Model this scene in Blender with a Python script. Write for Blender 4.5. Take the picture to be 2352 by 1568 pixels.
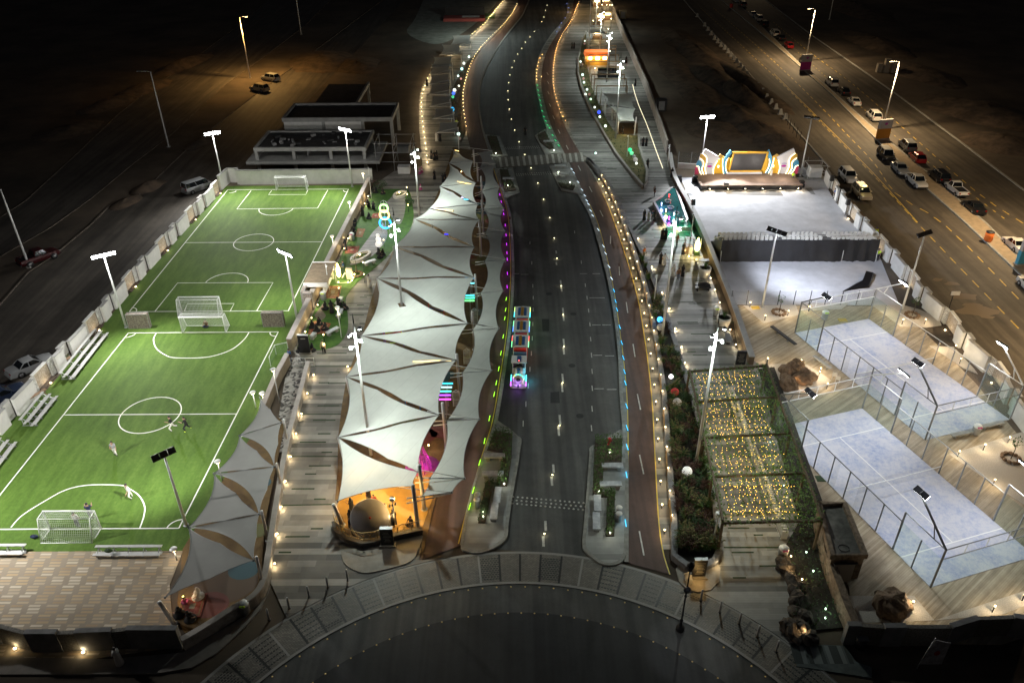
import bpy, bmesh, math, random
from mathutils import Vector, Matrix
from mathutils.geometry import tessellate_polygon
random.seed(7)
for o in list(bpy.data.objects): bpy.data.objects.remove(o)
SC = bpy.context.scene
COL = SC.collection
R = math.radians
# ---------------------------------------------------------------- camera
FPX, PITCH, ROLL, CAMH = 1800.0, 0.567371, -0.0059323, 47.6402   # focal length in 2352-px picture units
def cam_axes():
 c, s = math.cos(ROLL), math.sin(ROLL)
 fw = Vector((0, math.cos(PITCH), -math.sin(PITCH))); up0 = Vector((0, math.sin(PITCH), math.cos(PITCH))); r0 = Vector((1, 0, 0))
 return r0*c+up0*s, up0*c-r0*s, fw
_r, _u, _f = cam_axes()
cd = bpy.data.cameras.new("camera"); cam = bpy.data.objects.new("camera", cd); COL.objects.link(cam)
cd.sensor_width = 36; cd.lens = 36*FPX/2352; cd.clip_end = 4000; cd.clip_start = 0.5
cam.matrix_world = Matrix(((_r.x, _u.x, -_f.x, 0), (_r.y, _u.y, -_f.y, 0), (_r.z, _u.z, -_f.z, CAMH), (0, 0, 0, 1)))
SC.camera = cam
# ---------------------------------------------------------------- world, exposure
W = bpy.data.worlds.new("World"); SC.world = W; W.use_nodes = True
bg = W.node_tree.nodes["Background"]; sky = W.node_tree.nodes.new("ShaderNodeTexSky")
sky.sky_type = 'NISHITA'; sky.sun_disc = False; sky.sun_elevation = R(-2.5); sky.sun_rotation = R(250)
W.node_tree.links.new(sky.outputs[0], bg.inputs[0]); bg.inputs[1].default_value = 0.11
SC.view_settings.view_transform = 'Standard'; SC.view_settings.look = 'None'; SC.view_settings.exposure = 0; SC.view_settings.gamma = 1
SC.render.engine = 'CYCLES'; SC.cycles.use_denoising = True; SC.cycles.max_bounces = 5; SC.cycles.diffuse_bounces = 2
SC.cycles.glossy_bounces = 2; SC.cycles.transmission_bounces = 3; SC.cycles.transparent_max_bounces = 16
SC.cycles.sample_clamp_indirect = 4; SC.cycles.caustics_reflective = False; SC.cycles.caustics_refractive = False
# ---------------------------------------------------------------- picture measure -> world point at height z
def G(px, py, z=0.0):
 x = (px-1176)/FPX; y = (784-py)/FPX
 d = _r*x+_u*y+_f
 t = (CAMH-z)/-d.z
 return Vector((d.x*t, d.y*t, z))
def frame(x0, y0, s): return lambda u, v, z=0.0: G((x0+u/s)/1.7415, (y0+v/s)/1.7415, z)
zA, zB, zC, zD, zE = frame(0,0,1.742), frame(900,0,1.742), frame(1500,0,1.7425), frame(2200,0,1.7418), frame(3096,0,1.742)
zL, zM, zN, zS, zR = frame(0,900,1.742), frame(900,900,1.742), frame(1800,900,1.742), frame(2500,600,1.742), frame(3096,900,1.742)
zU, zV, zW, zX, zY = frame(0,1800,1.684), frame(900,1800,1.684), frame(1800,1800,1.684), frame(2500,1700,1.521), frame(3096,1700,1.521)
h1, h2, h3, h4, h5, h6 = frame(1500,550,3.92), frame(1100,700,3.92), frame(1100,1050,3.92), frame(2500,750,3.92), frame(2650,550,3.92), frame(2250,0,4.704)
def proj_y(p):
 d = Vector(p)-Vector((0,0,CAMH)); return 784-FPX*d.dot(_u)/d.dot(_f)
def height_at(b, py):          # height of an upright standing at b whose top shows at picture row py
 lo, hi = 0, 40
 for _ in range(40):
  m = (lo+hi)/2
  if proj_y((b.x, b.y, m)) > py: lo = m
  else: hi = m
 return lo
def xy(v): return (v[0], v[1])
def Gs(*pts, z=0.0): return [G(a, b, z) for a, b in pts]
def smooth(pts, n=6):
 P = [Vector((p[0], p[1], 0)) for p in pts]; out = []
 for i in range(len(P)-1):
  p0, p1, p2, p3 = P[max(i-1,0)], P[i], P[i+1], P[min(i+2,len(P)-1)]
  for k in range(n):
   t = k/n; out.append(0.5*((2*p1)+(p2-p0)*t+(2*p0-5*p1+4*p2-p3)*t*t+(3*p1-p0-3*p2+p3)*t**3))
 out.append(P[-1]); return out
def offset(line, d):            # shift a polyline sideways (to its left when d > 0)
 out = []
 for i, p in enumerate(line):
  a, b = line[max(i-1,0)], line[min(i+1,len(line)-1)]; t = (b-a); t.z = 0; t.normalize()
  out.append(p+Vector((-t.y, t.x, 0))*d)
 return out
def walk(line, step, start=0.0):   # points every `step` metres with their direction
 out = []; need = start
 for a, b in zip(line, line[1:]):
  L = (b-a).length
  if L < 1e-6: continue
  pos = need
  while pos <= L:
   out.append((a+(b-a)*(pos/L), math.atan2(b.y-a.y, b.x-a.x))); pos += step
  need = pos-L
 return out
# ---------------------------------------------------------------- materials
MATS = {}
def mat(name, col, rough=0.75, metal=0.0, var=0.0, scale=1.0, emit=0.0, ecol=None, bump=0.0, detail=4.0, spec=0.5, col2=None, coords='Object', alpha=1.0, stretch=None):
 if name in MATS: return MATS[name]
 m = bpy.data.materials.new(name); m.use_nodes = True; MATS[name] = m
 nt = m.node_tree; b = nt.nodes["Principled BSDF"]
 b.inputs["Base Color"].default_value = (*col, 1); b.inputs["Roughness"].default_value = rough; b.inputs["Metallic"].default_value = metal
 b.inputs["Specular IOR Level"].default_value = spec
 if alpha < 1: b.inputs["Alpha"].default_value = alpha
 if emit:
  b.inputs["Emission Color"].default_value = (*(ecol or col), 1); b.inputs["Emission Strength"].default_value = emit
 if var or bump:
  tc = nt.nodes.new("ShaderNodeTexCoord"); mp = nt.nodes.new("ShaderNodeMapping"); nz = nt.nodes.new("ShaderNodeTexNoise")
  nt.links.new(tc.outputs[coords], mp.inputs[0]); nt.links.new(mp.outputs[0], nz.inputs["Vector"])
  mp.inputs["Scale"].default_value = stretch or (1, 1, 1)
  nz.inputs["Scale"].default_value = scale; nz.inputs["Detail"].default_value = detail; nz.inputs["Roughness"].default_value = 0.65
  if var:
   rp = nt.nodes.new("ShaderNodeValToRGB"); nt.links.new(nz.outputs["Fac"], rp.inputs[0])
   c2 = col2 or tuple(min(1, c*(1+var)) for c in col); c1 = tuple(c*(1-var) for c in col) if not col2 else col
   rp.color_ramp.elements[0].position = 0.36; rp.color_ramp.elements[0].color = (*c1, 1)
   rp.color_ramp.elements[1].position = 0.64; rp.color_ramp.elements[1].color = (*c2, 1)
   nt.links.new(rp.outputs[0], b.inputs["Base Color"])
  if bump:
   bp = nt.nodes.new("ShaderNodeBump"); bp.inputs["Strength"].default_value = bump; bp.inputs["Distance"].default_value = 0.05
   nt.links.new(nz.outputs["Fac"], bp.inputs["Height"]); nt.links.new(bp.outputs[0], b.inputs["Normal"])
 return m
def glow(name, col, s): return mat(name, col, emit=s, ecol=col)
class N:                        # short node wiring
 def __init__(s, m): s.t = m.node_tree; s.b = s.t.nodes["Principled BSDF"]
 def new(s, k, **kw):
  n = s.t.nodes.new("ShaderNode"+k)
  for a, v in kw.items(): setattr(n, a, v)
  return n
 def link(s, a, b): s.t.links.new(a, b)
 def math(s, op, a, b=None, c=None):
  n = s.new("Math", operation=op)
  for i, v in enumerate((a, b, c)):
   if v is None: continue
   if isinstance(v, (int, float)): n.inputs[i].default_value = v
   else: s.link(v, n.inputs[i])
  return n.outputs[0]
 def mix(s, f, a, b, mode='MIX'):
  n = s.new("Mix", data_type='RGBA', blend_type=mode)
  for sock, v in ((n.inputs[0], f), (n.inputs[6], a), (n.inputs[7], b)):
   if isinstance(v, (int, float)): sock.default_value = v
   elif isinstance(v, tuple): sock.default_value = (*v, 1)
   else: s.link(v, sock)
  return n.outputs[2]
 def ramp(s, f, stops, interp='LINEAR'):
  n = s.new("ValToRGB"); n.color_ramp.interpolation = interp
  e = n.color_ramp.elements
  while len(e) < len(stops): e.new(0.5)
  for q, (p, c) in zip(e, stops): q.position = p; q.color = (*c, 1)
  s.link(f, n.inputs[0]); return n.outputs[0]
 def pos(s): return s.new("NewGeometry").outputs["Position"]
 def sep(s, v):
  n = s.new("SeparateXYZ"); s.link(v, n.inputs[0]); return n.outputs
 def noise(s, v, scale, detail=3, rough=.6):
  n = s.new("TexNoise"); s.link(v, n.inputs["Vector"]); n.inputs["Scale"].default_value = scale; n.inputs["Detail"].default_value = detail; n.inputs["Roughness"].default_value = rough
  return n.outputs["Fac"]
 def white(s, v, dim='1D'):
  n = s.new("TexWhiteNoise", noise_dimensions=dim); s.link(v, n.inputs["W" if dim == '1D' else "Vector"]); return n.outputs["Value"]
 def scaled(s, v, sc, rot=0):
  n = s.new("Mapping"); s.link(v, n.inputs[0]); n.inputs["Scale"].default_value = sc; n.inputs["Rotation"].default_value = (0, 0, rot); return n.outputs[0]
 def color(s, c): s.link(c, s.b.inputs["Base Color"])
def planks(name, lo, hi, band=0.45, ang=0.0, seg=0.45):
 m = mat(name, lo, 0.62); n = N(m); p = n.scaled(n.pos(), (1,1,1), ang); q = n.sep(p)
 row = n.math('FLOOR', n.math('MULTIPLY', q[1], 1/band)); w = n.white(row)
 seg = n.math('FLOOR', n.math('ADD', n.math('MULTIPLY', q[0], seg), n.math('MULTIPLY', w, 7.0)))
 w2 = n.white(n.math('ADD', n.math('MULTIPLY', row, 13.7), seg))
 f = n.math('ADD', n.math('MULTIPLY', w, 0.72), n.math('MULTIPLY', w2, 0.28))
 c = n.ramp(f, ((0.12, lo), (0.5, tuple((a+b)/2 for a, b in zip(lo, hi))), (0.88, hi)))
 fr = n.math('FRACT', n.math('MULTIPLY', q[1], 1/0.15)); gap = n.math('LESS_THAN', fr, 0.10)
 c = n.mix(n.math('MULTIPLY', gap, 0.45), c, tuple(a*.3 for a in lo))
 nz = n.noise(n.pos(), 0.8, 4); c = n.mix(0.35, c, n.ramp(nz, ((.3, (.45,.45,.45)), (.7, (1.2,1.2,1.2)))), 'MULTIPLY')
 n.color(c); return m
# ---------------------------------------------------------------- mesh builder
class MB:
 def __init__(s): s.v = []; s.f = []; s.m = []; s.s = []
 def add(s, vs, fs, mi=0, sm=False, M=None):
  o = len(s.v)
  s.v += [tuple(M @ Vector(v)) if M else tuple(v) for v in vs]
  for f in fs: s.f.append([o+i for i in f]); s.m.append(mi); s.s.append(sm)
  return s
 def box(s, c, d, rz=0, mi=0, M=None, taper=1.0):      # c = centre of the bottom face
  x, y, z = d[0]/2, d[1]/2, d[2]; t = taper
  vs = [(-x,-y,0),(x,-y,0),(x,y,0),(-x,y,0),(-x*t,-y*t,z),(x*t,-y*t,z),(x*t,y*t,z),(-x*t,y*t,z)]
  T = Matrix.Translation(c) @ Matrix.Rotation(rz, 4, 'Z')
  return s.add(vs, [(3,2,1,0),(4,5,6,7),(0,1,5,4),(1,2,6,5),(2,3,7,6),(3,0,4,7)], mi, False, (M @ T) if M else T)
 def bar(s, p, q, w, h=None, mi=0):
  p, q = Vector(p), Vector(q); h = h or w; d = q-p; L = d.length
  if L < 1e-6: return s
  z = d/L; x = z.cross(Vector((0,0,1)));
  if x.length < 1e-4: x = Vector((1,0,0))
  x.normalize(); y = x.cross(z); y.normalize()
  vs = []
  for b in (p, q):
   for a, c in ((-1,-1),(1,-1),(1,1),(-1,1)): vs.append(b+x*a*w/2+y*c*h/2)
  return s.add(vs, [(3,2,1,0),(4,5,6,7),(0,1,5,4),(1,2,6,5),(2,3,7,6),(3,0,4,7)], mi)
 def tube(s, pts, r, n=6, mi=0, sm=True, closed=False):
  P = [Vector(p) for p in pts]; rs = r if isinstance(r, (list, tuple)) else [r]*len(P); vs = []; fs = []; K = len(P)
  ref = Vector((0.123, 0.271, 0.955))
  for i, p in enumerate(P):
   a, b = (P[i-1], P[(i+1) % K]) if closed else (P[max(i-1,0)], P[min(i+1,K-1)])
   d = (b-a).normalized(); x = d.cross(ref)
   if x.length < 0.05: x = d.cross(Vector((1,0,0)))
   x.normalize(); y = d.cross(x)
   for k in range(n): t = 2*math.pi*k/n; vs.append(p+(x*math.cos(t)+y*math.sin(t))*rs[i])
  for i in range(K if closed else K-1):
   j = (i+1) % K
   for k in range(n): fs.append((i*n+k, i*n+(k+1) % n, j*n+(k+1) % n, j*n+k))
  if not closed: fs += [tuple(range(n-1,-1,-1)), tuple((K-1)*n+k for k in range(n))]
  return s.add(vs, fs, mi, sm)
 def lathe(s, prof, c=(0,0,0), n=12, mi=0, sm=True, M=None):
  vs = []; fs = []
  for r_, z in prof:
   for k in range(n): t = 2*math.pi*k/n; vs.append((c[0]+r_*math.cos(t), c[1]+r_*math.sin(t), c[2]+z))
  for i in range(len(prof)-1):
   for k in range(n): fs.append((i*n+k, i*n+(k+1) % n, (i+1)*n+(k+1) % n, (i+1)*n+k))
  fs += [tuple(range(n-1,-1,-1)), tuple((len(prof)-1)*n+k for k in range(n))]
  return s.add(vs, fs, mi, sm, M)
 def prism(s, poly, z0, z1, mi=0, side=None):
  P = [Vector((p[0], p[1], 0)) for p in poly]; n = len(P)
  if sum(P[i-1].x*P[i].y-P[i].x*P[i-1].y for i in range(n)) < 0: P.reverse()
  tri = tessellate_polygon([P])
  def upw(t):
   a, b, c = (P[i] for i in t); return t if (b-a).cross(c-a).z > 0 else t[::-1]
  tri = [upw(t) for t in tri]
  s.add([(p.x, p.y, z1) for p in P], tri, mi)
  s.add([(p.x, p.y, z) for z in (z0, z1) for p in P], [(i, (i+1) % n, n+(i+1) % n, n+i) for i in range(n)]+[], mi if side is None else side)
  return s
 def sheet(s, poly, z, mi=0):
  P = [Vector((p[0], p[1], 0)) for p in poly]; tri = []
  for t in tessellate_polygon([P]):
   a, b, c = (P[i] for i in t); tri.append(t if (b-a).cross(c-a).z > 0 else t[::-1])
  return s.add([(p.x, p.y, z) for p in P], tri, mi)
 def ribbon(s, line, w, z, mi=0, closed=False):       # flat stripe along a polyline
  L = [Vector((p[0], p[1], 0)) for p in line]
  if closed: L.append(L[0])
  a, b = offset(L, w/2), offset(L, -w/2)
  if closed:
   t = (L[1]-L[-2]); t.normalize(); nrm = Vector((-t.y, t.x, 0)); a[0] = a[-1] = L[0]+nrm*w/2; b[0] = b[-1] = L[0]-nrm*w/2
  vs = [(p.x, p.y, z) for p in a]+[(p.x, p.y, z) for p in b]; n = len(a)
  return s.add(vs, [(n+i, n+i+1, i+1, i) for i in range(n-1)], mi)
 def slab(s, line, w, z0, z1, mi=0):                   # solid strip along a polyline
  L = [Vector((p[0], p[1], 0)) for p in line]; a, b = offset(L, w/2), offset(L, -w/2)
  vs = [(p.x, p.y, z) for q in (a, b) for z in (z0, z1) for p in q]; n = len(a); fs = []
  for i in range(n-1):
   fs += [(3*n+i, 3*n+i+1, n+i+1, n+i), (n+i, n+i+1, i+1, i), (2*n+i, 2*n+i+1, 3*n+i+1, 3*n+i)]
  fs += [(0, 2*n, 3*n, n), (n-1, 2*n-1, 4*n-1, 3*n-1)]
  return s.add(vs, fs, mi)
 def ball(s, c, r, n=10, mi=0, sc=(1,1,1), jit=0.0, M=None):
  prof = []; vs = []; fs = []; m = max(4, n//2)
  for i in range(m+1):
   a = math.pi*i/m
   for k in range(n):
    t = 2*math.pi*k/n; j = 1+random.uniform(-jit, jit) if 0 < i < m else 1
    vs.append((c[0]+r*sc[0]*math.sin(a)*math.cos(t)*j, c[1]+r*sc[1]*math.sin(a)*math.sin(t)*j, c[2]+r*sc[2]*math.cos(a)*j))
  for i in range(m):
   for k in range(n): fs.append((i*n+k, (i+1)*n+k, (i+1)*n+(k+1) % n, i*n+(k+1) % n))
  return s.add(vs, fs, mi, jit == 0, M)
 def build(s, name, mats, parent=None, at=None, rz=0):   # `at`: world origin of a mesh given in world coordinates
  me = bpy.data.meshes.new(name)
  vs = s.v
  if at is not None: vs = [(v[0]-at[0], v[1]-at[1], v[2]-at[2]) for v in vs]
  me.from_pydata(vs, [], s.f)
  for m_ in (mats if isinstance(mats, (list, tuple)) else [mats]): me.materials.append(m_)
  me.polygons.foreach_set("material_index", s.m); me.polygons.foreach_set("use_smooth", s.s); me.update()
  o = bpy.data.objects.new(name, me); COL.objects.link(o)
  if at is not None: o.location = at
  if rz: o.rotation_euler.z = rz
  if parent: o.parent = parent
  return o
# ---------------------------------------------------------------- things
def tag(o, label=None, cat=None, group=None, kind=None):
 if label: o['label'] = label
 if cat: o['category'] = cat
 if group: o['group'] = group
 if kind: o['kind'] = kind
 return o
def thing(name, label, cat, loc=(0,0,0), rz=0, group=None):
 o = bpy.data.objects.new(name, None); COL.objects.link(o); o.location = loc; o.rotation_euler.z = rz; o.empty_display_size = .2
 return tag(o, label, cat, group)
def structure(o): o['kind'] = 'structure'; return o
KIDS = {}
def dup(o, loc=None, rz=None, label=None, group=None, parent=None, scale=None):
 if o.name not in KIDS: KIDS[o.name] = list(o.children)
 c = o.copy(); COL.objects.link(c)
 if parent: c.parent = parent; c.matrix_parent_inverse = o.matrix_parent_inverse
 if loc is not None: c.location = loc
 if rz is not None: c.rotation_euler.z = rz
 if scale: c.scale = (scale,)*3
 if label: c['label'] = label
 if group: c['group'] = group
 for k in KIDS[o.name]: dup(k, parent=c)
 return c
LD = {}
def lamp(kind, loc, power, col=(1,1,1), size=0.1, parent=None, aim=None, cone=120, blend=0.5, key=None):
 k = key or (kind, power, col, size, cone, blend)
 if k not in LD:
  l = bpy.data.lights.new("lamp_light", kind); l.energy = power; l.color = col
  if kind in ('POINT', 'SPOT'): l.shadow_soft_size = size
  if kind == 'SPOT': l.spot_size = R(cone); l.spot_blend = blend
  LD[k] = l
 o = bpy.data.objects.new("lamp_light", LD[k]); COL.objects.link(o); o.location = loc
 if parent: o.parent = parent
 if aim is not None:
  d = Vector(aim)-Vector(loc); o.rotation_mode = 'QUATERNION'; o.rotation_quaternion = d.to_track_quat('-Z', 'Y')
 return o
ORD = ['first','second','third','fourth','fifth','sixth','seventh','eighth','ninth','tenth','eleventh','twelfth','thirteenth','fourteenth','fifteenth','sixteenth','seventeenth','eighteenth','nineteenth','twentieth','twenty-first','twenty-second']
# ================================================================ common materials
WHITE_METAL = mat('white_metal', (.72,.73,.72), .4, .1, .06, 2)
GREY_METAL = mat('grey_metal', (.32,.33,.34), .45, .4, .1, 2)
DARK_METAL = mat('dark_metal', (.03,.03,.035), .5, .3)
BLACK = mat('black_plastic', (.012,.012,.014), .5)
CONCRETE = mat('concrete', (.33,.33,.32), .85, 0, .18, .9, bump=.15)
PLASTER = mat('plaster', (.62,.61,.59), .8, 0, .08, .7)
STONE = mat('stone_cladding', (.30,.24,.18), .85, 0, .35, 5, bump=.4, col2=(.52,.45,.37))
SCREENM = mat('screen_metal', (.7,.7,.68), .5)
WOOD = mat('wood', (.23,.15,.09), .6, 0, .3, 2, stretch=(1,8,8))
LIT_WARM = glow('lit_warm', (1,.72,.38), 16)
LIT_COOL = glow('lit_cool', (.93,.97,1), 40)
LIT_MAST = glow('lit_mast', (.88,1,.93), 30)
LIT_BOL = glow('lit_bollard', (1,.78,.4), 9)
SOIL = mat('soil', (.07,.052,.038), .95, 0, .35, 3, bump=.5)
# ================================================================ the setting
def st(name, mb, mats): return structure(mb.build(name, mats))
# --- bare ground
g = mat('dirt', (.052,.041,.031), .95, 0, .4, .07, detail=9, bump=.5, col2=(.145,.11,.078))
mb = MB(); mb.sheet([(-1800,-600),(1800,-600),(1800,2600),(-1800,2600)], 0); st('ground', mb, g)
# low spoil heaps and the eroded gully beside the right-hand street
mb = MB(); rr = random.Random(3)
def mound(mb, c, rx, ry, h, n=14, rz=0):
 rings = 5; vs = []; fs = []
 for i in range(rings+1):
  f = i/rings
  for k in range(n):
   t = 2*math.pi*k/n; j = 1+rr.uniform(-.13,.13)
   x, y = rx*(1-f)*math.cos(t)*j, ry*(1-f)*math.sin(t)*j
   vs.append((c[0]+x*math.cos(rz)-y*math.sin(rz), c[1]+x*math.sin(rz)+y*math.cos(rz), -0.05+h*(math.sin(f*math.pi/2)**1.3)*(1+rr.uniform(-.15,.15))))
 for i in range(rings):
  for k in range(n): fs.append((i*n+k, i*n+(k+1)%n, (i+1)*n+(k+1)%n, (i+1)*n+k))
 mb.add(vs, fs, 0, True)
for (px, py, rx, ry, h, rz) in [(1600,120,5,22,1.6,.05),(1640,180,4,16,1.9,.1),(1560,90,5,18,1.1,0),(1690,270,4,9,2.2,.2),(1740,300,5,8,1.6,.3),(1640,300,6,7,.9,0),(1600,210,5,14,.8,0),(1560,170,4,20,.6,0),(1790,330,5,6,1.7,.3),(1700,220,3,14,2.4,.15),(1720,190,2.5,30,1.2,.1),
  (2260,260,9,14,1.8,.3),(2120,170,7,14,1.5,.2),(2010,100,6,20,1.6,.1),(2300,330,7,8,1.5,.4),(2200,240,6,9,1.2,.3),(1960,20,9,26,2,.1),
  (330,205,4,10,1.3,-.3),(250,240,4,9,1.2,-.3),(420,150,4,14,1.5,-.2),(160,300,5,8,1.1,-.4),(740,140,9,14,1.4,.2),(820,150,6,10,1.1,.1),(460,330,2,5,.8,-.3),(340,430,2.2,4,.9,-.3),(290,465,2,4,.6,-.3)]:
 p = G(px, py); mound(mb, p, rx, ry, h, 16, rz)
st('terrain_mounds', mb, mat('mound_soil', (.05,.036,.026), .95, 0, .4, .5, bump=.7, col2=(.13,.09,.06)))
# --- asphalt
def asphalt(name, lo, hi, patch=.5):
 m = mat(name, lo, .82); n = N(m); p = n.pos()
 a = n.noise(p, .16, 5, .6); b_ = n.noise(n.scaled(p, (1.2,.06,1)), 1.2, 3); c = n.noise(p, 14, 2)
 f = n.math('ADD', n.math('ADD', n.math('MULTIPLY', a, .5), n.math('MULTIPLY', b_, .3)), n.math('MULTIPLY', c, .2))
 tk = n.noise(n.scaled(p, (.9,.025,1)), 1.0, 2); pa = n.noise(n.scaled(p, (.5,.12,1)), .5, 1); sp_ = n.noise(p, .9, 6, .8)
 col = n.mix(.85, n.ramp(f, ((.38, lo), (.62, hi))), n.ramp(tk, ((.38,(.68,.68,.68)),(.62,(1.25,1.24,1.22)))), 'MULTIPLY')
 col = n.mix(.6, col, n.ramp(pa, ((.47,(1,1,1)),(.5,(.8,.8,.8)),(.6,(.85,.85,.85)),(.62,(1.1,1.1,1.1)))), 'MULTIPLY'); col = n.mix(.5, col, n.ramp(sp_, ((.3,(.6,.6,.6)),(.55,(1.1,1.1,1.1)))), 'MULTIPLY'); n.color(col); n.b.inputs["Roughness"].default_value = .7; return m
ASPH = asphalt('asphalt', (.072,.073,.071), (.118,.118,.114))
ASPH_OLD = asphalt('old_asphalt', (.062,.052,.042), (.105,.09,.072))
ASPH_DUSTY = asphalt('dusty_asphalt', (.06,.052,.045), (.12,.105,.088))
MARK = mat('road_paint', (.62,.62,.58), .6, 0, .25, 3); MARK_Y = mat('yellow_paint', (.55,.38,.06), .6, 0, .3, 3)
KERB = mat('kerb_concrete', (.30,.30,.28), .85, 0, .2, 2)
# main street between the promenades
K1 = [(1226,-25),(1207,20),(1197,40),(1158,89),(1131,132),(1108,181),(1100,231),(1104,275),(1114,316),(1138,390),(1158,450),(1172,500),(1178,590),(1178,649),(1172,748),(1159,846),(1139,968),(1115,1050),(1090,1140),(1062,1252)]
LC = [(1200,-25),(1187,10),(1158,57),(1125,92),(1092,132),(1072,185),(1064,231),(1070,297),(1085,360),(1105,440),(1120,520),(1118,640),(1105,760),(1085,870),(1055,980),(1020,1090),(994,1150),(962,1288)]
K2 = [(1313,-25),(1303,13),(1300,40),(1267,79),(1240,125),(1230,181),(1237,231),(1253,290),(1280,350),(1312,420),(1345,480),(1362,520),(1396,649),(1416,780),(1423,912),(1429,991),(1434,1100),(1433,1292)]
RCL = [(1324,-25),(1316,13),(1310,40),(1280,79),(1254,125),(1243,181),(1249,231),(1266,290),(1296,352),(1328,418),(1352,468),(1374,520),(1399,620),(1416,715),(1436,879),(1441,1034),(1437,1292)]
RCR = [(1338,-25),(1323,20),(1306,63),(1293,82),(1276,125),(1269,171),(1272,211),(1296,287),(1330,349),(1352,385),(1385,445),(1414,517),(1459,659),(1482,780),(1498,912),(1505,1034),(1513,1180),(1523,1262),(1540,1320)]
K1, LC, K2, RCL, RCR = (smooth([G(*p) for p in q], 5) for q in (K1, LC, K2, RCL, RCR))
RC0 = Vector((.2, 18.0, 0))                                     # centre of the roundabout
def arc(r, a0, a1, n=40): return [Vector((RC0.x+r*math.cos(R(a0+(a1-a0)*i/n)), RC0.y+r*math.sin(R(a0+(a1-a0)*i/n)), 0)) for i in range(n+1)]
mb = MB(); mb.sheet([(p.x, p.y) for p in K1]+[(p.x, p.y) for p in reversed(K2)], .02); st('main_road', mb, ASPH)
mb = MB(); mb.sheet([(p.x, p.y) for p in LC]+[(p.x, p.y) for p in reversed(K1)], .055)
RED = asphalt('cycle_track_red', (.085,.047,.038), (.125,.072,.058)); st('cycle_track', mb, RED)
mb = MB(); mb.sheet([(p.x, p.y) for p in RCL]+[(p.x, p.y) for p in reversed(RCR)], .055); st('cycle_track', mb, RED)
VERGE = planks('verge_pavers', (.15,.15,.14), (.36,.36,.34), .8)
mb = MB(); mb.prism([(p.x, p.y) for p in K2]+[(p.x, p.y) for p in reversed(RCL)], 0, .12); st('verge', mb, VERGE)
mb = MB(); mb.slab(K1, .35, 0, .15); mb.slab(offset(K2, .18), .35, 0, .15); st('kerb', mb, KERB)
# lane paint: centre dashes, edge dots, bay corners, cycle dashes, yellow edging of the cycle tracks
mb = MB()
MID = smooth([zC(*p) for p in [(1215,10),(1178,122),(1110,222),(1048,296),(994,380),(955,472),(932,578),(926,697),(951,832),(1005,990),(1088,1172),(1175,1391)]]+[zN(*p) for p in [(727,92),(775,425),(789,625),(793,848),(784,1100),(763,1397)]]+[zW(*p) for p in [(690,167),(636,562),(625,660)]], 5)
for (u, v, l) in [(740,190,.9),(742,270,.9),(772,402,1.3),(777,447,1.3),(788,597,1.3),(791,648,1.3),(793,818,1.4),(793,877,1.4),(785,1066,1.5),(781,1133,1.5),(766,1357,1.5),(757,1433,1.5)]:
 p = zN(u, v); mb.box((p.x, p.y, .024), (.2, l, .006), 0)
for (u, v) in [(697,124),(686,210),(644,510),(629,614)]: p = zW(u, v); mb.box((p.x, p.y, .024), (.2, 1.1, .006))
for (u, v) in [(557,125),(570,265),(577,425),(580,508),(580,590),(577,690),(573,790),(567,895),(557,1005),(545,1120),(529,1247),(510,1383),(868,50),(915,260),(943,420),(955,508),(966,597),(975,692),(980,795),(986,907),(990,1020),(991,1137),(990,1280),(986,1415)]:
 p = zN(u, v); mb.box((p.x, p.y, .024), (.1, .9, .006), -.03)
for (u, v) in [(930,340),(1020,340),(1000,508),(1050,508),(1020,697),(1090,697),(1028,908),(1112,912),(1038,1141),(1126,1146),(455,340),(520,345)]:
 p = zN(u, v); mb.box((p.x, p.y, .024), (1.0, .1, .006), 0)
for (u, v, a) in [(1118,106,.12),(1180,322,.1),(1233,577,.06),(1282,876,.05),(1316,1233,.02)]:
 p = zN(u, v); mb.box((p.x, p.y, .06), (.12, 2.6, .006), -a)
for (u, v) in [(1290,97),(1290,627)]: p = zW(u, v); mb.box((p.x, p.y, .06), (.12, 2.6, .006))
for (u, v) in [(1203,517),(1207,578),(1209,650),(1219,735),(1245,822),(1283,920),(1340,1030),(1425,1175),(1503,1322),(1578,1490)]: p = zC(u, v); mb.box((p.x, p.y, .06), (.12, 2.4, .006), .1)
for (u, v) in [(1500,510),(1310,610)]: pass
st('road_marking', mb, MARK)
mb = MB(); mb.ribbon(offset(K1, -.32)[45:], .09, .165); mb.ribbon(offset(RCL, .06)[50:], .09, .13); mb.ribbon(offset(RCR, -.05)[50:], .09, .07); st('edge_line', mb, mat('yellow_edge', (.75,.55,.06), .5))
mb = MB(); PTC = asphalt('asphalt_patch', (.060,.062,.060), (.088,.09,.086)); PTD = asphalt('asphalt_patch_dark', (.022,.024,.025), (.036,.038,.038))
for k, q_ in enumerate([[(990,362),(1085,362),(1100,455),(1000,458)],[(1018,548),(1105,545),(1118,762),(1015,765)],[(640,655),(690,655),(690,740),(645,740)],[(700,1165),(760,1160),(765,1240),(700,1240)]]): mb.sheet([xy(zN(*p)) for p in q_], .0215, 0 if k < 2 else 1)
for u, v in ((860,620),(850,980),(690,480),(905,1330)): p = zN(u, v); mb.sheet([(p.x+.38*math.cos(t*.5236), p.y+.38*math.sin(t*.5236)) for t in range(12)], .0225, 1)
st('road_patches', mb, [PTC, PTD])
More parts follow.
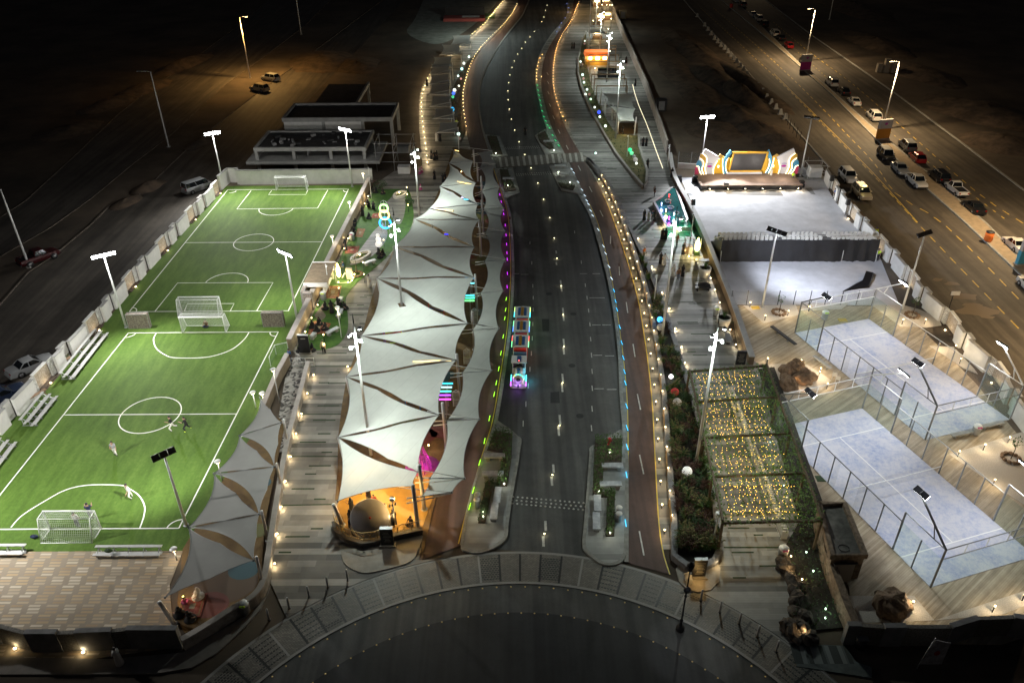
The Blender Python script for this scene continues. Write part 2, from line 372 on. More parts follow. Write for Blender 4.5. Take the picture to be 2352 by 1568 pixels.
# zebra crossing of raised pavers
mb = MB(); q = [zC(838,1105), zC(1448,1068), zC(1458,1130), zC(850,1172)]
mb.prism(q, 0, .125)
for i in range(30):
 t = (i+.5)/30; a = q[0]+(q[1]-q[0])*t; b_ = q[3]+(q[2]-q[3])*t
 if i % 2: mb.bar((a.x, a.y, .128), (b_.x, b_.y, .128), .42, .008, 1)
st('crosswalk', mb, [mat('crossing_paver', (.15,.14,.12), .8, 0, .2, 2), mat('crossing_stripe', (.42,.41,.38), .7, 0, .2, 2)])
# speed-hump studs
mb = MB()
for r0, (a, b_) in enumerate([((425,314),(900,356)), ((415,336),(914,381)), ((421,359),(896,402))]):
 for i in range(16): t = i/15; p = zW(a[0]+(b_[0]-a[0])*t, a[1]+(b_[1]-a[1])*t); mb.lathe([(.1,0),(.08,.03),(.03,.04)], (p.x, p.y, .02), 8)
for r0, (a, b_) in enumerate([((985,1215),(1250,1200)), ((990,1225),(1255,1212)), ((910,1030),(1140,1022)), ((915,1040),(1145,1032))]):
 for i in range(18): t = i/17; p = zC(a[0]+(b_[0]-a[0])*t, a[1]+(b_[1]-a[1])*t); mb.lathe([(.09,0),(.07,.03)], (p.x, p.y, .02), 6)
st('road_studs', mb, mat('stud_white', (.6,.6,.57), .4))
# --- roundabout: dark carriageway inside a ring of patterned pavers
mb = MB(); mb.sheet([(p.x, p.y) for p in arc(22.4, 0, 360, 120)][:-1], .02); st('roundabout_road', mb, ASPH)
mb = MB(); mb.sheet([(p.x, p.y) for p in arc(19.8, 0, 360, 120)][:-1], .026); st('roundabout_inner_road', mb, asphalt('asphalt_inner', (.03,.032,.034), (.05,.052,.054)))
m = mat('ring_paver', (.2,.19,.17), .55); n = N(m); pr = n.pos(); br = n.new("TexBrick"); n.link(pr, br.inputs["Vector"])
br.inputs["Scale"].default_value = 2.2; br.inputs["Color1"].default_value = (.19,.178,.155,1); br.inputs["Color2"].default_value = (.28,.26,.225,1); br.inputs["Mortar"].default_value = (.09,.09,.085,1); br.inputs["Mortar Size"].default_value = .03
n.color(n.mix(.5, br.outputs["Color"], n.ramp(n.noise(pr, .35, 4), ((.35,(.6,.6,.6)),(.65,(1.25,1.2,1.15)))), 'MULTIPLY'))
mb = MB(); A, B_ = arc(25.6, -8, 188, 150), arc(22.4, -8, 188, 150)
mb.prism([(p.x, p.y) for p in A]+[(p.x, p.y) for p in reversed(B_)], 0, .06)
for r_ in (22.5, 25.5): mb.ribbon(arc(r_, -8, 188, 150), .22, .066, 2)
kk = 0; rp = random.Random(5)
for i in range(-2, 70):
 a = 3+i*3.75
 if a > 178: break
 p, q = arc(22.65, a, a, 1)[0], arc(25.35, a, a, 1)[0]; mb.bar((p.x, p.y, .064), (q.x, q.y, .064), .16, .006, 1 if i % 5 else 2)
 if rp.random() < .5:                                        # panel of darker setts
  ca = a+1.87; sty = rp.random()
  for ri in range(11):
   for ci in range(7):
    if i % 3 == 1 and ci in (0,6): continue
    if sty < .6 and ri % 2: continue
    if sty > .6 and sty < .8 and not (ri in (0,1,9,10) or ci in (0,6)): continue
    rr_ = 22.95+ri*.2; aa = ca+(ci-3)*.25/rr_*57.3*.92+(.12/rr_*57.3 if ri % 2 else 0)
    c = arc(rr_, aa, aa, 1)[0]; mb.box((c.x, c.y, .0605), (.17, .1, .006), R(aa+90), 1 if i % 3 else 3)
st('roundabout_pavers', mb, [m, mat('dark_sett', (.035,.036,.036), .5), mat('pale_sett', (.33,.32,.3), .6), mat('mid_sett', (.045,.055,.055), .5)])
mb = MB()
for r_, st_ in ((19.75, 1.35), (22.15, 1.5)):
 for i in range(110):
  a = 10+i*st_*180/(math.pi*r_)*.72
  if a > 172: break
  p = arc(r_, a, a, 1)[0]; mb.lathe([(.07,0),(.05,.025)], (p.x, p.y, .02), 6)
st('roundabout_studs', mb, mat('stud_brass', (.75,.55,.2), .35, .3, emit=.08, ecol=(1,.7,.25)))
# --- promenades
PROM_L = planks('promenade_planks', (.10,.092,.08), (.40,.37,.33), .62)
PROM_R = planks('promenade_planks_grey', (.12,.12,.112), (.36,.355,.335), .5)
STRIP = mat('grass_strip', (.02,.045,.014), .9, 0, .4, 6)
left = [G(*p) for p in [(1172,-25),(1158,0),(1141,20),(1112,56),(1059,99),(993,161),(970,198),(962,231),(963,297),(970,382),(905,395),(860,425),(672,806),(714,848),(681,978),(667,1034),(645,1170),(629,1272),(622,1340)]]
ringL = [p for p in arc(25.55, 90, 160, 60) if -16.6 < p.x < -4.6]
PL = [xy(p) for p in left]+[xy(p) for p in reversed(ringL)]+[xy(p) for p in reversed(LC)]
mb = MB(); mb.prism(PL, 0, .10)
for (u, v, w) in [(745,898,6),(690,1103,2),(793,1107,4),(670,1187,2),(722,1263,4),(692,1364,4),(692,1458,2.2),(613,1517,4.5),(965,508,1.6),(1008,495,2.5),(945,562,1.5),(920,632,3),(970,690,2),(965,743,2),(905,792,2),(878,855,3.5),(770,898,2),(765,1031,2)]:
 p = zM(u, v); mb.box((p.x, p.y, .098), (w*.55, .16, .006), 0, 1)
for (u, v, w) in [(687,19,2),(640,110,4),(578,165,2),(527,265,4),(640,334,2),(620,533,2),(490,587,4),(405,692,2)]: p = zV(u, v); mb.box((p.x, p.y, .098), (w*.5, .16, .006), 0, 1)
for f_, a, b_ in ((zM,(480,988),(890,990)),(zM,(530,1323),(845,1323)),(zV,(440,47),(775,47)),(zV,(385,376),(725,370)),(zM,(850,570),(1000,572))):
 p, q = f_(*a), f_(*b_); mb.bar((p.x, p.y, .101), (q.x, q.y, .101), .14, .006, 1)
st('promenade', mb, [PROM_L, STRIP])
PR1 = [(1345,-25),(1330,20),(1309,63),(1303,76),(1280,132),(1277,185),(1291,244),(1310,300),(1332,349),(1352,366),(1385,412),(1415,455),(1442,517),(1490,620),(1531,728),(1574,863),(1608,975),(1632,1080),(1650,1200),(1658,1290)]
PR2 = [(1398,-25),(1420,60),(1452,140),(1482,210),(1511,290),(1532,360),(1556,435),(1594,535),(1633,640),(1689,800),(1760,850),(1900,1190),(1798,1263),(1813,1316),(1812,1372),(1814,1470)]
PR1s = smooth([G(*p) for p in PR1], 4); PR2w = [G(*p) for p in PR2]
ringR = [p for p in arc(25.55, 20, 90, 60) if 13.6 < p.x < 22]
mb = MB(); mb.prism([xy(p) for p in PR1s]+[xy(p) for p in reversed(ringR)]+[xy(p) for p in reversed(PR2w)], 0, .10)
rs = random.Random(11)
for i in range(46):
 y = rs.uniform(62, 150); x0 = 15+ (y-62)*.02; x = rs.uniform(16, 25)-(0 if y < 110 else (y-110)*.12); mb.box((x, y, .098), (rs.choice((1,1.6,2.4)), .16, .006), 0, 1)
for (u, v, w) in [(690,630,3.5),(810,672,1.5),(715,778,3.5),(885,860,3.5),(695,932,2)]: p = zX(u, v); mb.box((p.x, p.y, .098), (w*.5, .14, .006), 0, 1)
p, q = zX(600,748), zX(935,748); mb.bar((p.x, p.y, .101), (q.x, q.y, .101), .14, .006, 1)
st('promenade', mb, [PROM_R, STRIP])
# --- football turf with its lines
m = mat('football_turf', (.05,.15,.02), .8, spec=.2); n = N(m); p = n.pos()
a = n.noise(n.scaled(p, (1,.18,1), .35), 1.1, 4, .7); b_ = n.noise(p, 3.2, 4, .75); c = n.noise(p, .09, 3)
f = n.math('ADD', n.math('ADD', n.math('MULTIPLY', a, .45), n.math('MULTIPLY', b_, .3)), n.math('MULTIPLY', c, .25))
n.color(n.ramp(f, ((.36,(.046,.092,.013)),(.5,(.072,.134,.020)),(.64,(.110,.184,.034)))))
turf = [(-46.9,122.8),(-23.5,123.0),(-24.6,73.0),(-24.8,60),(-26.0,43.9),(-60,43.9),(-49.6,58),(-48.2,66),(-48.0,89),(-47.9,106)]
mb = MB(); mb.sheet(turf, .03); st('pitch_turf', mb, m)
mb = MB(); w = .11
def ln(*pts, ww=w): mb.ribbon([Vector((x, y, 0)) for x, y in pts], ww, .036)
def circ(cx, cy, r_, a0=0, a1=360, ww=w):
 pts = [Vector((cx+r_*math.cos(R(a0+(a1-a0)*i/40)), cy+r_*math.sin(R(a0+(a1-a0)*i/40)), 0)) for i in range(41)]
 if a1-a0 == 360: mb.ribbon(pts[:-1], ww, .036, 0, True)
 else: mb.ribbon(pts, ww, .036)
# far pitch
x0, x1, y0, y1 = -46.2, -26.7, 81.9, 121.2
ln((x0,y0),(x0,y1)); ln((x1+.2,y1),(x1-.3,y0)); ln((x0,y0),(x1-.2,y0)); ln((x0,y1),(x1+.1,y1)); ym = zM(300,121).y; ln((x0,ym),(x1,ym))
c = zM(200,122); circ(c.x, ym, 2.75)
a, b_, c_, d_ = zB(182,1330), zB(83,1458), zB(645,1452), zB(717,1325); ln(xy(a), xy(b_), xy(c_), xy(d_))
a, b_, c_, d_ = zB(325,1330), zB(303,1358), zB(563,1357), zB(577,1326); ln(xy(a), xy(b_), xy(c_), xy(d_))
c = zB(358,1454); circ(c.x, c.y, 2.6, 180, 360)
a, b_, c_, d_ = zL(1080,603), zL(1238,405), zM(335,402), zM(222,598); ln(xy(a), xy(b_), xy(c_), xy(d_))
a, b_, c_, d_ = zL(1285,603), zL(1305,550), zL(1632,548), zL(1603,603); ln(xy(a), xy(b_), xy(c_), xy(d_))
c = zL(1578,404); circ(c.x, c.y, 2.7, 0, 180)
# near pitch
a, b_, c_, d_ = zL(895,753), zM(372,745), G(411,1213), G(-62,1215); ln(xy(a), xy(b_)); ln(xy(b_), xy(c_)); ln((-48.5,c_.y), xy(c_)); ln(xy(a), xy(d_))
ym = zL(1000,1320).y; ln((zL(450,1323).x, ym), (zL(1645,1318).x, ym)); c = zL(1048,1322); circ(c.x, c.y, 2.9)
def pxl(f_, *pts): ln(*[xy(p) for p in smooth([f_(*q) for q in pts], 6)])
pxl(zL, (1090,753),(1070,800),(1090,860),(1150,905),(1215,925),(1385,926),(1500,910),(1620,865),(1700,800),(1735,750))
pxl(zU, (75,520),(150,440),(300,345),(440,270),(590,237),(810,237),(880,265),(940,310),(975,380),(968,450),(943,523))
for f_, c, r_, s0, s1 in ((zU,(1205,527),1,90,180),(zM,(370,747),.9,180,270),(zL,(893,755),.9,270,360),(zL,(897,603),.9,0,90),(zB,(865,1326),.9,180,270),(zB,(40,1332),.9,270,360)): q = f_(*c); circ(q.x, q.y, r_, s0, s1)
st('pitch_lines', mb, mat('pitch_paint', (.8,.82,.75), .7))
# paved terrace behind the near goal: long tan bricks in slanting columns
m = mat('terrace_bricks', (.3,.23,.15), .75); n = N(m); q = n.sep(n.pos())
xs = n.math('ADD', q[0], n.math('MULTIPLY', q[1], -.18)); col_ = n.math('FRACT', n.math('MULTIPLY', xs, .75)); row = n.math('FLOOR', n.math('MULTIPLY', q[1], 3.4))
shift = n.math('MULTIPLY', n.math('MODULO', n.math('ABSOLUTE', row), 3), .09); cf = n.math('FRACT', n.math('ADD', n.math('MULTIPLY', xs, .75), shift))
isb = n.math('MULTIPLY', n.math('LESS_THAN', cf, .64), n.math('LESS_THAN', n.math('FRACT', n.math('MULTIPLY', q[1], 3.4)), .62))
wn = n.white(n.math('ADD', n.math('MULTIPLY', row, 17.3), n.math('FLOOR', n.math('ADD', n.math('MULTIPLY', xs, .75), shift))))
bc = n.ramp(wn, ((0,(.30,.215,.13)),(.35,(.40,.29,.165)),(.65,(.37,.305,.22)),(.9,(.50,.43,.33))))
n.color(n.mix(isb, (.25,.205,.15), bc))
mb = MB(); mb.prism([(-26.4,43.9),(-26.2,40.5),(-24.4,36.2),(-23.8,35.0),(-30,34.0),(-44,34.4),(-52,37.4),(-60,43.9)], 0, .05); st('terrace', mb, m)
# --- play floors under the canopies: ochre rubber with coloured patches
m = mat('play_rubber', (.13,.075,.022), .7, 0, .25, 1.2)  # same rubber kept dark: shade beneath the sails put into the colour
CF = [zV(765,345), zV(742,480), zV(770,560), zV(830,610), zV(930,640), zV(1100,600), zV(1330,550)]+[Vector(p) for p in reversed(offset(LC, .25)) if p.y < 140]
cfl = [G(*p) for p in [(1040,340),(1031,372),(1012,430),(990,480),(956,505),(940,540),(908,570),(885,610),(868,642),(850,700),(832,772),(815,820),(797,868),(786,930),(777,1005),(776,1080),(770,1150)]]
mb = MB(); mb.prism([xy(p) for p in cfl]+[xy(p) for p in CF], 0, .14)
rq = random.Random(9)
for i in range(34):
 y = rq.uniform(52, 125); xl = -14.5+(y-50)*.14; x = xl+rq.uniform(0, 10); r_ = rq.uniform(.9, 2.4)
 if x > -1.5-(2 if y < 60 else 0): continue
 pts = [(x+r_*(1+.3*math.sin(3*t+i))*math.cos(t), y+r_*(1+.25*math.cos(2*t+i))*math.sin(t)) for t in [k*math.pi/8 for k in range(16)]]
 mb.sheet(pts, .144+.004*(i % 5), 1+i % 5)
mb.sheet([xy(p) for p in (zV(765,330),zV(745,480),zV(772,555),zV(832,604),zV(930,632),zV(1100,594),zV(1325,545),zV(1400,330),zV(1400,150),zV(1100,170),zV(900,180))], .172, 6)  # brighter sheet: warm lamp light on the near platform put into the colour
st('play_floor', mb, [m, mat('rubber_brown', (.09,.055,.03), .7), mat('rubber_teal', (.03,.08,.10), .7), mat('rubber_red', (.14,.035,.025), .7), mat('rubber_olive', (.11,.11,.03), .7), mat('rubber_grey', (.13,.125,.11), .7), mat('rubber_ochre_lit', (.36,.205,.04), .7, 0, .1, 1.5)])
# --- event forecourt, padel deck, gravel
mb = MB(); mb.sheet([xy(p) for p in (G(1562,408), G(1893,408), G(1916,461), G(2015,576), G(2066,702), G(1678,700), G(1620,529))], .03)
st('forecourt', mb, mat('forecourt_carpet', (.5,.5,.53), .85, 0, .13, .35, detail=10))
DECK = planks('timber_deck', (.31,.25,.17), (.50,.42,.31), .16, R(-38), seg=1.1)
deck = [G(1679,702), G(2064,704), G(2140,780), G(2240,880), G(2330,990), G(2500,1180), G(2480,1420), G(2300,1480), G(1960,1475), G(1950,1350), G(1890,1200), G(1700,830)]
mb = MB(); mb.prism([xy(p) for p in deck], 0, .06); st('deck', mb, DECK)
GRAV = mat('white_gravel', (.52,.48,.43), .9, 0, .22, 14, bump=.6, detail=6)
for k, poly in enumerate([[zS(825,1085),zS(1190,1082),zS(1215,1150),zS(965,1210)], [zS(960,1500),zS(1140,1488),zR(230,975),zR(400,1085),zR(330,1150),zR(60,1180),zR(-60,1000)],
  [zR(185,545),zR(520,545),zR(470,590),zR(190,600)], [zR(680,560),zR(900,560),zR(1010,590),zR(1130,640),zR(1170,700),zR(1060,715),zR(880,710)], [zR(1080,845),zR(1250,850),zR(1390,1000),zR(1420,1040),zR(1320,1000)],
  [zY(1065,180),zY(1521,40),zY(1720,300),zY(1640,560),zY(1400,410)], [zY(445,1040),zY(850,1040),zY(975,1190),zY(500,1205)], [zY(975,1190),zY(1140,1135),zY(1521,1010),zY(1650,1050),zY(1400,1150)]]):
 mb = MB(); mb.prism([xy(p) for p in poly], 0, .075); st('gravel', mb, GRAV)
# --- lawn garden beside the promenade
m = mat('garden_lawn', (.032,.09,.014), .85, 0, .3, 1.2, detail=7, bump=.3, col2=(.065,.15,.022))
lawn = [h2(1560,240),h2(2000,235),h2(2110,280),h2(2165,520),h2(2170,700),h2(2100,900),h2(1950,1080),h2(1700,1350),h2(1470,1550),h3(1290,330),h3(1150,500),h3(1110,620),h3(1150,900),h3(1130,1100),h3(1000,1290),h3(800,1370),h3(560,1390),h3(320,1400),h3(560,900),h3(790,400),h2(1010,1340),h2(1260,800)]
mb = MB(); mb.prism([xy(p) for p in smooth(lawn[:17], 4)]+[xy(p) for p in lawn[17:]], 0, .13); st('lawn', mb, m)
PATHM = planks('garden_path_planks', (.16,.15,.14), (.30,.28,.26), .3)
mb = MB()
mb.sheet([xy(p) for p in smooth([h2(1850,330),h2(1800,390),h2(1745,460),h2(1800,620),h2(1880,740),h2(1950,790),h2(2010,700),h2(2040,560),h2(2050,400),h2(1990,320),h2(1850,330)], 4)[:-1]], .136)
mb.sheet([xy(p) for p in smooth([h2(1700,760),h2(1560,880),h2(1440,1040),h2(1330,1190),h2(1220,1350),h2(1180,1420),h2(1280,1410),h2(1460,1330),h2(1560,1250),h2(1680,1130),h2(1745,1020),h2(1765,900),h2(1700,760)], 4)[:-1]], .136)
st('garden_path', mb, PATHM)
mb = MB(); mb.sheet([xy(p) for p in smooth([h3(620,840),h3(700,730),h3(770,640),h3(740,760),h3(800,850),h3(700,930),h3(620,840)],4)[:-1]], .1365); st('pebble_patch', mb, mat('pebble_grey', (.15,.14,.12), .9, 0, .4, 9, bump=.6))
# pebble corridor between the two low walls
m = mat('pebble_mosaic', (.2,.19,.17), .7); n = N(m); vo = n.new("TexVoronoi"); n.link(n.pos(), vo.inputs["Vector"]); vo.inputs["Scale"].default_value = 3.2
wn = n.new("SeparateColor"); n.link(vo.outputs["Color"], wn.inputs[0]); n.color(n.ramp(wn.outputs[0], ((.2,(.05,.045,.04)),(.4,(.30,.28,.25)),(.8,(.42,.40,.36)))))
mb = MB(); mb.prism([xy(p) for p in (G(680,815), G(713,850), G(690,950), G(668,1034), G(640,1040), G(640,960), G(655,870))], 0, .08); st('pebble_path', mb, m)
# --- islands in the main street
PAV = planks('island_pavers', (.27,.28,.27), (.42,.43,.42), .6)
def island(pts):
 mb = MB(); P = smooth(pts+[pts[0]], 4)[:-1]; mb.prism([xy(p) for p in P], 0, .17); mb.slab(P+[P[0]], .28, 0, .19, 1); st('traffic_island', mb, [PAV, KERB])
def poly_isl(pts): island(pts)
def straight(pts, n=3):
 out = []
 for a, b_ in zip(pts, pts[1:]+[pts[0]]): out += [a+(b_-a)*(i/n) for i in range(n)]
 return out
island(straight([zN(322,1372), zN(420,1440), zN(488,1502), zW(452,80), zW(400,380), zW(372,590)], 3)[:16]+[zW(310,650), zW(200,692), zW(120,680), zW(84,640), zW(125,400), zW(200,130)])
island(straight([zN(1195,1438), zN(985,1560), zW(945,80), zW(925,350), zW(902,640)], 3)[:13]+[zW(925,690), zW(1020,765), zW(1110,772), zW(1165,730), zW(1182,640), zW(1186,350), zW(1190,50)])
for q in ([zC(760,945),zC(865,955),zC(920,1090),zC(815,1100)], [zC(850,1180),zC(955,1175),zC(1003,1345),zC(905,1390),zC(870,1300)], [zC(1120,950),zC(1190,905),zC(1290,1070),zC(1190,1080)], [zC(1220,1165),zC(1335,1140),zC(1440,1360),zC(1305,1330),zC(1275,1290)]):
 mb = MB(); mb.prism([xy(p) for p in q], 0, .17); mb.slab([q[0],q[1],q[2],q[3],q[0]], .25, 0, .19, 1); st('traffic_island', mb, [PAV, KERB])
# --- right-hand dual carriageway
far_edge = [G(1690,-60)]+[G(*p) for p in [(1757,0),(1870,86),(1989,168),(2068,224),(2210,330),(2352,438),(2600,620)]]
near_edge = [G(1500,-60)]+[G(*p) for p in [(1570,0),(1620,58),(1680,122),(1740,192),(1800,266),(1860,335),(1905,385),(1960,460),(2018,540),(2090,640),(2180,740),(2290,880),(2400,1010),(2600,1200)]]
mb = MB(); mb.sheet([xy(p) for p in far_edge]+[xy(p) for p in reversed(near_edge)], .012); st('street', mb, ASPH_OLD)
med_l = [G(*p) for p in [(1612,-45),(1656,0),(1778,102),(1910,218),(2018,326),(2107,415),(2222,517),(2352,639),(2560,830)]]
med_r = [G(*p) for p in [(1640,-45),(1685,0),(1834,145),(1903,204),(2022,310),(2127,396),(2267,517),(2352,606),(2560,770)]]
mb = MB(); mb.prism([xy(p) for p in med_l]+[xy(p) for p in reversed(med_r)], 0, .16); mb.slab(med_l, .3, 0, .18, 1); mb.slab(med_r, .3, 0, .18, 1)
st('median', mb, [mat('median_pavers', (.30,.235,.16), .85, 0, .14, 1.5), KERB])
mb = MB(); mb.slab(far_edge, .35, 0, .16); mb.slab(near_edge[:8], .3, 0, .14); st('kerb', mb, KERB)
mb = MB()
def dashes(pts, on, step, w=.16):
 L = smooth(pts, 3); L = [Vector((p.x, p.y, 0)) for p in L]
 if on >= step: mb.ribbon(L, w, .02); return
 for p, a in walk(L, step): mb.box((p.x, p.y, .016), (on, w, .005), a)
dashes([zE(0,160),zE(240,360),zE(540,580),zE(930,920),zE(1400,1330),zE(1742,1560)], 1.6, 3.2)
dashes([zE(170,370),zE(600,740),zE(820,930),zE(1100,1150),zE(1600,1520)], .8, 2.4)
dashes([G(1640,20),zE(0,430),zE(300,720),zE(500,930),zE(700,1140),zE(850,1350),zR(1190,0),zR(1742,555)], 1.8, 3.3)
dashes([G(1610,20),zE(0,530),zE(380,910),zE(690,1220),zR(1010,0),zR(1742,760)], 1.8, 3.3)
dashes([zE(0,515),zE(380,895),zE(690,1205),zE(1000,1550)], 9, 3)
st('street_marking', mb, MARK_Y)
mb = MB()
for (u, v, a, w_) in [(1240,410,.9,.5),(1140,380,.8,.4),(1330,500,.9,.8),(1380,560,.9,.6),(1420,600,.8,1.2),(1480,640,.7,.5)]:
 p = zR(u, v); pts = [(p.x+w_*rp.uniform(.6,1.3)*2*math.cos(t), p.y+w_*rp.uniform(.6,1.3)*math.sin(t)) for t in [k*math.pi/6 for k in range(12)]]; mb.sheet(pts, .018+.001*len(mb.v)/12)
st('dust_patches', mb, mat('pale_dust', (.2,.16,.12), .95))
# --- left-hand dirt street
L1 = [G(*p) for p in [(-160,800),(0,700),(66,625),(122,589),(208,517),(250,475),(310,458),(399,372),(461,316),(588,217),(700,135),(860,15),(920,-30)]]
L2 = [G(*p) for p in [(-160,640),(0,590),(120,520),(211,455),(306,376),(386,316),(514,198),(588,145),(700,60),(780,-20)]]
L3 = [G(*p) for p in [(-160,590),(0,500),(59,461),(180,350),(270,264),(330,217),(442,138),(560,50),(640,-20)]]
mb = MB(); mb.sheet([xy(p) for p in L3]+[xy(p) for p in reversed(L2)], .012); st('street', mb, ASPH_DUSTY)
side = [G(*p) for p in [(-200,1250),(-60,1060),(0,985),(110,875),(225,745),(300,652),(400,525),(505,425),(560,380),(590,345),(700,240),(960,-30)]]
mb = MB(); mb.sheet([xy(p) for p in L1]+[xy(p) for p in reversed(side)], .012); st('street', mb, ASPH_DUSTY)
mb = MB(); mb.slab(L1, .2, 0, .12); mb.slab(L2, .2, 0, .08); mb.slab(L3, .2, 0, .07); st('kerb', mb, mat('dusty_kerb', (.12,.1,.08), .95, 0, .4, .5))
# pale sandy lot far behind the left promenade
mb = MB(); mb.sheet([xy(p) for p in smooth(Gs((985,-30),(955,40),(935,75),(985,100),(1030,95),(1085,60),(1135,15),(1160,-30)), 4)], .012); st('sandy_lot', mb, mat('pale_sand', (.22,.23,.2), .95, 0, .25, .4))
# ================================================================ people
SKIN = mat('skin', (.32,.19,.13), .6); HAIR = mat('hair', (.012,.01,.009), .6); ABAYA = mat('black_cloth', (.008,.008,.009), .8)
CL = {k: mat('cloth_'+k, c, .85) for k, c in dict(white=(.62,.6,.56), black=(.012,.012,.014), grey=(.22,.22,.23), blue=(.05,.12,.34), red=(.4,.03,.025), orange=(.85,.20,.03), lime=(.55,.85,.06), navy=(.02,.03,.08), khaki=(.3,.25,.17), pink=(.5,.1,.25), brown=(.16,.09,.05), denim=(.09,.13,.22), purple=(.2,.06,.3)).items()}
SHOE = mat('shoe', (.03,.03,.03), .6); NEON = mat('shoe_neon', (.6,.8,.05), .6)
def skeleton(pose):
 # joint -> position, radius, parent ; y forward
 J = {}
 def j(n, p, r, par, lab): J[n] = (Vector(p), r, par, lab)
 ph = .93; lean = 0
 if pose in ('sit',): ph = .16
 if pose == 'chair': ph = .50
 j('pelvis', (0,0,ph), .135, None, 'leg'); fx = .06 if pose in ('run','walk') else .02
 j('belly', (0,fx*.5,ph+.18), .125, 'pelvis', 'top'); j('chest', (0,fx,ph+.40), .145, 'belly', 'top'); j('neck', (0,fx+.01,ph+.56), .055, 'chest', 'skin')
 j('chin', (0,fx+.03,ph+.63), .07, 'neck', 'skin'); j('brow', (0,fx+.035,ph+.72), .092, 'chin', 'skin'); j('crown', (0,fx+.02,ph+.80), .06, 'brow', 'skin')
 j('nose', (0,fx+.145,ph+.685), .012, 'brow', 'skin')
 arms = dict(stand=((.02,-.26),(.10,-.50)), walk=((.16,-.24),(.34,-.42)), run=((.18,-.20),(.36,-.06)), sit=((.12,-.24),(.30,-.30)), chair=((.10,-.25),(.32,-.28)), hold=((.10,-.24),(.30,-.14)))
 sw = arms.get(pose, arms['stand'])
 legs = dict(stand=((0,0),(0,0)), walk=((.22,.02),(-.16,-.22)), run=((.34,.16),(-.10,-.42)), hold=((0,0),(0,0)))
 for s, sd in ((-1,'l'), (1,'r')):
  sh = Vector((s*.19, fx, ph+.48)); j(sd+'sh', sh, .068, 'chest', 'top')
  (ey, ez), (wy, wz) = sw
  if pose in ('walk','run') and s > 0: ey, wy = -ey*.8, -wy*.35+.05; wz = wz-.1 if pose == 'run' else wz
  j(sd+'el', sh+Vector((s*.06,ey,ez)), .046, sd+'sh', 'top'); j(sd+'wr', sh+Vector((s*.07,wy,wz)), .033, sd+'el', 'skin')
  d = (J[sd+'wr'][0]-J[sd+'el'][0]).normalized(); side = Vector((s,0,0)); palm = J[sd+'wr'][0]+d*.085
  j(sd+'pm', palm, .034, sd+'wr', 'skin'); cu = Vector((-s*.02,.03,0))
  for k, (o_, l) in enumerate(((-.028,.075),(-.010,.09),(.010,.085),(.028,.065))): j(sd+'f%d' % k, palm+Vector((0,o_,0))+d*l+cu*.6, .009, sd+'pm', 'skin')
  j(sd+'th', J[sd+'wr'][0]+d*.07+Vector((-s*.035,.045,0)), .010, sd+'pm', 'skin')
  hp = Vector((s*.095, 0, ph-.06)); j(sd+'hp', hp, .098, 'pelvis', 'leg')
  if pose == 'sit': kn, an, to = hp+Vector((s*.26,.34,.06)), hp+Vector((-s*.10,.36,-.03)), hp+Vector((-s*.26,.42,-.04))
  elif pose == 'chair': kn, an, to = hp+Vector((s*.03,.44,.02)), hp+Vector((s*.03,.46,-.38)), hp+Vector((s*.04,.62,-.42))
  else:
   (ky, ay), (ky2, ay2) = legs.get(pose, legs['stand'])
   if s > 0: ky, ay = ky2, ay2
   kz = .50-(.04 if abs(ky) > .1 else 0); az = .09 if ay > -.3 else .36
   kn, an = Vector((s*.10, ky, kz)), Vector((s*.10, ay, az)); to = an+Vector((s*.02,.17,-.055))
  j(sd+'kn', kn, .066, sd+'hp', 'leg'); j(sd+'an', an, .044, sd+'kn', 'leg'); j(sd+'to', to, .036, sd+'an', 'shoe')
 return J
def body_mesh(pose):
 J = skeleton(pose); names = list(J); idx = {n: i for i, n in enumerate(names)}
 me = bpy.data.meshes.new('skel'); me.from_pydata([J[n][0] for n in names], [(idx[n], idx[J[n][2]]) for n in names if J[n][2]], [])
 o = bpy.data.objects.new('skel', me); COL.objects.link(o)
 o.modifiers.new('s', 'SKIN'); sub = o.modifiers.new('u', 'SUBSURF'); sub.levels = sub.render_levels = 1
 for i, n in enumerate(names): sv = me.skin_vertices[0].data[i]; sv.radius = (J[n][1]*1.15, J[n][1]*1.15); sv.use_root = (i == 0)
 dg = bpy.context.evaluated_depsgraph_get(); out = bpy.data.meshes.new_from_object(o.evaluated_get(dg)); bpy.data.objects.remove(o)
 lab = {'skin': 0, 'top': 1, 'leg': 2, 'shoe': 3}; segs = [(J[J[n][2]][0], J[n][0], lab[J[n][3]]) for n in names if J[n][2]]
 mi = []
 for p in out.polygons:
  c = p.center; best = (9, 0)
  for a, b, l in segs:
   ab = b-a; t = max(0, min(1, (c-a).dot(ab)/max(1e-9, ab.length_squared))); d = (a+ab*t-c).length
   if d < best[0]: best = (d, l)
  mi.append(best[1])
 out.materials.clear()
 for k in range(4): out.materials.append(SKIN)
 out.polygons.foreach_set('material_index', mi); out.polygons.foreach_set('use_smooth', [True]*len(mi))
 head = J['brow'][0]; return out, head
BODIES = {p: body_mesh(p) for p in ('stand','walk','run','sit','chair','hold')}
BODYV = {}; HAIRV = {}
def robe_mesh(pose, wide):
 mb = MB()
 if pose == 'sit': mb.lathe([(.50,.0),(.46,.10),(.30,.24),(.20,.42),(.21,.58),(.20,.64),(.09,.73)], (0,.10,0), 14)
 elif pose == 'chair': mb.lathe([(.24,.02),(.27,.3),(.30,.5),(.22,.66),(.21,.92),(.20,.99),(.08,1.06)], (0,.16,0), 14)
 else: mb.lathe([(.27*wide,.03),(.25*wide,.4),(.215*wide,.85),(.19*wide,1.15),(.225,1.36),(.20,1.43),(.09,1.5)], (0,.02,0), 14)
 return mb
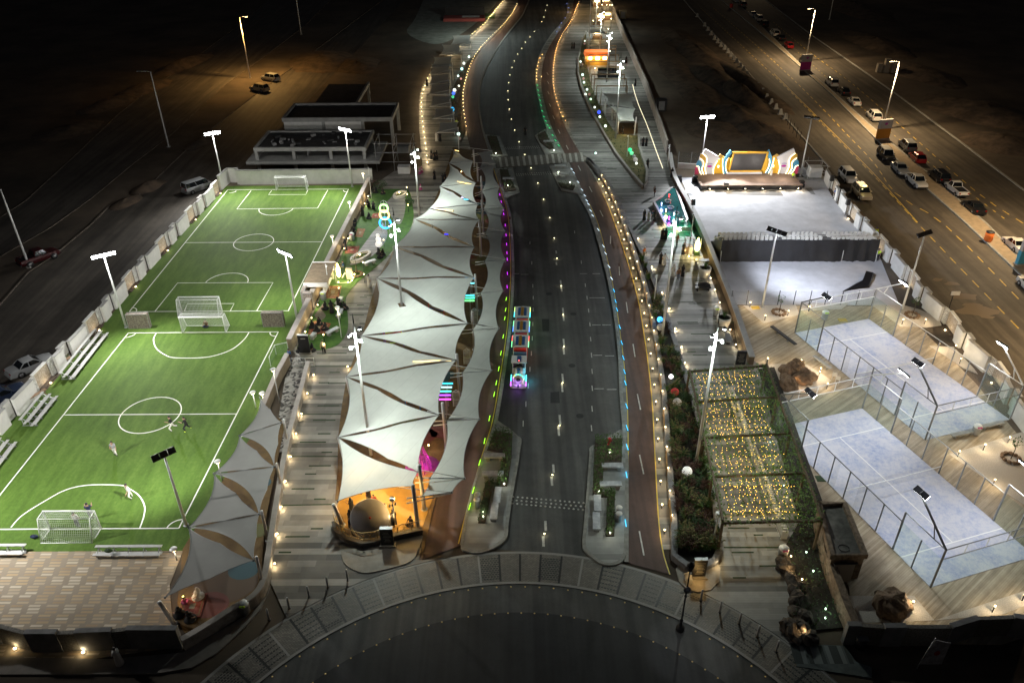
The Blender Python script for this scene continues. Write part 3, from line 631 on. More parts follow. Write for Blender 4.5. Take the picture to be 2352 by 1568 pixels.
def person(loc, rz, label, top='white', legs='black', pose='stand', robe=None, head='hair', group=None, shoe=None, h=1.0):
 t = thing('person', label, 'person', (loc[0], loc[1], loc[2] if len(loc) > 2 else 0), rz, group); t.scale = (h, h, h)
 k = (pose, top, legs, shoe, robe)
 if k not in BODYV:
  me = BODIES[pose][0].copy(); ms = [SKIN, CL[robe or top], CL[robe or legs], NEON if shoe else SHOE]
  for i, m_ in enumerate(ms): me.materials[i] = m_
  BODYV[k] = me
 b = bpy.data.objects.new('body', BODYV[k]); COL.objects.link(b); b.parent = t
 hd = BODIES[pose][1]; mb = MB()
 if head == 'hair': mb.ball((hd.x, hd.y-.025, hd.z+.035), .108, 10, sc=(1,1.05,.95)); mb.build('hair', HAIR, t)
 elif head == 'scarf':
  mb.ball((hd.x, hd.y-.03, hd.z+.0), .128, 10, sc=(1,1,1.15)); mb.lathe([(.20,-.30),(.17,-.2),(.11,-.1)], (hd.x, hd.y-.03, hd.z), 10); mb.build('headscarf', ABAYA, t)
 elif head == 'ghutra':
  mb.ball((hd.x, hd.y-.025, hd.z+.03), .122, 10); mb.lathe([(.19,-.28),(.15,-.12),(.12,0)], (hd.x, hd.y-.06, hd.z), 10); mb.build('headscarf', CL['white'], t)
 elif head == 'helmet': mb.ball((hd.x, hd.y-.01, hd.z+.05), .125, 10, sc=(1,1.1,.85)); mb.build('hard_hat', CL['white'], t)
 elif head == 'cap': mb.ball((hd.x, hd.y, hd.z+.045), .112, 10); mb.box((hd.x, hd.y+.13, hd.z+.05), (.15,.12,.015)); mb.build('cap', CL['navy'], t)
 if robe: robe_mesh(pose, 1.0).build('robe', CL[robe], t)
 return t
def woman(loc, rz, label, pose='stand', group=None, h=.94): return person(loc, rz, label, pose=pose, robe='black', head='scarf', group=group, h=h)
# ================================================================ vehicles
GLASSC = mat('car_glass', (.006,.008,.01), .08, spec=.8); TYRE = mat('tyre_rubber', (.012,.012,.012), .8); RIM = mat('wheel_rim', (.35,.35,.36), .35, .8)
HEADL = mat('headlight_lens', (.6,.62,.62), .15); TAILL = mat('taillight_lens', (.35,.01,.01), .25)
PAINT = {k: mat('paint_'+k, c, .28, .15, spec=.6) for k, c in dict(white=(.62,.61,.58), black=(.012,.012,.014), silver=(.33,.34,.35), grey=(.11,.115,.12), red=(.28,.012,.015), tan=(.33,.27,.18), navy=(.02,.03,.06), maroon=(.05,.006,.008)).items()}
# side profile stations: (y, z_bottom, z_belt, z_roof(or None), half width)
CARS = {
 'sedan':  dict(L=4.7, W=1.80, sill=.26, hood=.80, belt=.92, roof=1.44, boot=.98, ws=(.95,.30), rear=(-.75,-1.45), wheels=(1.40,-1.38), r=.33),
 'suv':    dict(L=4.8, W=1.92, sill=.34, hood=1.02, belt=1.12, roof=1.82, boot=1.12, ws=(1.05,.60), rear=(-1.95,-2.30), wheels=(1.45,-1.45), r=.38),
 'hatch':  dict(L=4.3, W=1.80, sill=.28, hood=.90, belt=1.0, roof=1.55, boot=1.0, ws=(.95,.40), rear=(-1.35,-2.0), wheels=(1.30,-1.25), r=.34),
 'van':    dict(L=4.9, W=1.85, sill=.30, hood=1.05, belt=1.2, roof=1.95, boot=1.2, ws=(1.75,1.10), rear=(-2.25,-2.40), wheels=(1.55,-1.50), r=.34),
 'pickup': dict(L=5.2, W=1.88, sill=.40, hood=1.05, belt=1.12, roof=1.80, boot=1.08, ws=(1.10,.62), rear=(-.55,-.72), wheels=(1.60,-1.60), r=.39, bed=(-.80,-2.5)),
 'truck':  dict(L=5.2, W=1.78, sill=.42, hood=1.0, belt=1.10, roof=1.78, boot=1.05, ws=(1.45,.95), rear=(.10,-.05), wheels=(1.65,-1.60), r=.38, bed=(-.15,-2.5)),
}
def car(name, kind, paint, label, cat, loc, rz, roof=None, group=None):
 K = CARS[kind]; L, Wd = K['L']/2, K['W']/2; P = PAINT[paint]; t = thing(name, label, cat, loc, rz, group)
 mb = MB(); bed = K.get('bed')
 # lower body: lofted sections front to back
 secs = [(L,K['sill']+.12,K['hood']-.22,Wd*.80),(L-.12,K['sill'],K['hood']-.12,Wd*.93),(L-.55,K['sill']-.04,K['hood'],Wd),(K['ws'][0]+.05,K['sill']-.06,K['belt']-.05,Wd),(0,K['sill']-.06,K['belt'],Wd),(K['rear'][1],K['sill']-.04,K['boot'],Wd),(-L+.35,K['sill'],K['boot'],Wd*.98),(-L+.06,K['sill']+.06,K['boot']-.06,Wd*.93),(-L,K['sill']+.14,K['boot']-.2,Wd*.86)]
 vs = []; fs = []
 for y, z0, z1, w in secs: vs += [(-w*.92,y,z0),(-w,y,(z0+z1)/2),(-w*.94,y,z1-.03),(-w*.80,y,z1),(w*.80,y,z1),(w*.94,y,z1-.03),(w,y,(z0+z1)/2),(w*.92,y,z0)]
 for i in range(len(secs)-1):
  for k in range(8): fs.append((i*8+k, (i+1)*8+k, (i+1)*8+(k+1)%8, i*8+(k+1)%8))
 fs += [tuple(range(8)), tuple(len(vs)-1-k for k in range(8))]
 mb.add(vs, fs, 0)
 for y in K['wheels']:
  for s in (-1,1): mb.lathe([(K['r']+.06,-.02),(K['r']+.06,.02)], (0,0,0), 14, 1, M=Matrix.Translation((s*(Wd-.01),y,K['r'])) @ Matrix.Rotation(R(90),4,'Y'))
 for y in (L-.01, -L-.03): mb.box((0,y,K['sill']+.02), (Wd*1.7,.14,.2), 0, 1 if kind in ('pickup','truck') else 0)
 if bed:
  b0, b1 = bed; z = K['boot']
  for s in (-1,1): mb.box((s*(Wd-.06),(b0+b1)/2,z-.01), (.10,b0-b1,.10))
  mb.box((0,b1+.05,z-.01), (Wd*1.9,.08,.10)); mb.box((0,(b0+b1)/2,z-.005), (Wd*1.72,b0-b1-.15,.012), 0, 1)
 mb.build('body', [P, BLACK], t)
 wf, wr = K['ws'], K['rear']; zb, zr = K['belt']-.03, K['roof']; b = Wd*.90; c = Wd*.74
 base = [(-b,wf[0],zb),(b,wf[0],zb),(b,wr[1],zb),(-b,wr[1],zb)]; top = [(-c,wf[1],zr-.05),(c,wf[1],zr-.05),(c,wr[0],zr-.05),(-c,wr[0],zr-.05)]
 MB().add(base+top, [(0,1,5,4),(1,2,6,5),(2,3,7,6),(3,0,4,7)]).build('window_glass', GLASSC, t)
 rm = MB(); rp_ = PAINT[roof or paint]
 rm.add([(-c-.02,wf[1]+.04,zr-.06),(c+.02,wf[1]+.04,zr-.06),(c+.02,wr[0]-.04,zr-.06),(-c-.02,wr[0]-.04,zr-.06),(-c+.1,wf[1]-.12,zr),(c-.1,wf[1]-.12,zr),(c-.1,wr[0]+.1,zr),(-c+.1,wr[0]+.1,zr)], [(0,1,5,4),(1,2,6,5),(2,3,7,6),(3,0,4,7),(4,5,6,7)], 0, False)
 for s in (-1,1):
  for (y0, y1) in ((wf[0], wf[1]), (wr[1], wr[0])): rm.bar((s*(b+.01), y0, zb), (s*(c+.01), y1, zr-.05), .08, .06)
  ym = (wf[1]+wr[0])/2
  if kind not in ('truck',): rm.bar((s*(b+.01), (wf[0]+wr[1])/2-.1, zb), (s*(c+.01), ym-.1, zr-.05), .09, .05)
 rm.build('roof', rp_, t)
 for s in (-1,1):
  MB().box((s*Wd*.66,L-.10,K['hood']-.30), (.34,.14,.14)).build('headlight', HEADL, t)
  MB().box((s*Wd*.72,-L+.06,K['boot']-.30), (.24,.12,.22)).build('taillight', TAILL, t)
  MB().box((s*(Wd+.09),wf[0]-.25,K['belt']-.02), (.18,.12,.14)).build('wing_mirror', P, t)
  for y in K['wheels']:
   T = Matrix.Translation((s*(Wd-.11),y,K['r'])) @ Matrix.Rotation(R(90),4,'Y')
   w = MB().lathe([(K['r']*.7,-.12),(K['r'],-.08),(K['r'],.08),(K['r']*.7,.12)], (0,0,0), 14, M=T).build('wheel', TYRE, t)
   MB().lathe([(K['r']*.62,-.125),(K['r']*.62,.125)], (0,0,0), 10, M=T).build('rim', RIM, w)
 return t
# ================================================================ lamps and poles
def floodlight_pole(b, top_py, label, lit, aim, heads=4, power=9000, group='floodlight poles', col=(.93,.97,1), cone=120, spill=.05):
 b = Vector((b.x, b.y, 0)); H = height_at(b, top_py); t = thing('floodlight_pole', label, 'floodlight pole', b, 0, group)
 MB().tube([(0,0,0),(0,0,H*.5),(0,0,H)], [.13,.11,.08], 8).build('pole', WHITE_METAL, t); MB().lathe([(.24,0),(.24,.06),(.15,.1)], (0,0,0), 10).build('base_plate', GREY_METAL, t)
 d = Vector((aim[0]-b.x, aim[1]-b.y, 0)).normalized(); s = Vector((-d.y, d.x, 0)); w = .62
 MB().bar(s*-(heads*w/2)+Vector((0,0,H)), s*(heads*w/2)+Vector((0,0,H)), .09).build('cross_bar', GREY_METAL, t)
 L = (Vector((aim[0], aim[1], 0))-Vector((b.x, b.y, H))).normalized()
 for i in range(heads):
  c = s*((i-(heads-1)/2)*w)+Vector((0,0,H+.08))+d*.12
  up = s.cross(L).normalized(); up = up if up.z > 0 else -up
  hd = MB(); q = [c+s*x*.29+up*y*.27 for x, y in ((-1,-1),(1,-1),(1,1),(-1,1))]; bk = [p-L*.16 for p in q]
  hd.add(bk+q, [(0,1,2,3),(0,4,5,1),(1,5,6,2),(2,6,7,3),(3,7,4,0)]); h_ = hd.build('floodlight_head', DARK_METAL, t)
  MB().add([p-L*.03 for p in q], [(3,2,1,0)]).build('lens', LIT_COOL if lit else GLASSC, h_)
 if lit and power:
  q = lamp('SPOT', Vector((0,0,H+.05))+L*.5, power, col, .35, t, cone=cone, blend=.9, aim=Vector((0,0,H+.05))+L*3); lamp('POINT', Vector((0,0,H+.1))+L*.9, power*spill, col, .4, t)
 return t
def mast(b, top_py, label, lit=True, power=2600, n=4, col=(.9,1,.92), group='tall lighting masts', flip=1):
 b = Vector((b.x, b.y, 0)); H = height_at(b, top_py); t = thing('lighting_mast', label, 'lighting mast', b, 0, group)
 MB().tube([(0,0,.05),(0,0,H*.5),(0,0,H)], [.14,.12,.08], 8).build('pole', WHITE_METAL, t); MB().lathe([(.26,0),(.26,.07),(.16,.12)], (0,0,0), 10).build('base_plate', GREY_METAL, t)
 MB().lathe([(.06,0),(.03,.9)], (0,0,H), 6).build('finial', DARK_METAL, t)
 for i in range(n):
  z = H-.35-i*.62; a = (.5 if i % 2 == 0 else 2.6)*flip; d = Vector((math.cos(a), -.45-.25*(i % 2), 0)).normalized()*.55
  hd = MB(); hd.bar((0,0,z), (d.x,d.y,z+.08), .06); hd.lathe([(.06,.2),(.17,.1),(.2,0)], (d.x,d.y,z), 10); h_ = hd.build('spotlight', GREY_METAL, t)
  MB().ball((d.x,d.y,z-.03), .17, 8, sc=(1,1,.55)).build('lamp_lens', LIT_MAST if lit and (i or True) else GLASSC, h_)
 if lit: lamp('SPOT', (0,-.3,H-.9), power, col, .3, t, aim=(0,-1.0,0), cone=150, blend=.9)
 return t
def post_lamp(b, top_py, label, power=120, group='mushroom post lamps', H=None, col=(1,.93,.75), lit=True):
 b = Vector((b.x, b.y, b.z)); H = H or height_at(b, top_py); t = thing('post_lamp', label, 'lamp', b, 0, group)
 MB().tube([(0,0,0),(0,0,H-.25)], [.06,.045], 7).build('post', WHITE_METAL, t)
 MB().lathe([(.045,H-.25),(.12,H-.12),(.16,H-.06),(.30,H),(.27,H+.05),(.05,H+.09)], (0,0,0), 12).build('lamp_head', WHITE_METAL, t)
 MB().lathe([(.17,H-.14),(.20,H-.07)], (0,0,0), 12).build('lamp_glow', LIT_WARM if lit else GLASSC, t)
 if lit: lamp('POINT', (0,0,H-.35), power, col, .12, t)
 return t
def street_light(b, top_py, label, power, side=-1, group='tall street lights', lit=True, col=(1,.72,.40)):
 b = Vector((b.x, b.y, 0)); H = height_at(b, top_py); t = thing('street_light', label, 'street light', b, 0, group)
 MB().tube([(0,0,0),(0,0,H*.6),(0,0,H)], [.16,.12,.09], 8).build('pole', WHITE_METAL, t); MB().box((0,0,0), (.5,.5,.25)).build('footing', CONCRETE, t)
 MB().tube([(0,0,H-.05),(side*.6,-.2,H+.12),(side*1.5,-.5,H+.2)], .05, 6).build('arm', WHITE_METAL, t)
 h_ = MB().box((side*1.75,-.55,H+.16), (.75,.34,.14)).build('lamp_head', GREY_METAL, t)
 MB().box((side*1.78,-.57,H+.12), (.6,.28,.035)).build('lens', glow('lit_street', (1,.74,.34), 18) if lit else GLASSC, h_)
 if lit: lamp('SPOT', (side*1.8,-.6,H), power, col, .25, t, aim=(side*1.8,-.6,0), cone=165, blend=1.0); lamp('POINT', (side*1.8,-.6,H-.1), power*.12, col, .25, t)
 return t
# little bollard / marker lights: one source of each kind, copied
def bollard_src(name, label, group, h, lit, power, col, cat='bollard light', lightz=None, g=1.0):
 t = thing(name, label, cat, (0,0,-50), 0, group)
 MB().lathe([(.04*g,0),(.04*g,h),(.03*g,h+.02)], (0,0,0), 7).build('post', DARK_METAL, t)
 MB().lathe([(.052*g,h-.12*g),(.06*g,h-.09*g),(.06*g,h-.02),(.045*g,h+.01)], (0,0,0), 7).build('lamp_glow', lit, t)
 if power: lamp('POINT', (0,-.16,lightz or h), power, col, .06, t)
 return t
def row_of(src, spots, label=None, group=None):
 for i, s in enumerate(spots):
  p, a = s[0], (s[1] if len(s) > 1 else 0)
  if i == 0: src.location = p; src.rotation_euler.z = a
  else: dup(src, p, a)
# ================================================================ walls
def wall_thing(name, label, line, h, th, mats, cat='wall', cop=None, group=None):
 L = [Vector((p[0], p[1], 0)) for p in line]; o = L[0]; loc = Vector((o.x, o.y, 0)); t = thing(name, label, cat, loc, 0, group)
 q = [p-loc for p in L]
 MB().slab(q, th, 0, h).build('wall_body', mats[0], t)
 if cop: MB().slab(q, th+.10, h, h+.10).build('coping', mats[1], t)
 return t
def stepped_wall(name, label, line, h, seq, out=1, start=0.0, uplabel=None, lights=None):
 """boundary wall of plaster panels, pierced screens and stone panels set back in turn; `line` runs along the inner face"""
 loc = Vector((line[0].x, line[0].y, 0)); t = thing(name, label, 'wall', loc)
 D = []; acc = 0
 for a, b in zip(line, line[1:]):
  D.append((acc, a, b, (b-a).length)); acc += (b-a).length
 def at(s):
  for s0, a, b, l in D:
   if s <= s0+l+1e-6: return a+(b-a)*((s-s0)/l), (b-a).normalized()
  a, b = line[-2], line[-1]; return b, (b-a).normalized()
 s = start; i = 0; spots = []
 while s < acc-.5:
  k, l, off = seq[i % len(seq)]; e = min(s+l, acc); p, d = at(s); q, d2 = at(e); nrm = Vector((-d.y, d.x, 0))*out
  p, q = p+nrm*off-loc, q+nrm*off-loc
  if k == 'P':
   w = MB(); w.slab([p, q], .3, 0, h); w.slab([p-(q-p).normalized()*.03, q+(q-p).normalized()*.03], .4, h, h+.07, 1); w.build('plaster_panel', [PLASTER, CONCRETE], t)
  elif k == 'S':
   m = MB(); u = (q-p).normalized(); n_ = max(3, int((q-p).length/.16))
   for x in range(n_+1): c = p+(q-p)*(x/n_); m.bar((c.x,c.y,.05), (c.x,c.y,h), .045)
   for z in range(int(h/.18)+1): m.bar((p.x,p.y,.05+z*.18), (q.x,q.y,.05+z*.18), .045)
   for x in range(int(n_*h*1.4)):
    a_ = rp.random(); z = rp.uniform(.1,h-.1); c = p+(q-p)*a_; m.bar((c.x-u.x*.1,c.y-u.y*.1,z-.08), (c.x+u.x*.1,c.y+u.y*.1,z+.08), .05)
   m.build('screen_panel', SCREENM, t)
  else:
   w = MB(); w.slab([p, q], .3, 0, h-.12); w.build('stone_panel', STONE, t)
   f = MB()
   for a_, b_ in (((p.x,p.y,h-.1),(q.x,q.y,h-.1)),): f.bar(a_, b_, .34, .1)
   f.build('frame', SCREENM, t); c = (p+q)/2+loc-nrm*(off+.25); spots.append((c, math.atan2(d.y, d.x)))
   b_ = MB(); b_.slab([p-nrm*.45, q-nrm*.45], .5, .03, .16); b_.build('planter_bed', SOIL, t)
  s = e; i += 1
 return t, spots
SEQ = [('P',3.4,0),('S',.8,.25),('T',2.5,.5),('S',.8,.25),('P',1.6,.0),('P',1.4,.45)]
wl = [Vector((-48.9,40,0)), Vector((-49.0,58.3,0)), Vector((-48.1,77,0)), Vector((-48.1,90,0)), Vector((-47.7,106,0)), Vector((-47.0,120.6,0))]
_, upl = stepped_wall('boundary_wall', 'white stepped boundary wall with stone panels along the left touchline of the football pitches', wl, 2.0, SEQ, 1, .6)
src = thing('ground_uplight', 'small warm uplight in front of a stone panel of the wall beside the football pitch', 'uplight', (0,0,0), 0, 'uplights along the left pitch wall')
MB().lathe([(.14,.03),(.14,.10),(.10,.12)], (0,0,0), 8).build('housing', GREY_METAL, src); MB().lathe([(.11,.121),(.10,.16),(.02,.17)], (0,0,0), 8).build('lens', glow('lit_up', (1,.82,.5), 10), src); lamp('POINT', (0,0,.35), 14, (1,.78,.45), .08, src)
row_of(src, upl)
rwl = [G(*p) for p in [(1893,414),(1919,461),(1962,517),(2032,596),(2064,632),(2114,701),(2167,748),(2216,817),(2282,875),(2318,949),(2420,1080)]]
_, upr = stepped_wall('boundary_wall', 'white stepped boundary wall with stone panels and pierced screens between padel courts and street', rwl, 2.0, SEQ, 1, .2)
for i, (c, a) in enumerate(upr):
 if i in (0,): continue
 dup(src, c, a, 'small warm uplight at the foot of the right-hand boundary wall by the street', 'uplights along the right boundary wall')
# far wall behind the far goal and its corner blocks
wall_thing('end_wall', 'plain white wall behind the far football goal', [(-44.9,123.6),(-22.9,123.9)], 2.4, .35, (PLASTER, CONCRETE), cop=True)
wall_thing('corner_wall', 'white stepped corner of the wall at the far left end of the pitch', [(-47.3,121.0),(-46.9,124.6),(-45.2,124.6),(-45.1,123.6)], 2.4, .35, (PLASTER, CONCRETE), cop=True)
COPE = mat('coping_stone', (.42,.38,.35), .8, 0, .1, 1.5); WARMW = mat('sand_render', (.34,.26,.18), .85, 0, .15, 1)
wall_thing('garden_wall', 'long sand coloured wall with a pale coping between the football pitch and the lawn garden', [G(850,428),G(765,600),G(668,806)], 1.5, .5, (WARMW, COPE), cop=True)
wall_thing('ramp_wall', 'short sand coloured wall between the near pitch corner and the pebble path', [G(664,835),G(640,880),G(607,960)], 1.3, .4, (WARMW, COPE), cop=True)
wall_thing('promenade_wall', 'long low wall with floor lights between the small canopies and the left promenade', smooth([G(711,850),G(679,975),G(664,1034),G(640,1175),G(624,1280),G(612,1350),G(590,1388),G(540,1420),G(470,1465),G(424,1492)], 4), 1.1, .35, (mat('grey_stone_wall', (.26,.24,.22), .85, 0, .25, 2.2, bump=.3), COPE), cop=True)
# lights along that wall
lw = bollard_src('wall_light', 'small warm light at the foot of the low wall beside the left promenade', 'floor lights along the left promenade wall', .42, LIT_BOL, 26, (1,.76,.42), 'wall light')
row_of(lw, [(f(*p)+Vector((.28,0,.0)),) for f, p in [(zM,(602,1062)),(zM,(558,1190)),(zM,(517,1333)),(zM,(478,1472)),(zV,(425,62)),(zV,(390,228)),(zV,(362,400)),(zV,(334,582)),(zV,(315,782)),(zV,(232,985)),(zU,(1518,1130)),(zU,(1290,1300)),(zM,(840,1003))]])
# dark outer walls at the two near corners
DARKW = mat('dark_render', (.2,.2,.2), .85, 0, .2, 1);
for lab, line in (('dark outer wall of panels below the brick terrace at the bottom left corner', [zU(1235,1320),zU(900,1320),zU(800,1330),zU(560,1340),zU(440,1345),zU(230,1345),zU(30,1290),zU(-200,1290)]), ('dark outer wall of panels below the padel deck at the bottom right corner', [zY(1520,1290),zY(1405,1270),zY(1190,1280),zY(1030,1330),zY(760,1330),zY(630,1330),zY(490,1320),zY(410,1320)])):
 loc = Vector((line[0].x, line[0].y, 0)); t = thing('outer_wall', lab, 'wall', loc)
 for i, (a, b) in enumerate(zip(line, line[1:])):
  a, b = a-loc, b-loc; st_ = i % 2 == 1
  MB().slab([a, b], .3 if st_ else .4, 0, 1.9 if st_ else 2.05).build('stone_panel' if st_ else 'wall_panel', mat('pebble_panel', (.16,.15,.13), .8, 0, .4, 8) if st_ else DARKW, t)
up2 = [(zU(130,1300),'white uplight in the dark recess at the foot of the bottom left wall'),(zU(585,1325),'small uplight before the pebble panel of the bottom left wall'),(zY(1030,1290),'white uplight in the recess of the bottom right outer wall'),(zY(672,1290),'faint uplight before the pebble panel of the bottom right wall')]
for p, l in up2:
 q = dup(src, p+Vector((0,-.5,0)), 0, l, 'uplights at the outer walls')
# pavements outside the walls
mb = MB(); mb.prism([xy(p) for p in (G(420,1500),G(540,1430),G(590,1398),G(615,1365),G(622,1345),G(600,1400),G(560,1445),G(500,1500),G(440,1535),G(360,1548),G(200,1550),G(0,1550),G(0,1510),G(250,1515))], 0, .13); st('pavement', mb, mat('pavement_pale', (.22,.2,.18), .75, 0, .15, 1))
mb = MB(); mb.prism([xy(p) for p in (zX(1010,1330),zX(1340,1345),zX(1400,1440),zX(1500,1475),zX(1500,1540),zX(1040,1470))], 0, .10)
for i in range(9): a, b = zX(1030+i*38,1345), zX(1060+i*40,1455); mb.bar((a.x,a.y,.103), (b.x,b.y,.103), .3 if i % 3 else .6, .006, 1+(i % 2))
st('pavement', mb, [mat('pavement_dark', (.11,.13,.13), .7, 0, .2, 2), mat('pave_band', (.05,.06,.06), .7), mat('pave_band_pale', (.2,.22,.22), .7)])
# ================================================================ unfinished concrete building behind the far wall
bx = [G(571,392), G(846,392)]
loc = Vector((-35, 131, 0)); t = thing('concrete_building', 'unfinished grey concrete building with open bays behind the far football goal', 'building', loc)
BC = mat('raw_concrete', (.30,.30,.29), .9, 0, .15, .6); BLK = mat('block_wall', (.24,.24,.24), .9, 0, .12, 1.2); ROOFD = mat('dark_roof', (.035,.035,.037), .95, 0, .3, .8)
def lb(c, d, name, m, par=None): return MB().box((c[0]-loc.x, c[1]-loc.y, c[2]), d).build(name, m, par or t)
f1 = 129.5
lb((-33.6,133.6,1.65),(22.6,10.4,.5),'floor_slab',BC); lb((-34.0,134,3.7),(18.6,9.0,.3),'roof_slab',ROOFD)
for yy in (f1,138.6): lb((-34.0,yy,3.65),(19.0,.45,.62),'parapet_beam',BC)
for x in (-43.3,-24.7): lb((x,134,3.65),(.45,8.6,.6),'parapet_beam',BC)
for x in (-43.2,-36.9,-30.6,-24.9): lb((x,f1+.1,0),(.5,.5,1.65),'column',BC); lb((x,f1+.1,2.15),(.5,.5,1.5),'column',BC)
lb((-34,138.3,0),(18.6,.3,3.6),'back_wall',BLK); lb((-43.4,134,2.15),(.3,7.5,.8),'side_wall',BLK); lb((-35,134.6,2.15),(.25,6.5,1.5),'partition_wall',BLK); lb((-40,136.5,2.15),(5,.3,1.0),'partition_wall',PLASTER)
# rear block
for yy in (143,152.4): lb((-31.75,yy,4.55),(20.3,.4,.75),'parapet_beam',BC)
for x in (-41.7,-21.8): lb((x,147.7,4.55),(.4,9.0,.75),'parapet_beam',BC)
lb((-31.75,147.7,4.6),(19.6,9.0,.3),'roof_slab',ROOFD); lb((-34.4,143.2,0),(14.6,.3,4.55),'block_wall',PLASTER); lb((-41.6,147.7,0),(.3,8.8,4.55),'block_wall',BLK)
for x, y in ((-21.9,143.1),(-21.9,152.2),(-27.2,143.1),(-34.4,143.05)): lb((x,y,0),(.55,.55,4.55),'column',BC)
lb((-29.9,161,4.5),(.4,15,.7),'parapet_beam',BC); lb((-34.2,161,4.5),(8.2,15,.25),'roof_slab',ROOFD); lb((-30,168,0),(.5,.5,4.5),'column',BC)
for i in range(26):
 x, y = rp.uniform(-42,-26), rp.uniform(131,138); MB().box((x-loc.x,y-loc.y,4.0),(rp.uniform(.3,1.3),rp.uniform(.2,.8),rp.uniform(.1,.45)),rp.uniform(0,3)).build('rubble_block', BLK if i % 3 else ROOFD, t)
# odds and ends round it
for (px, py, w, d, h, lab, m) in [(535,388,2.0,1.6,1.3,'white air-conditioning unit on the corner by the unfinished building',PLASTER),(545,392,1.2,1.2,1.0,'smaller white box beside the air-conditioning unit',PLASTER)]:
 p = G(px, py+24); o = thing('ac_unit', lab, 'air conditioner', (p.x, p.y, 0)); MB().box((0,0,.1),(w,d,h)).build('casing', m, o); MB().lathe([(.4,0),(.35,.05)], (0,0,h+.1), 12).build('fan', DARK_METAL, o)
sf = thing('scaffold', 'thin grey scaffold frame standing beside the unfinished building', 'scaffold', (-20,132,0))
for x in (-3,0,3):
 for y in (-2.5,2.5): MB().tube([(x,y,0),(x,y,5)], .05, 5).build('upright', GREY_METAL, sf)
for z in (1.6,3.2,4.8):
 for y in (-2.5,2.5): MB().tube([(-3.4,y,z),(3.4,y,z)], .045, 5).build('ledger', GREY_METAL, sf)
 for x in (-3,0,3): MB().tube([(x,-2.9,z),(x,2.9,z)], .045, 5).build('ledger', GREY_METAL, sf)
lm = lamp
for x, y, lab, m in ((-18.2,128.5,'white site cabin table beside the scaffold',PLASTER),(-17.0,136,'pale crate in the dark yard by the scaffold',BLK),(-19.5,139,'second pale crate further back in the dark yard',BLK)):
 o = thing('site_crate', lab, 'crate', (x,y,0)); MB().box((0,0,.1),(2.0,1.4,1.1)).build('crate_body', m, o); MB().box((0,0,1.2),(2.1,1.5,.08)).build('lid', m, o)
# ================================================================ goals, gabions, benches
NET = mat('net_cord', (.55,.56,.55), .7)
def goal(name, label, c, rz, w=5.0, h=2.1, d=1.5, fine=.16):
 t = thing(name, label, 'goal', c, rz, 'football goals')
 f = MB(); x = w/2
 f.tube([(-x,0,0),(-x,0,h),(x,0,h),(x,0,0)], .07, 8); f.build('goal_frame', WHITE_METAL, t)
 b = MB()
 for s in (-x, x): b.tube([(s,0,h),(s,d*.55,h),(s,d,0),(s,0,.04)], .04, 6)
 b.tube([(-x,d,.04),(x,d,.04)], .04, 6); b.tube([(-x,d*.55,h),(x,d*.55,h)], .03, 6); b.build('stay_bar', WHITE_METAL, t)
 n = MB(); k = int(w/fine)
 prof = [(0,h),(d*.55,h-.05),(d*.72,h*.5),(d,0.03)]
 for i in range(k+1):
  X = -x+w*i/k
  for (a, z0), (b_, z1) in zip(prof, prof[1:]): n.bar((X,a,z0), (X,b_,z1), .014)
 for (a, z0), (b_, z1) in zip(prof, prof[1:]):
  L = math.hypot(b_-a, z1-z0); m = int(L/fine)
  for j in range(m): t_ = j/m; n.bar((-x,a+(b_-a)*t_,z0+(z1-z0)*t_), (x,a+(b_-a)*t_,z0+(z1-z0)*t_), .014)
 for s in (-x, x):
  for j in range(1, int(h/fine)): z = j*fine; yb = d*.55+(d*.45)*(1-z/h); n.bar((s,0,z), (s,yb,z), .014)
  for j in range(1, int(d/fine)): y = j*fine; zt = h if y < d*.55 else h*(1-(y-d*.55)/(d*.45)); n.bar((s,y,0), (s,y,zt), .014)
 n.build('net', NET, t); return t
ga, gb = zU(315,525), zU(707,530); goal('football_goal', 'white football goal with a net at the near end of the near pitch', (ga+gb)/2, R(180), (gb-ga).length*.86, 2.0, 1.6)
ga, gb = zL(1275,748), zL(1572,752); goal('football_goal', 'white netted goal standing behind the near pitch end line, nearer of the back-to-back pair', (ga+gb)/2, 0, (gb-ga).length, 2.1, 1.5)
ga, gb = zL(1258,640), zL(1560,632); goal('football_goal', 'white netted goal of the far pitch, further of the back-to-back pair', (zL(1260,606)+zL(1560,606))/2, R(180), (gb-ga).length*.95, 2.1, 1.4)
ga, gb = zB(357,1328), zB(568,1326); goal('football_goal', 'white football goal before the plain wall at the far end', (ga+gb)/2, 0, (gb-ga).length, 2.2, 1.6)
GAB = mat('gabion_stone', (.15,.12,.10), .9, 0, .5, 7, bump=.8, col2=(.36,.31,.27))
def gabion(name, label, a, b, h, th=.5):
 c = (a+b)/2; t = thing(name, label, 'gabion wall', c, 0, 'gabion walls between the pitches'); q = [a-c, b-c]
 MB().slab(q, th, 0, h).build('stone_fill', GAB, t); u = (q[1]-q[0]).normalized(); n = Vector((-u.y,u.x,0))*(th/2+.01); f = MB()
 for s in (1,-1):
  e = [q[0]+n*s, q[1]+n*s]; f.bar((e[0].x,e[0].y,h), (e[1].x,e[1].y,h), .05); f.bar((e[0].x,e[0].y,0.02), (e[1].x,e[1].y,.02), .05)
  for p in e: f.bar((p.x,p.y,0), (p.x,p.y,h), .05)
 f.build('wire_frame', GREY_METAL, t)
gabion('gabion_wall', 'square stone-filled gabion wall near the left wall between the two pitches', zL(905,716), zL(1053,712), 1.9)
gabion('gabion_wall', 'square stone-filled gabion wall on the garden side between the two pitches', zM(272,703), zM(418,702), 1.9)
gabion('gabion_wall', 'stone-filled gabion end of the dugout beside the garden wall', G(701,708), G(722,708), 2.2, .6)
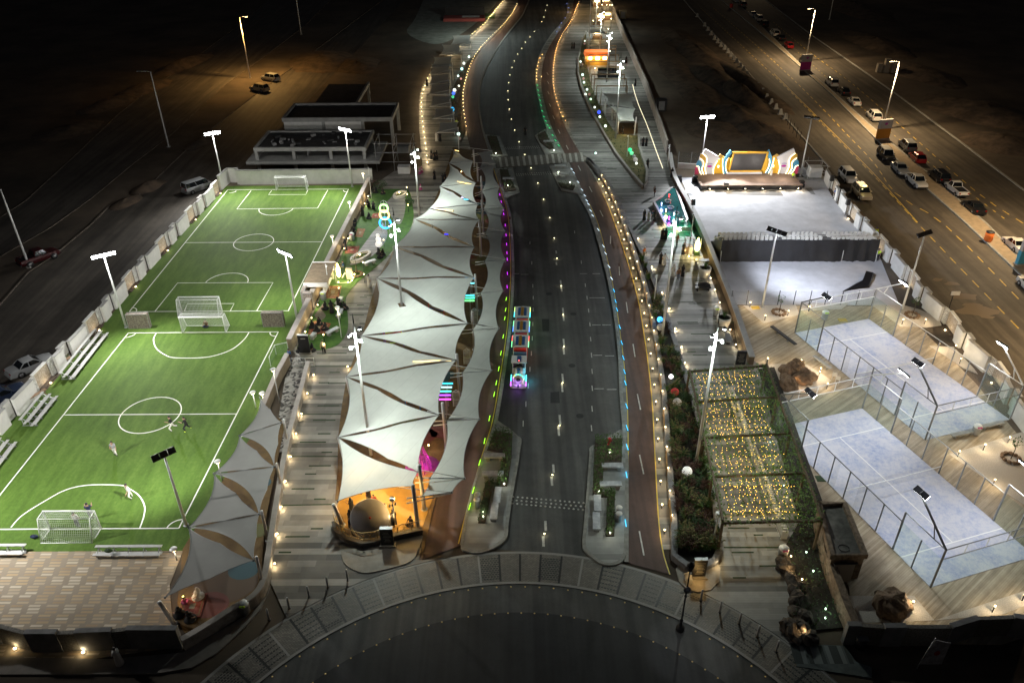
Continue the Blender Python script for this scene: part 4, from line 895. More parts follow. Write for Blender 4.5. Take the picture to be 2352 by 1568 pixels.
gabion('gabion_wall', 'long stone-filled gabion side of the dugout along the touchline', G(700,706), G(721,655), 2.2, .4)
# dugout shelter with a timber roof
p = G(723,668); t = thing('dugout', 'players dugout with a brown timber roof and white front edge beside the garden wall', 'dugout', (p.x+.9, p.y+.3, 0))
MB().box((0,0,2.25),(2.9,5.6,.14)).build('roof', mat('dugout_roof', (.20,.15,.09), .7, 0, .2, 2), t); MB().box((0,-2.9,2.0),(2.9,.16,.5)).build('fascia', PLASTER, t); MB().box((0,2.9,2.0),(2.9,.16,.5)).build('fascia', PLASTER, t)
for y in (-2.6,2.6): MB().box((.9,y,0),(.2,.2,2.2)).build('post', WHITE_METAL, t)
MB().box((.6,0,.45),(.5,4.6,.08)).build('bench_seat', WHITE_METAL, t)
ALU = mat('aluminium', (.60,.60,.60), .4, .35, .05, 3)
def bleacher(name, label, c, rz, L, rows=3, group='aluminium bleachers', back=True):
 t = thing(name, label, 'bleacher', c, rz, group)
 for i in range(rows):
  MB().box((0, i*.62, .36+i*.28),(L,.26,.05)).build('seat_plank', ALU, t)
  if i < rows-1: MB().box((0, i*.62+.36, .16+i*.26),(L,.26,.04)).build('foot_plank', ALU, t)
 for k in range(5):
  x = -L/2+.25+k*(L-.5)/4; f = MB(); f.bar((x,-.05,.04), (x,(rows-1)*.62+.15,.04), .05); f.bar((x,0,.04), (x,(rows-1)*.62,.34+(rows-1)*.28), .05)
  for i in range(rows): f.bar((x,i*.62,.04), (x,i*.62,.36+i*.28), .05)
  f.build('support_frame', GREY_METAL, t)
 return t
a, b = zL(530,1085), zL(770,770); c = (a+b)/2; bleacher('bleacher', 'longest white three-row bleacher, at the upper left touchline of the near pitch', c+Vector((-.2,0,.03)), R(90)+math.atan2((b-a).y,(b-a).x)-R(90), (b-a).length*1.0)
a, b = zL(265,1410), zL(420,1212); c = (a+b)/2; bleacher('bleacher', 'white three-row bleacher in the middle of the near pitch left touchline', c+Vector((-.2,0,.03)), math.atan2((b-a).y,(b-a).x), (b-a).length)
a, b = G(-50,1150), G(45,1022); c = (a+b)/2; bleacher('bleacher', 'white bleacher cut off by the left picture edge', c+Vector((-.2,0,.03)), math.atan2((b-a).y,(b-a).x), (b-a).length)
c = zU(860,725); bleacher('bleacher', 'white two-row bench bleacher on the brick terrace behind the near goal', c, 0, 5.3, 2)
c = zU(-60,718); bleacher('bleacher', 'white two-row bench at the left edge of the brick terrace', c, 0, 5.3, 2)
# wooden equipment lying by the wall
for lab, c in (('dark wooden trestle leaning at the wall behind the longest bleacher', zL(500,905)),('dark wooden trestle lying at the wall behind the middle bleacher', zL(235,1215)),('long dark plank frame on the pitch edge between the bleachers', zL(415,985))):
 t = thing('trestle', lab, 'trestle', c+Vector((.3,0,.03)), R(62)); MB().box((0,0,.5),(2.4,.4,.06)).build('board', WOOD, t)
 for x in (-1,1): MB().bar((x,-.2,0),(x,.1,.5),.06).build('leg', WOOD, t); MB().bar((x,.2,0),(x,-.1,.5),.06).build('leg', WOOD, t)
# ================================================================ floodlights of the pitches
fl = [((290,752),587,'white floodlight pole with blazing lamps at the left end between the two pitches',1,(-36,64)),
   ((514,430),307,'white floodlight pole with blazing lamps at the far left corner of the far pitch',1,(-37,104)),
   ((809,429),299,'white floodlight pole with blazing lamps before the far wall, right of the far goal',1,(-37,104)),
   ((685,748),583,'white floodlight pole with lamps lit beside the dugout and the right gabion wall',1,(-37,63))]
for b, ty, lab, lit, aim in fl:
 near_ = aim[1] < 64 and aim[0] == -37; f_ = floodlight_pole(G(*b), ty, lab, True, aim, 4, 4500 if near_ else 18500 if b[1] < 500 else 15500, col=(1,.985,.93), cone=135)
 if near_: H = height_at(G(*b), ty); lamp('SPOT', (-.6,.6,H), 16000, (1,.985,.93), .35, f_, cone=135, blend=.9, aim=Vector((-37,95,0))-G(*b))
b = G(428,1206); floodlight_pole(b, 1046, 'floodlight pole with its dark lamp backs to the camera beside the small canopies', True, (-37.5,58), 3, 10000, col=(1,.985,.93), cone=112, spill=.004)
floodlight_pole(G(-130,1270), 1010, 'floodlight pole outside the left picture edge by the near pitch', True, (-38,52), 4, 13500, col=(1,.985,.93), cone=150)
# mushroom lamps on the garden side of the pitch
for f_, b, ty, lab in ((zB,(975,1330),1205,'mushroom lamp by the far right corner of the far pitch'),(zB,(880,1528),1408,'mushroom lamp on the garden wall beside the far penalty area'),(h2,(935,1245),None,'mushroom lamp beside the dugout at the halfway line'),):
 p = f_(*b); post_lamp(p, (ty/3.034 if ty else 402+955/6.827), lab, 60, 'pitch-side mushroom lamps')
for f_, b, ty, lab in ((h3,(1045,1190),602.9+705/6.827,'tall mushroom lamp on the curved end of the lawn'),(zM,(380,1230),516.8+1005/3.034,'mushroom lamp beside the pebble path'),(zM,(216,1272),516.8+1165/3.034,'lit mushroom lamp at the tip of the small canopies'),(zM,(275,1250),516.8+1170/3.034,'dark mushroom lamp on the near pitch edge by the canopy tip'),(zU,(1500,210),1033.6+75/2.933,'mushroom lamp rising through the gap by the second small canopy'),(zU,(1195,745),1033.6+665/2.933,'mushroom lamp on the brick terrace next to the nearest small canopy')):
 post_lamp(f_(*b), ty, lab, 40)
for f_, b, ty, lab in ((h2,(1515,378),402-18,'thin white pole on the garden side of the far wall corner'),(h3,(855,455),602.9+20/6.827,'thin white pole with a camera on the garden wall'),(h3,(965,340),602.9+60/6.827,'thin white pole beside the lit garden kiosk')):
 p = f_(*b); H = height_at(p, ty); t = thing('camera_pole', lab, 'pole', p); MB().tube([(0,0,0),(0,0,H)], .05, 6).build('pole', WHITE_METAL, t); MB().box((.1,-.1,H-.35),(.16,.3,.14)).build('camera', WHITE_METAL, t)
# ================================================================ shade sails
m = mat('sail_cloth', (.76,.79,.75), .75, 0, .05, .5, detail=3); nt = m.node_tree; bb = nt.nodes['Principled BSDF']; tr = nt.nodes.new('ShaderNodeBsdfTranslucent'); mx = nt.nodes.new('ShaderNodeMixShader')
tr.inputs[0].default_value = (.6,.56,.46,1); mx.inputs[0].default_value = .10; nt.links.new(bb.outputs[0], mx.inputs[1]); nt.links.new(tr.outputs[0], mx.inputs[2]); nt.links.new(mx.outputs[0], nt.nodes['Material Output'].inputs[0])
nn_ = N(m); pw = nn_.pos(); sm_ = nn_.math('LESS_THAN', nn_.math('FRACT', nn_.math('MULTIPLY', nn_.sep(nn_.scaled(pw,(1,1,1),.5))[0], .62)), .03); dz = nn_.noise(pw, .7, 5, .7)
nn_.color(nn_.mix(nn_.math('MULTIPLY', sm_, .25), nn_.mix(.5, (.76,.79,.75), nn_.ramp(dz, ((.3,(.82,.82,.8)),(.7,(1.08,1.08,1.06)))), 'MULTIPLY'), (.35,.36,.34)))
SAIL = m
def edge(a, b, cen, sag, pinch=None, n=14):
 out = []; d = b-a; L = d.length; inw = cen-(a+b)/2; inw -= d*(inw.dot(d)/d.length_squared); inw.normalize()
 for i in range(n+1):
  t = i/n
  if pinch: p = 4*(t/pinch)*(1-t/pinch)*pinch**2*1.75 if t < pinch else 4*((t-pinch)/(1-pinch))*(1-(t-pinch)/(1-pinch))*(1-pinch)**2*1.75
  else: p = 4*t*(1-t)
  out.append(a+d*t+inw*(p*sag*L))
 return out
def sail(label, corners, sags, pinches=None, group='large white shade sails', droop=.03, hole=None, cloth=None):
 C = [Vector(c) for c in corners]; k = len(C); cen = sum(C, Vector())/k; pinches = pinches or [None]*k
 E_ = [edge(C[i], C[(i+1) % k], cen, sags[i], pinches[i]) for i in range(k)]
 if k == 3: E_ = [E_[0], E_[1], E_[2], [C[0]]*15];
 n = 14; vs = []; fs = []
 if k == 4: bot, right, top, left = E_[0], E_[1], E_[2][::-1], E_[3][::-1]
 else: bot, right, top, left = [C[0]]*15, E_[0], E_[1][::-1], E_[2][::-1]; bot = [C[0]]*15; left = E_[2][::-1]
 if k == 3: bot = [C[0]]*15; right = E_[0]; top = [p for p in E_[1]][::-1]; left = [p for p in E_[2]][::-1]
 for j in range(n+1):
  v = j/n
  for i in range(n+1):
   u = i/n
   p = bot[i]*(1-v)+top[i]*v+left[j]*(1-u)+right[j]*u-(bot[0]*(1-u)*(1-v)+bot[-1]*u*(1-v)+top[0]*(1-u)*v+top[-1]*u*v)
   vs.append(p-Vector((0,0,droop*4*u*(1-u)*4*v*(1-v)*(C[1]-C[0]).length*.3)))
 for j in range(n):
  for i in range(n):
   if hole:
    c = sum((vs[q] for q in (j*(n+1)+i, j*(n+1)+i+1, (j+1)*(n+1)+i+1, (j+1)*(n+1)+i)), Vector())/4
    if (Vector((c.x,c.y,0))-Vector((hole.x,hole.y,0))).length < .42: continue
   fs.append((j*(n+1)+i, j*(n+1)+i+1, (j+1)*(n+1)+i+1, (j+1)*(n+1)+i))
 loc = Vector((cen.x, cen.y, 0)); t = thing('shade_sail', label, 'shade sail', loc, 0, group)
 MB().add([p-loc for p in vs], fs, 0, True).build('sail_cloth', cloth or SAIL, t)
 r_ = MB()
 for e in E_:
  if (e[0]-e[-1]).length > .1: r_.tube([p-loc for p in e], .022, 4)
 r_.build('edge_cable', GREY_METAL, t)
 f = MB()
 for c in C: f.ball((c-loc), .10, 6)
 f.build('corner_fitting', GREY_METAL, t)
 return t
ZL_, ZR = 3.1, 4.7
Ln = {k: G(*p, z=ZL_) for k, p in dict(a=(1039,344),b=(1031,375),c=(1011,428),d=(986,479),e=(952,503),f=(904,566),g=(866,639),h=(830,771),i=(795,865),j=(777,1004),k=(776,1150)).items()}
Rn = {k: G(*p, z=ZR-.35) for k, p in dict(a=(1087,370),b=(1093,420),c=(1098,470),d=(1100,505),e=(1089,568),f=(1089,637),g=(1074,743),h=(1047,827),i=(1008,953),j=(960,1083),k=(946,1116)).items()}
seq = ['La','Ra','Lb','Rb','Lc','Rc','Ld','Rd','Le','Re','Lf','Rf','Lg','Rg','Lh','Rh','Li','Ri','Lj','Rj']
nd = lambda s: (Ln if s[0] == 'L' else Rn)[s[1]]
SN = []
hole = G(922,692,3.9)
big = ['farthest, dimmest white shade sail of the large canopy by the crosswalk','second farthest dim shade sail of the large canopy, beside the crosswalk','small dim shade sail with an amber light streak, just nearer than the crosswalk','dim shade sail of the large canopy next to the dark slit with the amber streak','grey-white shade sail beside the cyan light bars at the far part of the canopy','shade sail in front of the cyan light bars at the far part of the canopy','shade sail with a yellow streak beside the pole of the blue ring sculpture','shade sail over the green and purple floor lights','shade sail at the tall mast right of the lawn path','shade sail whose left tip points at the mast beside the lawn','narrow shade sail with a blue glow in its far slit','wide shade sail left of the road whose left edge faces the lit garden kiosk','shade sail crossed by the mast just before it enters the cloth','large shade sail with a round hole pierced by a lighting mast','shade sail directly nearer than the one with the mast hole','shade sail with an amber streak at its right tip','very large shade sail crossed by the mast at the middle of the promenade','shade sail beside the stacked cyan and magenta light bars','nearest but one large shade sail with its tip at the tall mast']
for i in range(len(seq)-2):
 a, b, c = nd(seq[i]), nd(seq[i+1]), nd(seq[i+2])
 lab = big[i]
 if seq[i][0] == 'L': sail(lab, [a, b, c], [0.043,0.043,.07], [.36,.62,None], hole=hole if seq[i] == 'Lg' else None)
 else: sail(lab, [a, b, c], [0.043,0.043,.07], [.38,.64,None])
sail('nearest large shade sail hanging over the ochre floor with the tilted disc', [nd('Lj'), nd('Rj'), Rn['k'], nd('Lk')], [.06,.04,.07,.05])
# posts of the large canopy
SILV = mat('post_silver', (.5,.49,.5), .4, .2, .05, 2)
def post(label, base, top, r=.15, name='canopy_post', group='white canopy posts'):
 t = thing(name, label, 'post', (base.x, base.y, .12), 0, group); d = top-Vector((base.x, base.y, .12))
 MB().tube([(0,0,0), d*.5, d], [r,r,r*.92], 9).build('post_shaft', SILV, t); MB().lathe([(r*1.7,0),(r*1.7,.05),(r*1.1,.1)], (0,0,0), 10).build('base_plate', GREY_METAL, t); MB().ball(d, r*.95, 8, sc=(1,1,.4)).build('cap', WHITE_METAL, t); return t
for k, (tp, bp) in dict(b=((1087,345),(1090,385)),c=((1093,375),(1098,418)),d=((1100,405),(1108,470)),e=((1103,460),(1110,540)),f=((1096,505),(1105,590)),g=((1087,630),(1096,716)),h=((1078,716),(1090,805)),i=((1047,813),(1056,906)),j=((1016,925),(1026,1035))).items():
 b = G(*bp); post('tall canopy post between the large sails and the road-side sails', b, Vector((b.x-.1, b.y, height_at(b, tp[1]))))
for tp, bp in (((968,1068),(975,1172)),((949,1113),(961,1216))): b = G(*bp); post('thick canopy post at the near end of the large canopy by the tilted disc', b, Vector((b.x-.1, b.y, height_at(b, tp[1]))), .17, group='near canopy posts')
for k in 'cdefghij':
 p = Ln[k]; post('short leaning post at the promenade edge of the large canopy', Vector((p.x+.35, p.y-.45, 0)), p-Vector((0,0,.05)), .11, group='short canopy posts')
post('stout leaning post at the near left corner of the large canopy', G(787,1208), G(766,1158,2.75), .17, group='near canopy posts')
post('stout leaning post at the near end of the small canopies by the brick terrace', zU(1180,1180), zU(1072,1022,2.4), .17, group='near canopy posts')
# road-side sails
On = [G(*p, z=3.6) for p in [(1130,346),(1138,376),(1148,428),(1158,478),(1160,530),(1162,596),(1156,668),(1146,754),(1129,851),(1101,962),(1067,1098),(1038,1130)]]
In = [G(*p, z=3.6) for p in [(1098,352),(1102,385),(1106,440),(1110,480),(1115,535),(1113,600),(1104,673),(1086,757),(1062,856),(1026,966),(987,1098),(968,1140)]]
rl = ['farthest narrow dim sail beside the road at the crosswalk','narrow dim road-side sail just past the crosswalk','narrow road-side sail beside the traffic island planter','narrow road-side sail next to the first magenta kerb lights','narrow road-side sail along the magenta kerb lights','narrow road-side sail level with the end of the magenta lights','narrow road-side sail level with the start of the green kerb lights','narrow road-side sail beside the rear coaches of the toy train','narrow road-side sail beside the toy train engine','long narrow road-side sail above the first planter bench','small triangular sail end beside the folded struts']
for i in range(len(On)-1):
 sail(rl[i], [In[i], On[i], On[i+1], In[i+1]], [.02,.07,.02,.075], group='narrow road-side shade sails')
PT = [G(*p) for p in [(1087,345),(1093,375),(1100,405)]]
for i, o in enumerate(On):
 inn = In[i]; d = (inn-o).normalized(); a = inn+d*1.2; loc = Vector((a.x, a.y, 0))
 t = thing('canopy_strut', 'white tubular strut frame reaching from a post to the road-side sail tips', 'strut', loc, 0, 'struts of the road-side sails')
 MB().tube([a-loc+Vector((0,.15,-.1)), o-loc], .06, 6).build('strut_tube', WHITE_METAL, t); MB().tube([a-loc+Vector((0,-.15,-.35)), o-loc+Vector((0,0,-.08))], .05, 6).build('strut_tube', WHITE_METAL, t)
 MB().tube([a-loc+Vector((-.5,.1,1.1)), o-loc], .03, 5).build('tie_rod', WHITE_METAL, t); MB().ball(o-loc, .11, 7).build('end_fitting', GREY_METAL, t)
# small sails beside the near pitch
S2L = {k: G(*p, z=2.6) for k, p in dict(z=(597,912),a=(550,1000),b=(491,1087),c=(433,1211),d=(379,1371)).items()}
S2R = {k: G(*p, z=3.0) for k, p in dict(a=(646,970),b=(630,1071),c=(595,1180),d=(583,1286)).items()}
tri = [((S2L['z'],S2R['a'],S2L['a']),'topmost small grey sail by the pebble path'),((S2L['a'],S2R['a'],S2R['b']),'small sail between the pebble path and the near pitch, second from the tip'),((S2L['a'],S2R['b'],S2L['b']),'small sail with two glints beside the near pitch touchline'),((S2L['b'],S2R['b'],S2R['c']),'small sail beside the mushroom lamp with an amber streak'),((S2L['b'],S2R['c'],S2L['c']),'small sail next to the dark floodlight pole'),((S2L['c'],S2R['c'],S2R['d']),'small sail over the play area behind the corner flag arc'),((S2L['c'],S2R['d'],S2L['d']),'nearest and largest of the small sails, over the brick terrace edge')]
for c, lab in tri: sail(lab, list(c), [.047,.047,.11], [.5,.5,None], group='small grey shade sails', cloth=mat('grey_sail_cloth', (.33,.325,.31), .8, 0, .05, .5))
for k in 'abcd':
 p = S2R[k]; post('post of the small canopies at the pebble path wall', Vector((p.x+.25,p.y-.1,0)), p+Vector((.25,0,.35)), .12, group='small canopy posts')
# play floor below the small sails
mb = MB(); mb.prism([xy(p) for p in (G(640,960),G(655,975),G(632,1090),G(610,1200),G(600,1320),G(585,1375),G(500,1420),G(425,1455),G(405,1420),G(420,1262),G(470,1180),G(520,1090),G(580,1000))], 0, .09)
for (x, y, r_, k) in [(520,1340,2.4,1),(560,1310,1.2,2),(480,1390,1.5,3),(590,1220,1.0,4),(545,1180,1.4,1),(600,1110,.9,2)]:
 p = G(x, y); mb.sheet([(p.x+r_*math.cos(q*math.pi/9), p.y+.8*r_*math.sin(q*math.pi/9)) for q in range(18)], .092+.002*len(mb.v)/18, k)
st('play_floor', mb, [mat('play_rubber_dim', (.13,.075,.02), .8, 0, .15, 2), MATS['rubber_brown'], MATS['rubber_teal'], MATS['rubber_red'], MATS['rubber_olive']])  # base rubber darkened: dimness under the small sails put into its colour
# lights on the floor and structures under the canopies: colour bars and warm floods
for (f_, u, v, col, lab) in [(zM,1548,1103,(.05,.75,1),'glowing cyan light bar, top of the stack under the canopy edge'),(zM,1542,1129,(.5,.95,1),'glowing pale blue light bar under the canopy edge'),(zM,1537,1157,(.1,.95,.7),'glowing turquoise light bar under the canopy edge'),(zM,1534,1184,(.45,.1,1),'glowing violet light bar under the canopy edge'),(zM,1534,1213,(1,.1,.9),'glowing magenta light bar, bottom of the stack under the canopy edge'),
  (zM,1705,490,(.1,.75,1),'glowing blue light bar between two sails, upper of three'),(zM,1708,508,(.1,1,.6),'glowing green light bar between two sails, middle of three'),(zM,1705,527,(.2,1,.3),'glowing green light bar between two sails, lowest of three'),(zM,1705,370,(.1,.6,1),'glowing blue light bar at a canopy post'),(zM,1718,405,(.2,.9,1),'short cyan light bar below the blue one'),
  (h1,1405,942,(.7,.6,1),'glowing lilac light bar in a far canopy slit'),(h1,1410,973,(.1,.75,1),'glowing cyan light bar in a far canopy slit'),(h1,1235,1237,(.3,1,.8),'mint light bar seen through a far canopy slit'),(h1,1275,1268,(.7,.1,1),'purple light bar seen through a far canopy slit'),(h1,1310,1105,(.5,1,.3),'lime light bar seen through a far canopy slit'),(h1,1150,1515,(.05,.05,1),'deep blue light bar seen through a canopy slit')]:
 p = f_(u, v, 3.2 if f_ is zM and u > 1500 else .9); t = thing('light_bar', lab, 'light bar', (p.x, p.y, p.z), 0, 'coloured light bars of the play equipment')
 MB().tube([(-.55,0,0),(.55,0,0)], .085, 8).build('tube', glow('bar_%d_%d' % (u, v), col, 1.9), t); MB().bar((-.6,.0,0),(-.55,0,0),.2).build('end_cap', GREY_METAL, t); MB().bar((.55,0,0),(.6,0,0),.2).build('end_cap', GREY_METAL, t)
 MB().bar((0,.1,0),(0,.1,-min(p.z,3)+.15),.07).build('bracket', GREY_METAL, t)
FLW = bollard_src('floor_flood', 'small warm floodlight standing on the ochre floor beneath the sails', 'warm floods beneath the large canopy', .5, glow('lit_flood', (1,.68,.28), 22), 24, (1,.66,.28), 'floodlight', 1.2)
row_of(FLW, [(p,) for p in [G(1000,1120,.14),G(830,1135,.14),G(960,1190,.14),G(905,1020,.14),G(985,1030,.14),G(900,900,.14),G(1000,880,.14),G(930,780,.14),G(1020,720,.14),G(960,640,.14),G(1050,600,.14),G(1030,530,.14),G(1060,460,.14),G(1060,400,.14),zV(1315,185,.14),zV(1130,505,.14),zV(875,470,.14)]])
for p, e in ((zV(900,250,2.2),330),(zV(1190,330,2.2),330),(zV(1030,190,2.2),380),(zV(1330,150,1.5),70)): lamp('POINT', p, e, (1,.62,.2), .3)
# amber strips grazing the cloth
for f_, p, q, lab in ((h1,(1290,690),(1565,745),'amber light strip grazing a far sail'),(h1,(930,1115),(1230,1150),'second amber light strip grazing a far sail'),(zM,(1310,950),(1580,942),'amber light strip at the right tip of a large sail'),(h1,(1250,200),(1320,215),'short amber light strip at the far canopy end')):
 a, b = f_(*p, 4.02), f_(*q, 4.15); t = thing('light_strip', lab, 'light strip', (a.x,a.y,0), 0, 'amber light strips on the sails'); MB().tube([Vector((0,0,a.z)), b-Vector((a.x,a.y,0))], [.03,.07], 6).build('strip', glow('lit_amber', (1,.72,.25), 3.5), t); MB().ball(b-Vector((a.x,a.y,0)), .09, 6).build('projector', DARK_METAL, t)
# play equipment glimpsed beneath: climbing frame, seats, magenta mesh tower
def play_frame(label, p, cols, rz=0):
 t = thing('climbing_frame', label, 'climbing frame', p, rz)
 for x in (-1,1):
  for y in (-.8,.8): MB().tube([(x,y,0),(x,y,2.2)], .06, 6).build('upright', mat('frame_'+cols[0], CL[cols[0]].node_tree.nodes['Principled BSDF'].inputs[0].default_value[:3], .5), t)
 for z in (.7,1.4,2.1):
  for y in (-.8,.8): MB().tube([(-1,y,z),(1,y,z)], .04, 6).build('rung', CL[cols[1]], t)
 MB().box((0,0,1.2),(2,1.6,.08)).build('platform', CL[cols[2]], t); s = MB(); s.add([(1,-.4,1.2),(1,.4,1.2),(2.8,.4,.1),(2.8,-.4,.1),(1,-.4,1.1),(1,.4,1.1),(2.8,.4,0),(2.8,-.4,0)], [(0,3,2,1),(4,5,6,7),(0,4,7,3),(1,2,6,5),(2,3,7,6),(0,1,5,4)]); s.build('slide', CL[cols[1]], t)
play_frame('climbing frame with lime rungs glimpsed under the middle sails', G(905,790,.14), ('purple','lime','red'), .3)
play_frame('climbing frame with blue slide under the sail row', G(960,930,.14), ('blue','orange','khaki'), 1.2)
play_frame('red and blue climbing frame glimpsed in the canopy slit beside the mast hole', G(1010,715,.14), ('red','blue','lime'), -.4)
p = zV(1310,120,.14); t = thing('mesh_tower', 'magenta lit rope mesh tower at the near right of the large canopy', 'climbing tower', p, 0)
m_ = MB()
for i in range(12):
 a = i*math.pi/6; m_.tube([(1.2*math.cos(a),1.2*math.sin(a),0),(.5*math.cos(a),.5*math.sin(a),2.4)], .025, 4)
for k in range(7):
 z = .3*k+.2; r_ = 1.2-.7*z/2.4; m_.tube([(r_*math.cos(i*math.pi/8), r_*math.sin(i*math.pi/8), z) for i in range(16)], .022, 4, closed=True)
m_.build('rope_net', mat('magenta_rope', (.45,.04,.4), .6), t); MB().lathe([(.06,0),(.05,2.5)], (0,0,0), 7).build('pole', WHITE_METAL, t); MB().lathe([(1.6,.0),(1.6,.03)], (.3,.1,0), 16).build('mat', mat('magenta_mat', (.4,.05,.35), .7), t)
lamp('POINT', (.6,.3,1.2), 60, (1,.1,.85), .2, t)
# speakers / tall sign boards on the cycle track edge
for u, v in ((163,645),(110,930),(38,1225)):
 p = zN(u+10, v+45); t = thing('notice_frame', 'white mesh notice frame beside the road-side sails', 'notice frame', p, 0, 'notice frames below the road-side sails')
 f = MB()
 for x in (-.35,.35): f.bar((x,0,0),(x,0,1.9),.06)
 for z in (.1,.9,1.9): f.bar((-.35,0,z),(.35,0,z),.06)
 f.bar((-.35,0,1.9),(0,0,2.15),.06); f.bar((.35,0,1.9),(0,0,2.15),.06); f.build('frame', WHITE_METAL, t); g_ = MB()
 for i in range(6): g_.bar((-.3+i*.12,0,.15),(-.3+i*.12,0,1.85),.03)
 for i in range(10): g_.bar((-.35,0,.2+i*.17),(.35,0,.2+i*.17),.03)
 g_.build('mesh', WHITE_METAL, t)
# ---------------------------------------------------------------- near platform: railing, tilted disc, menu board, stone apron
APR = mat('apron_stone', (.30,.27,.23), .7, 0, .15, 1.5)
ap = [zV(775,650), zV(800,760), zV(870,815), zV(960,835), zV(1130,800), zV(1255,755), zV(1300,690), zV(1335,585), zV(1100,640), zV(930,660), zV(830,625)]
mb = MB(); mb.prism([xy(p) for p in smooth(ap[:8],3)+ap[8:]], 0, .18); st('apron', mb, APR)
rail = [zV(742,500,.14), zV(760,560,.14), zV(830,610,.14), zV(930,640,.14), zV(1000,632,.14), zV(1100,600,.14), zV(1330,550,.14)]
c0 = Vector((rail[3].x, rail[3].y, .1)); t = thing('platform_railing', 'ochre mesh platform railing with dark plinth at the near end of the large canopy', 'railing', c0)
q = [p-c0 for p in rail]; MB().slab(q, .5, -.1, .5).build('plinth', mat('dark_plinth', (.10,.09,.085), .7, 0, .2, 3), t)
r2 = MB(); r2.tube([p+Vector((0,0,1.35)) for p in q], .035, 6); r2.tube([p+Vector((0,0,.62)) for p in q], .03, 6); r2.build('hand_rail', mat('brass_rail', (.42,.30,.14), .4, .5), t)
pk = MB()
for p, a in walk(q, .55): pk.bar((p.x,p.y,.5),(p.x,p.y,1.35),.04); pk.bar((p.x-.25*math.cos(a),p.y-.25*math.sin(a),.62),(p.x+.25*math.cos(a),p.y+.25*math.sin(a),1.33),.02); pk.bar((p.x+.25*math.cos(a),p.y+.25*math.sin(a),.62),(p.x-.25*math.cos(a),p.y-.25*math.sin(a),1.33),.02)
pk.build('baluster_mesh', MATS['brass_rail'], t)
p = zV(985,530,.14); t = thing('disc_planter', 'large tilted grey disc above a round planter on the near platform', 'planter', p)
MB().lathe([(1.7,0),(1.75,.4),(1.6,.42),(1.55,.36)], (0,0.2,0), 20).build('planter_ring', mat('planter_dark', (.07,.065,.06), .8), t); MB().lathe([(1.5,.30),(1.5,.38)], (0,.2,0), 16).build('soil', SOIL, t)
T = Matrix.Translation((.05,-.1,1.35)) @ Matrix.Rotation(R(35),4,'X') @ Matrix.Rotation(R(14),4,'Y'); MB().lathe([(1.55,-.05),(1.6,0),(1.55,.06),(.05,.065)], (0,0,0), 32, M=T).build('disc', mat('disc_grey', (.30,.29,.30), .5, .1, .06, 1), t)
MB().lathe([(.10,.07),(.09,.09)], (0,0,0), 10, M=T).build('emblem', CL['red'], t); MB().tube([(0,.2,.3),(0,0,1.35)], .1, 8).build('stem', GREY_METAL, t)
p = zV(1098,640,.18); t = thing('menu_board', 'black menu board on a stone foot before the near platform railing', 'menu board', p)
MB().box((0,0,0),(1.3,.6,.16)).build('foot', APR, t); MB().box((0,0,.16),(1.0,.25,1.75)).build('board', BLACK, t); MB().box((0,0,1.91),(1.0,.3,.05)).build('top_cap', GREY_METAL, t)
w_ = MB()
for i in range(7): w_.box((rp.uniform(-.06,.06),-.132,.55+i*.16),(rp.uniform(.4,.75),.008,.035))
w_.build('lettering', mat('board_text', (.35,.33,.28), .6), t)
p = zV(1148,512,.14); t = thing('camera_pole', 'thin white camera pole beside the tilted disc on the near platform', 'pole', p); MB().tube([(0,0,0),(0,0,3.1)], .06, 7).build('pole', WHITE_METAL, t); MB().box((0,-.05,3.0),(.35,.3,.25)).build('camera', WHITE_METAL, t)
for i in range(3): MB().box((-.25+i*.25,-.15,2.4+i*.12),(.14,.22,.14)).build('speaker', DARK_METAL, t)
# ================================================================ tall masts with lamp clusters
mast(zB(1355,1520), 1020/3.034, 'lighting mast at the far end of the lawn by the dark yard', True, 6500)
mast(Vector((hole.x,hole.y,0)), 495, 'lighting mast whose foot passes through the round hole in a sail', True, 6000)
mast(zV(985,40), 742, 'lighting mast rising in front of the middle of the large canopy', True, 6300)
mast(G(1520,782), 492, 'tall lighting mast standing in the planter opposite the toy train', True, 3000, flip=-1)
mast(zX(428,255), 742, 'tall lighting mast in the near planter beside the pergola', True, 4600, flip=-1)
mast(zC(1675,985), 135, 'lighting mast on the planted wedge beside the far shade sail', True, 8000, flip=-1)
mast(h6(830,1560), 71, 'lighting mast above the pergola frames by the orange kiosk', True, 6500, flip=-1)
mast(G(1376,140), 24, 'far lighting mast among the twinkling lights, second from the top edge', True, 5200, flip=-1)
mast(G(1368,70), -20, 'far lighting mast cut by the top edge of the picture', True, 5200, flip=-1)
t = mast(G(1352,125), -60, 'thin unlit far mast at the left edge of the far kiosks', False, flip=-1)
for f_, (u, v), py, lab in ((zN,(1420,555),516.8+352/3.034,'short white camera pole on the planter edge beside the promenade'),(zX,(530,745),976.2+525/2.649,'short white camera pole at the near end of the planter'),(zS,(460,600),344.5+445/3.034,'short white pole with a loudspeaker beside the fountain'),(zC,(2040,1165),1010/3.0346,'white pole by the wall at the far promenade corner'),(zS,(295,118),344.5-20/3.034,'white pole at the stage end of the promenade wall'),(zC,(1755,1105),945/3.0346,'thin white post on the planted wedge beside the green balls')):
 p = f_(u, v, .1); H = height_at(Vector((p.x,p.y,0)), py); t = thing('camera_pole', lab, 'pole', p); MB().tube([(0,0,0),(0,0,H)], [.08,.05], 6).build('pole', WHITE_METAL, t); MB().box((-.12,-.1,H-.3),(.22,.3,.2)).build('camera', WHITE_METAL if 'speaker' not in lab else DARK_METAL, t)
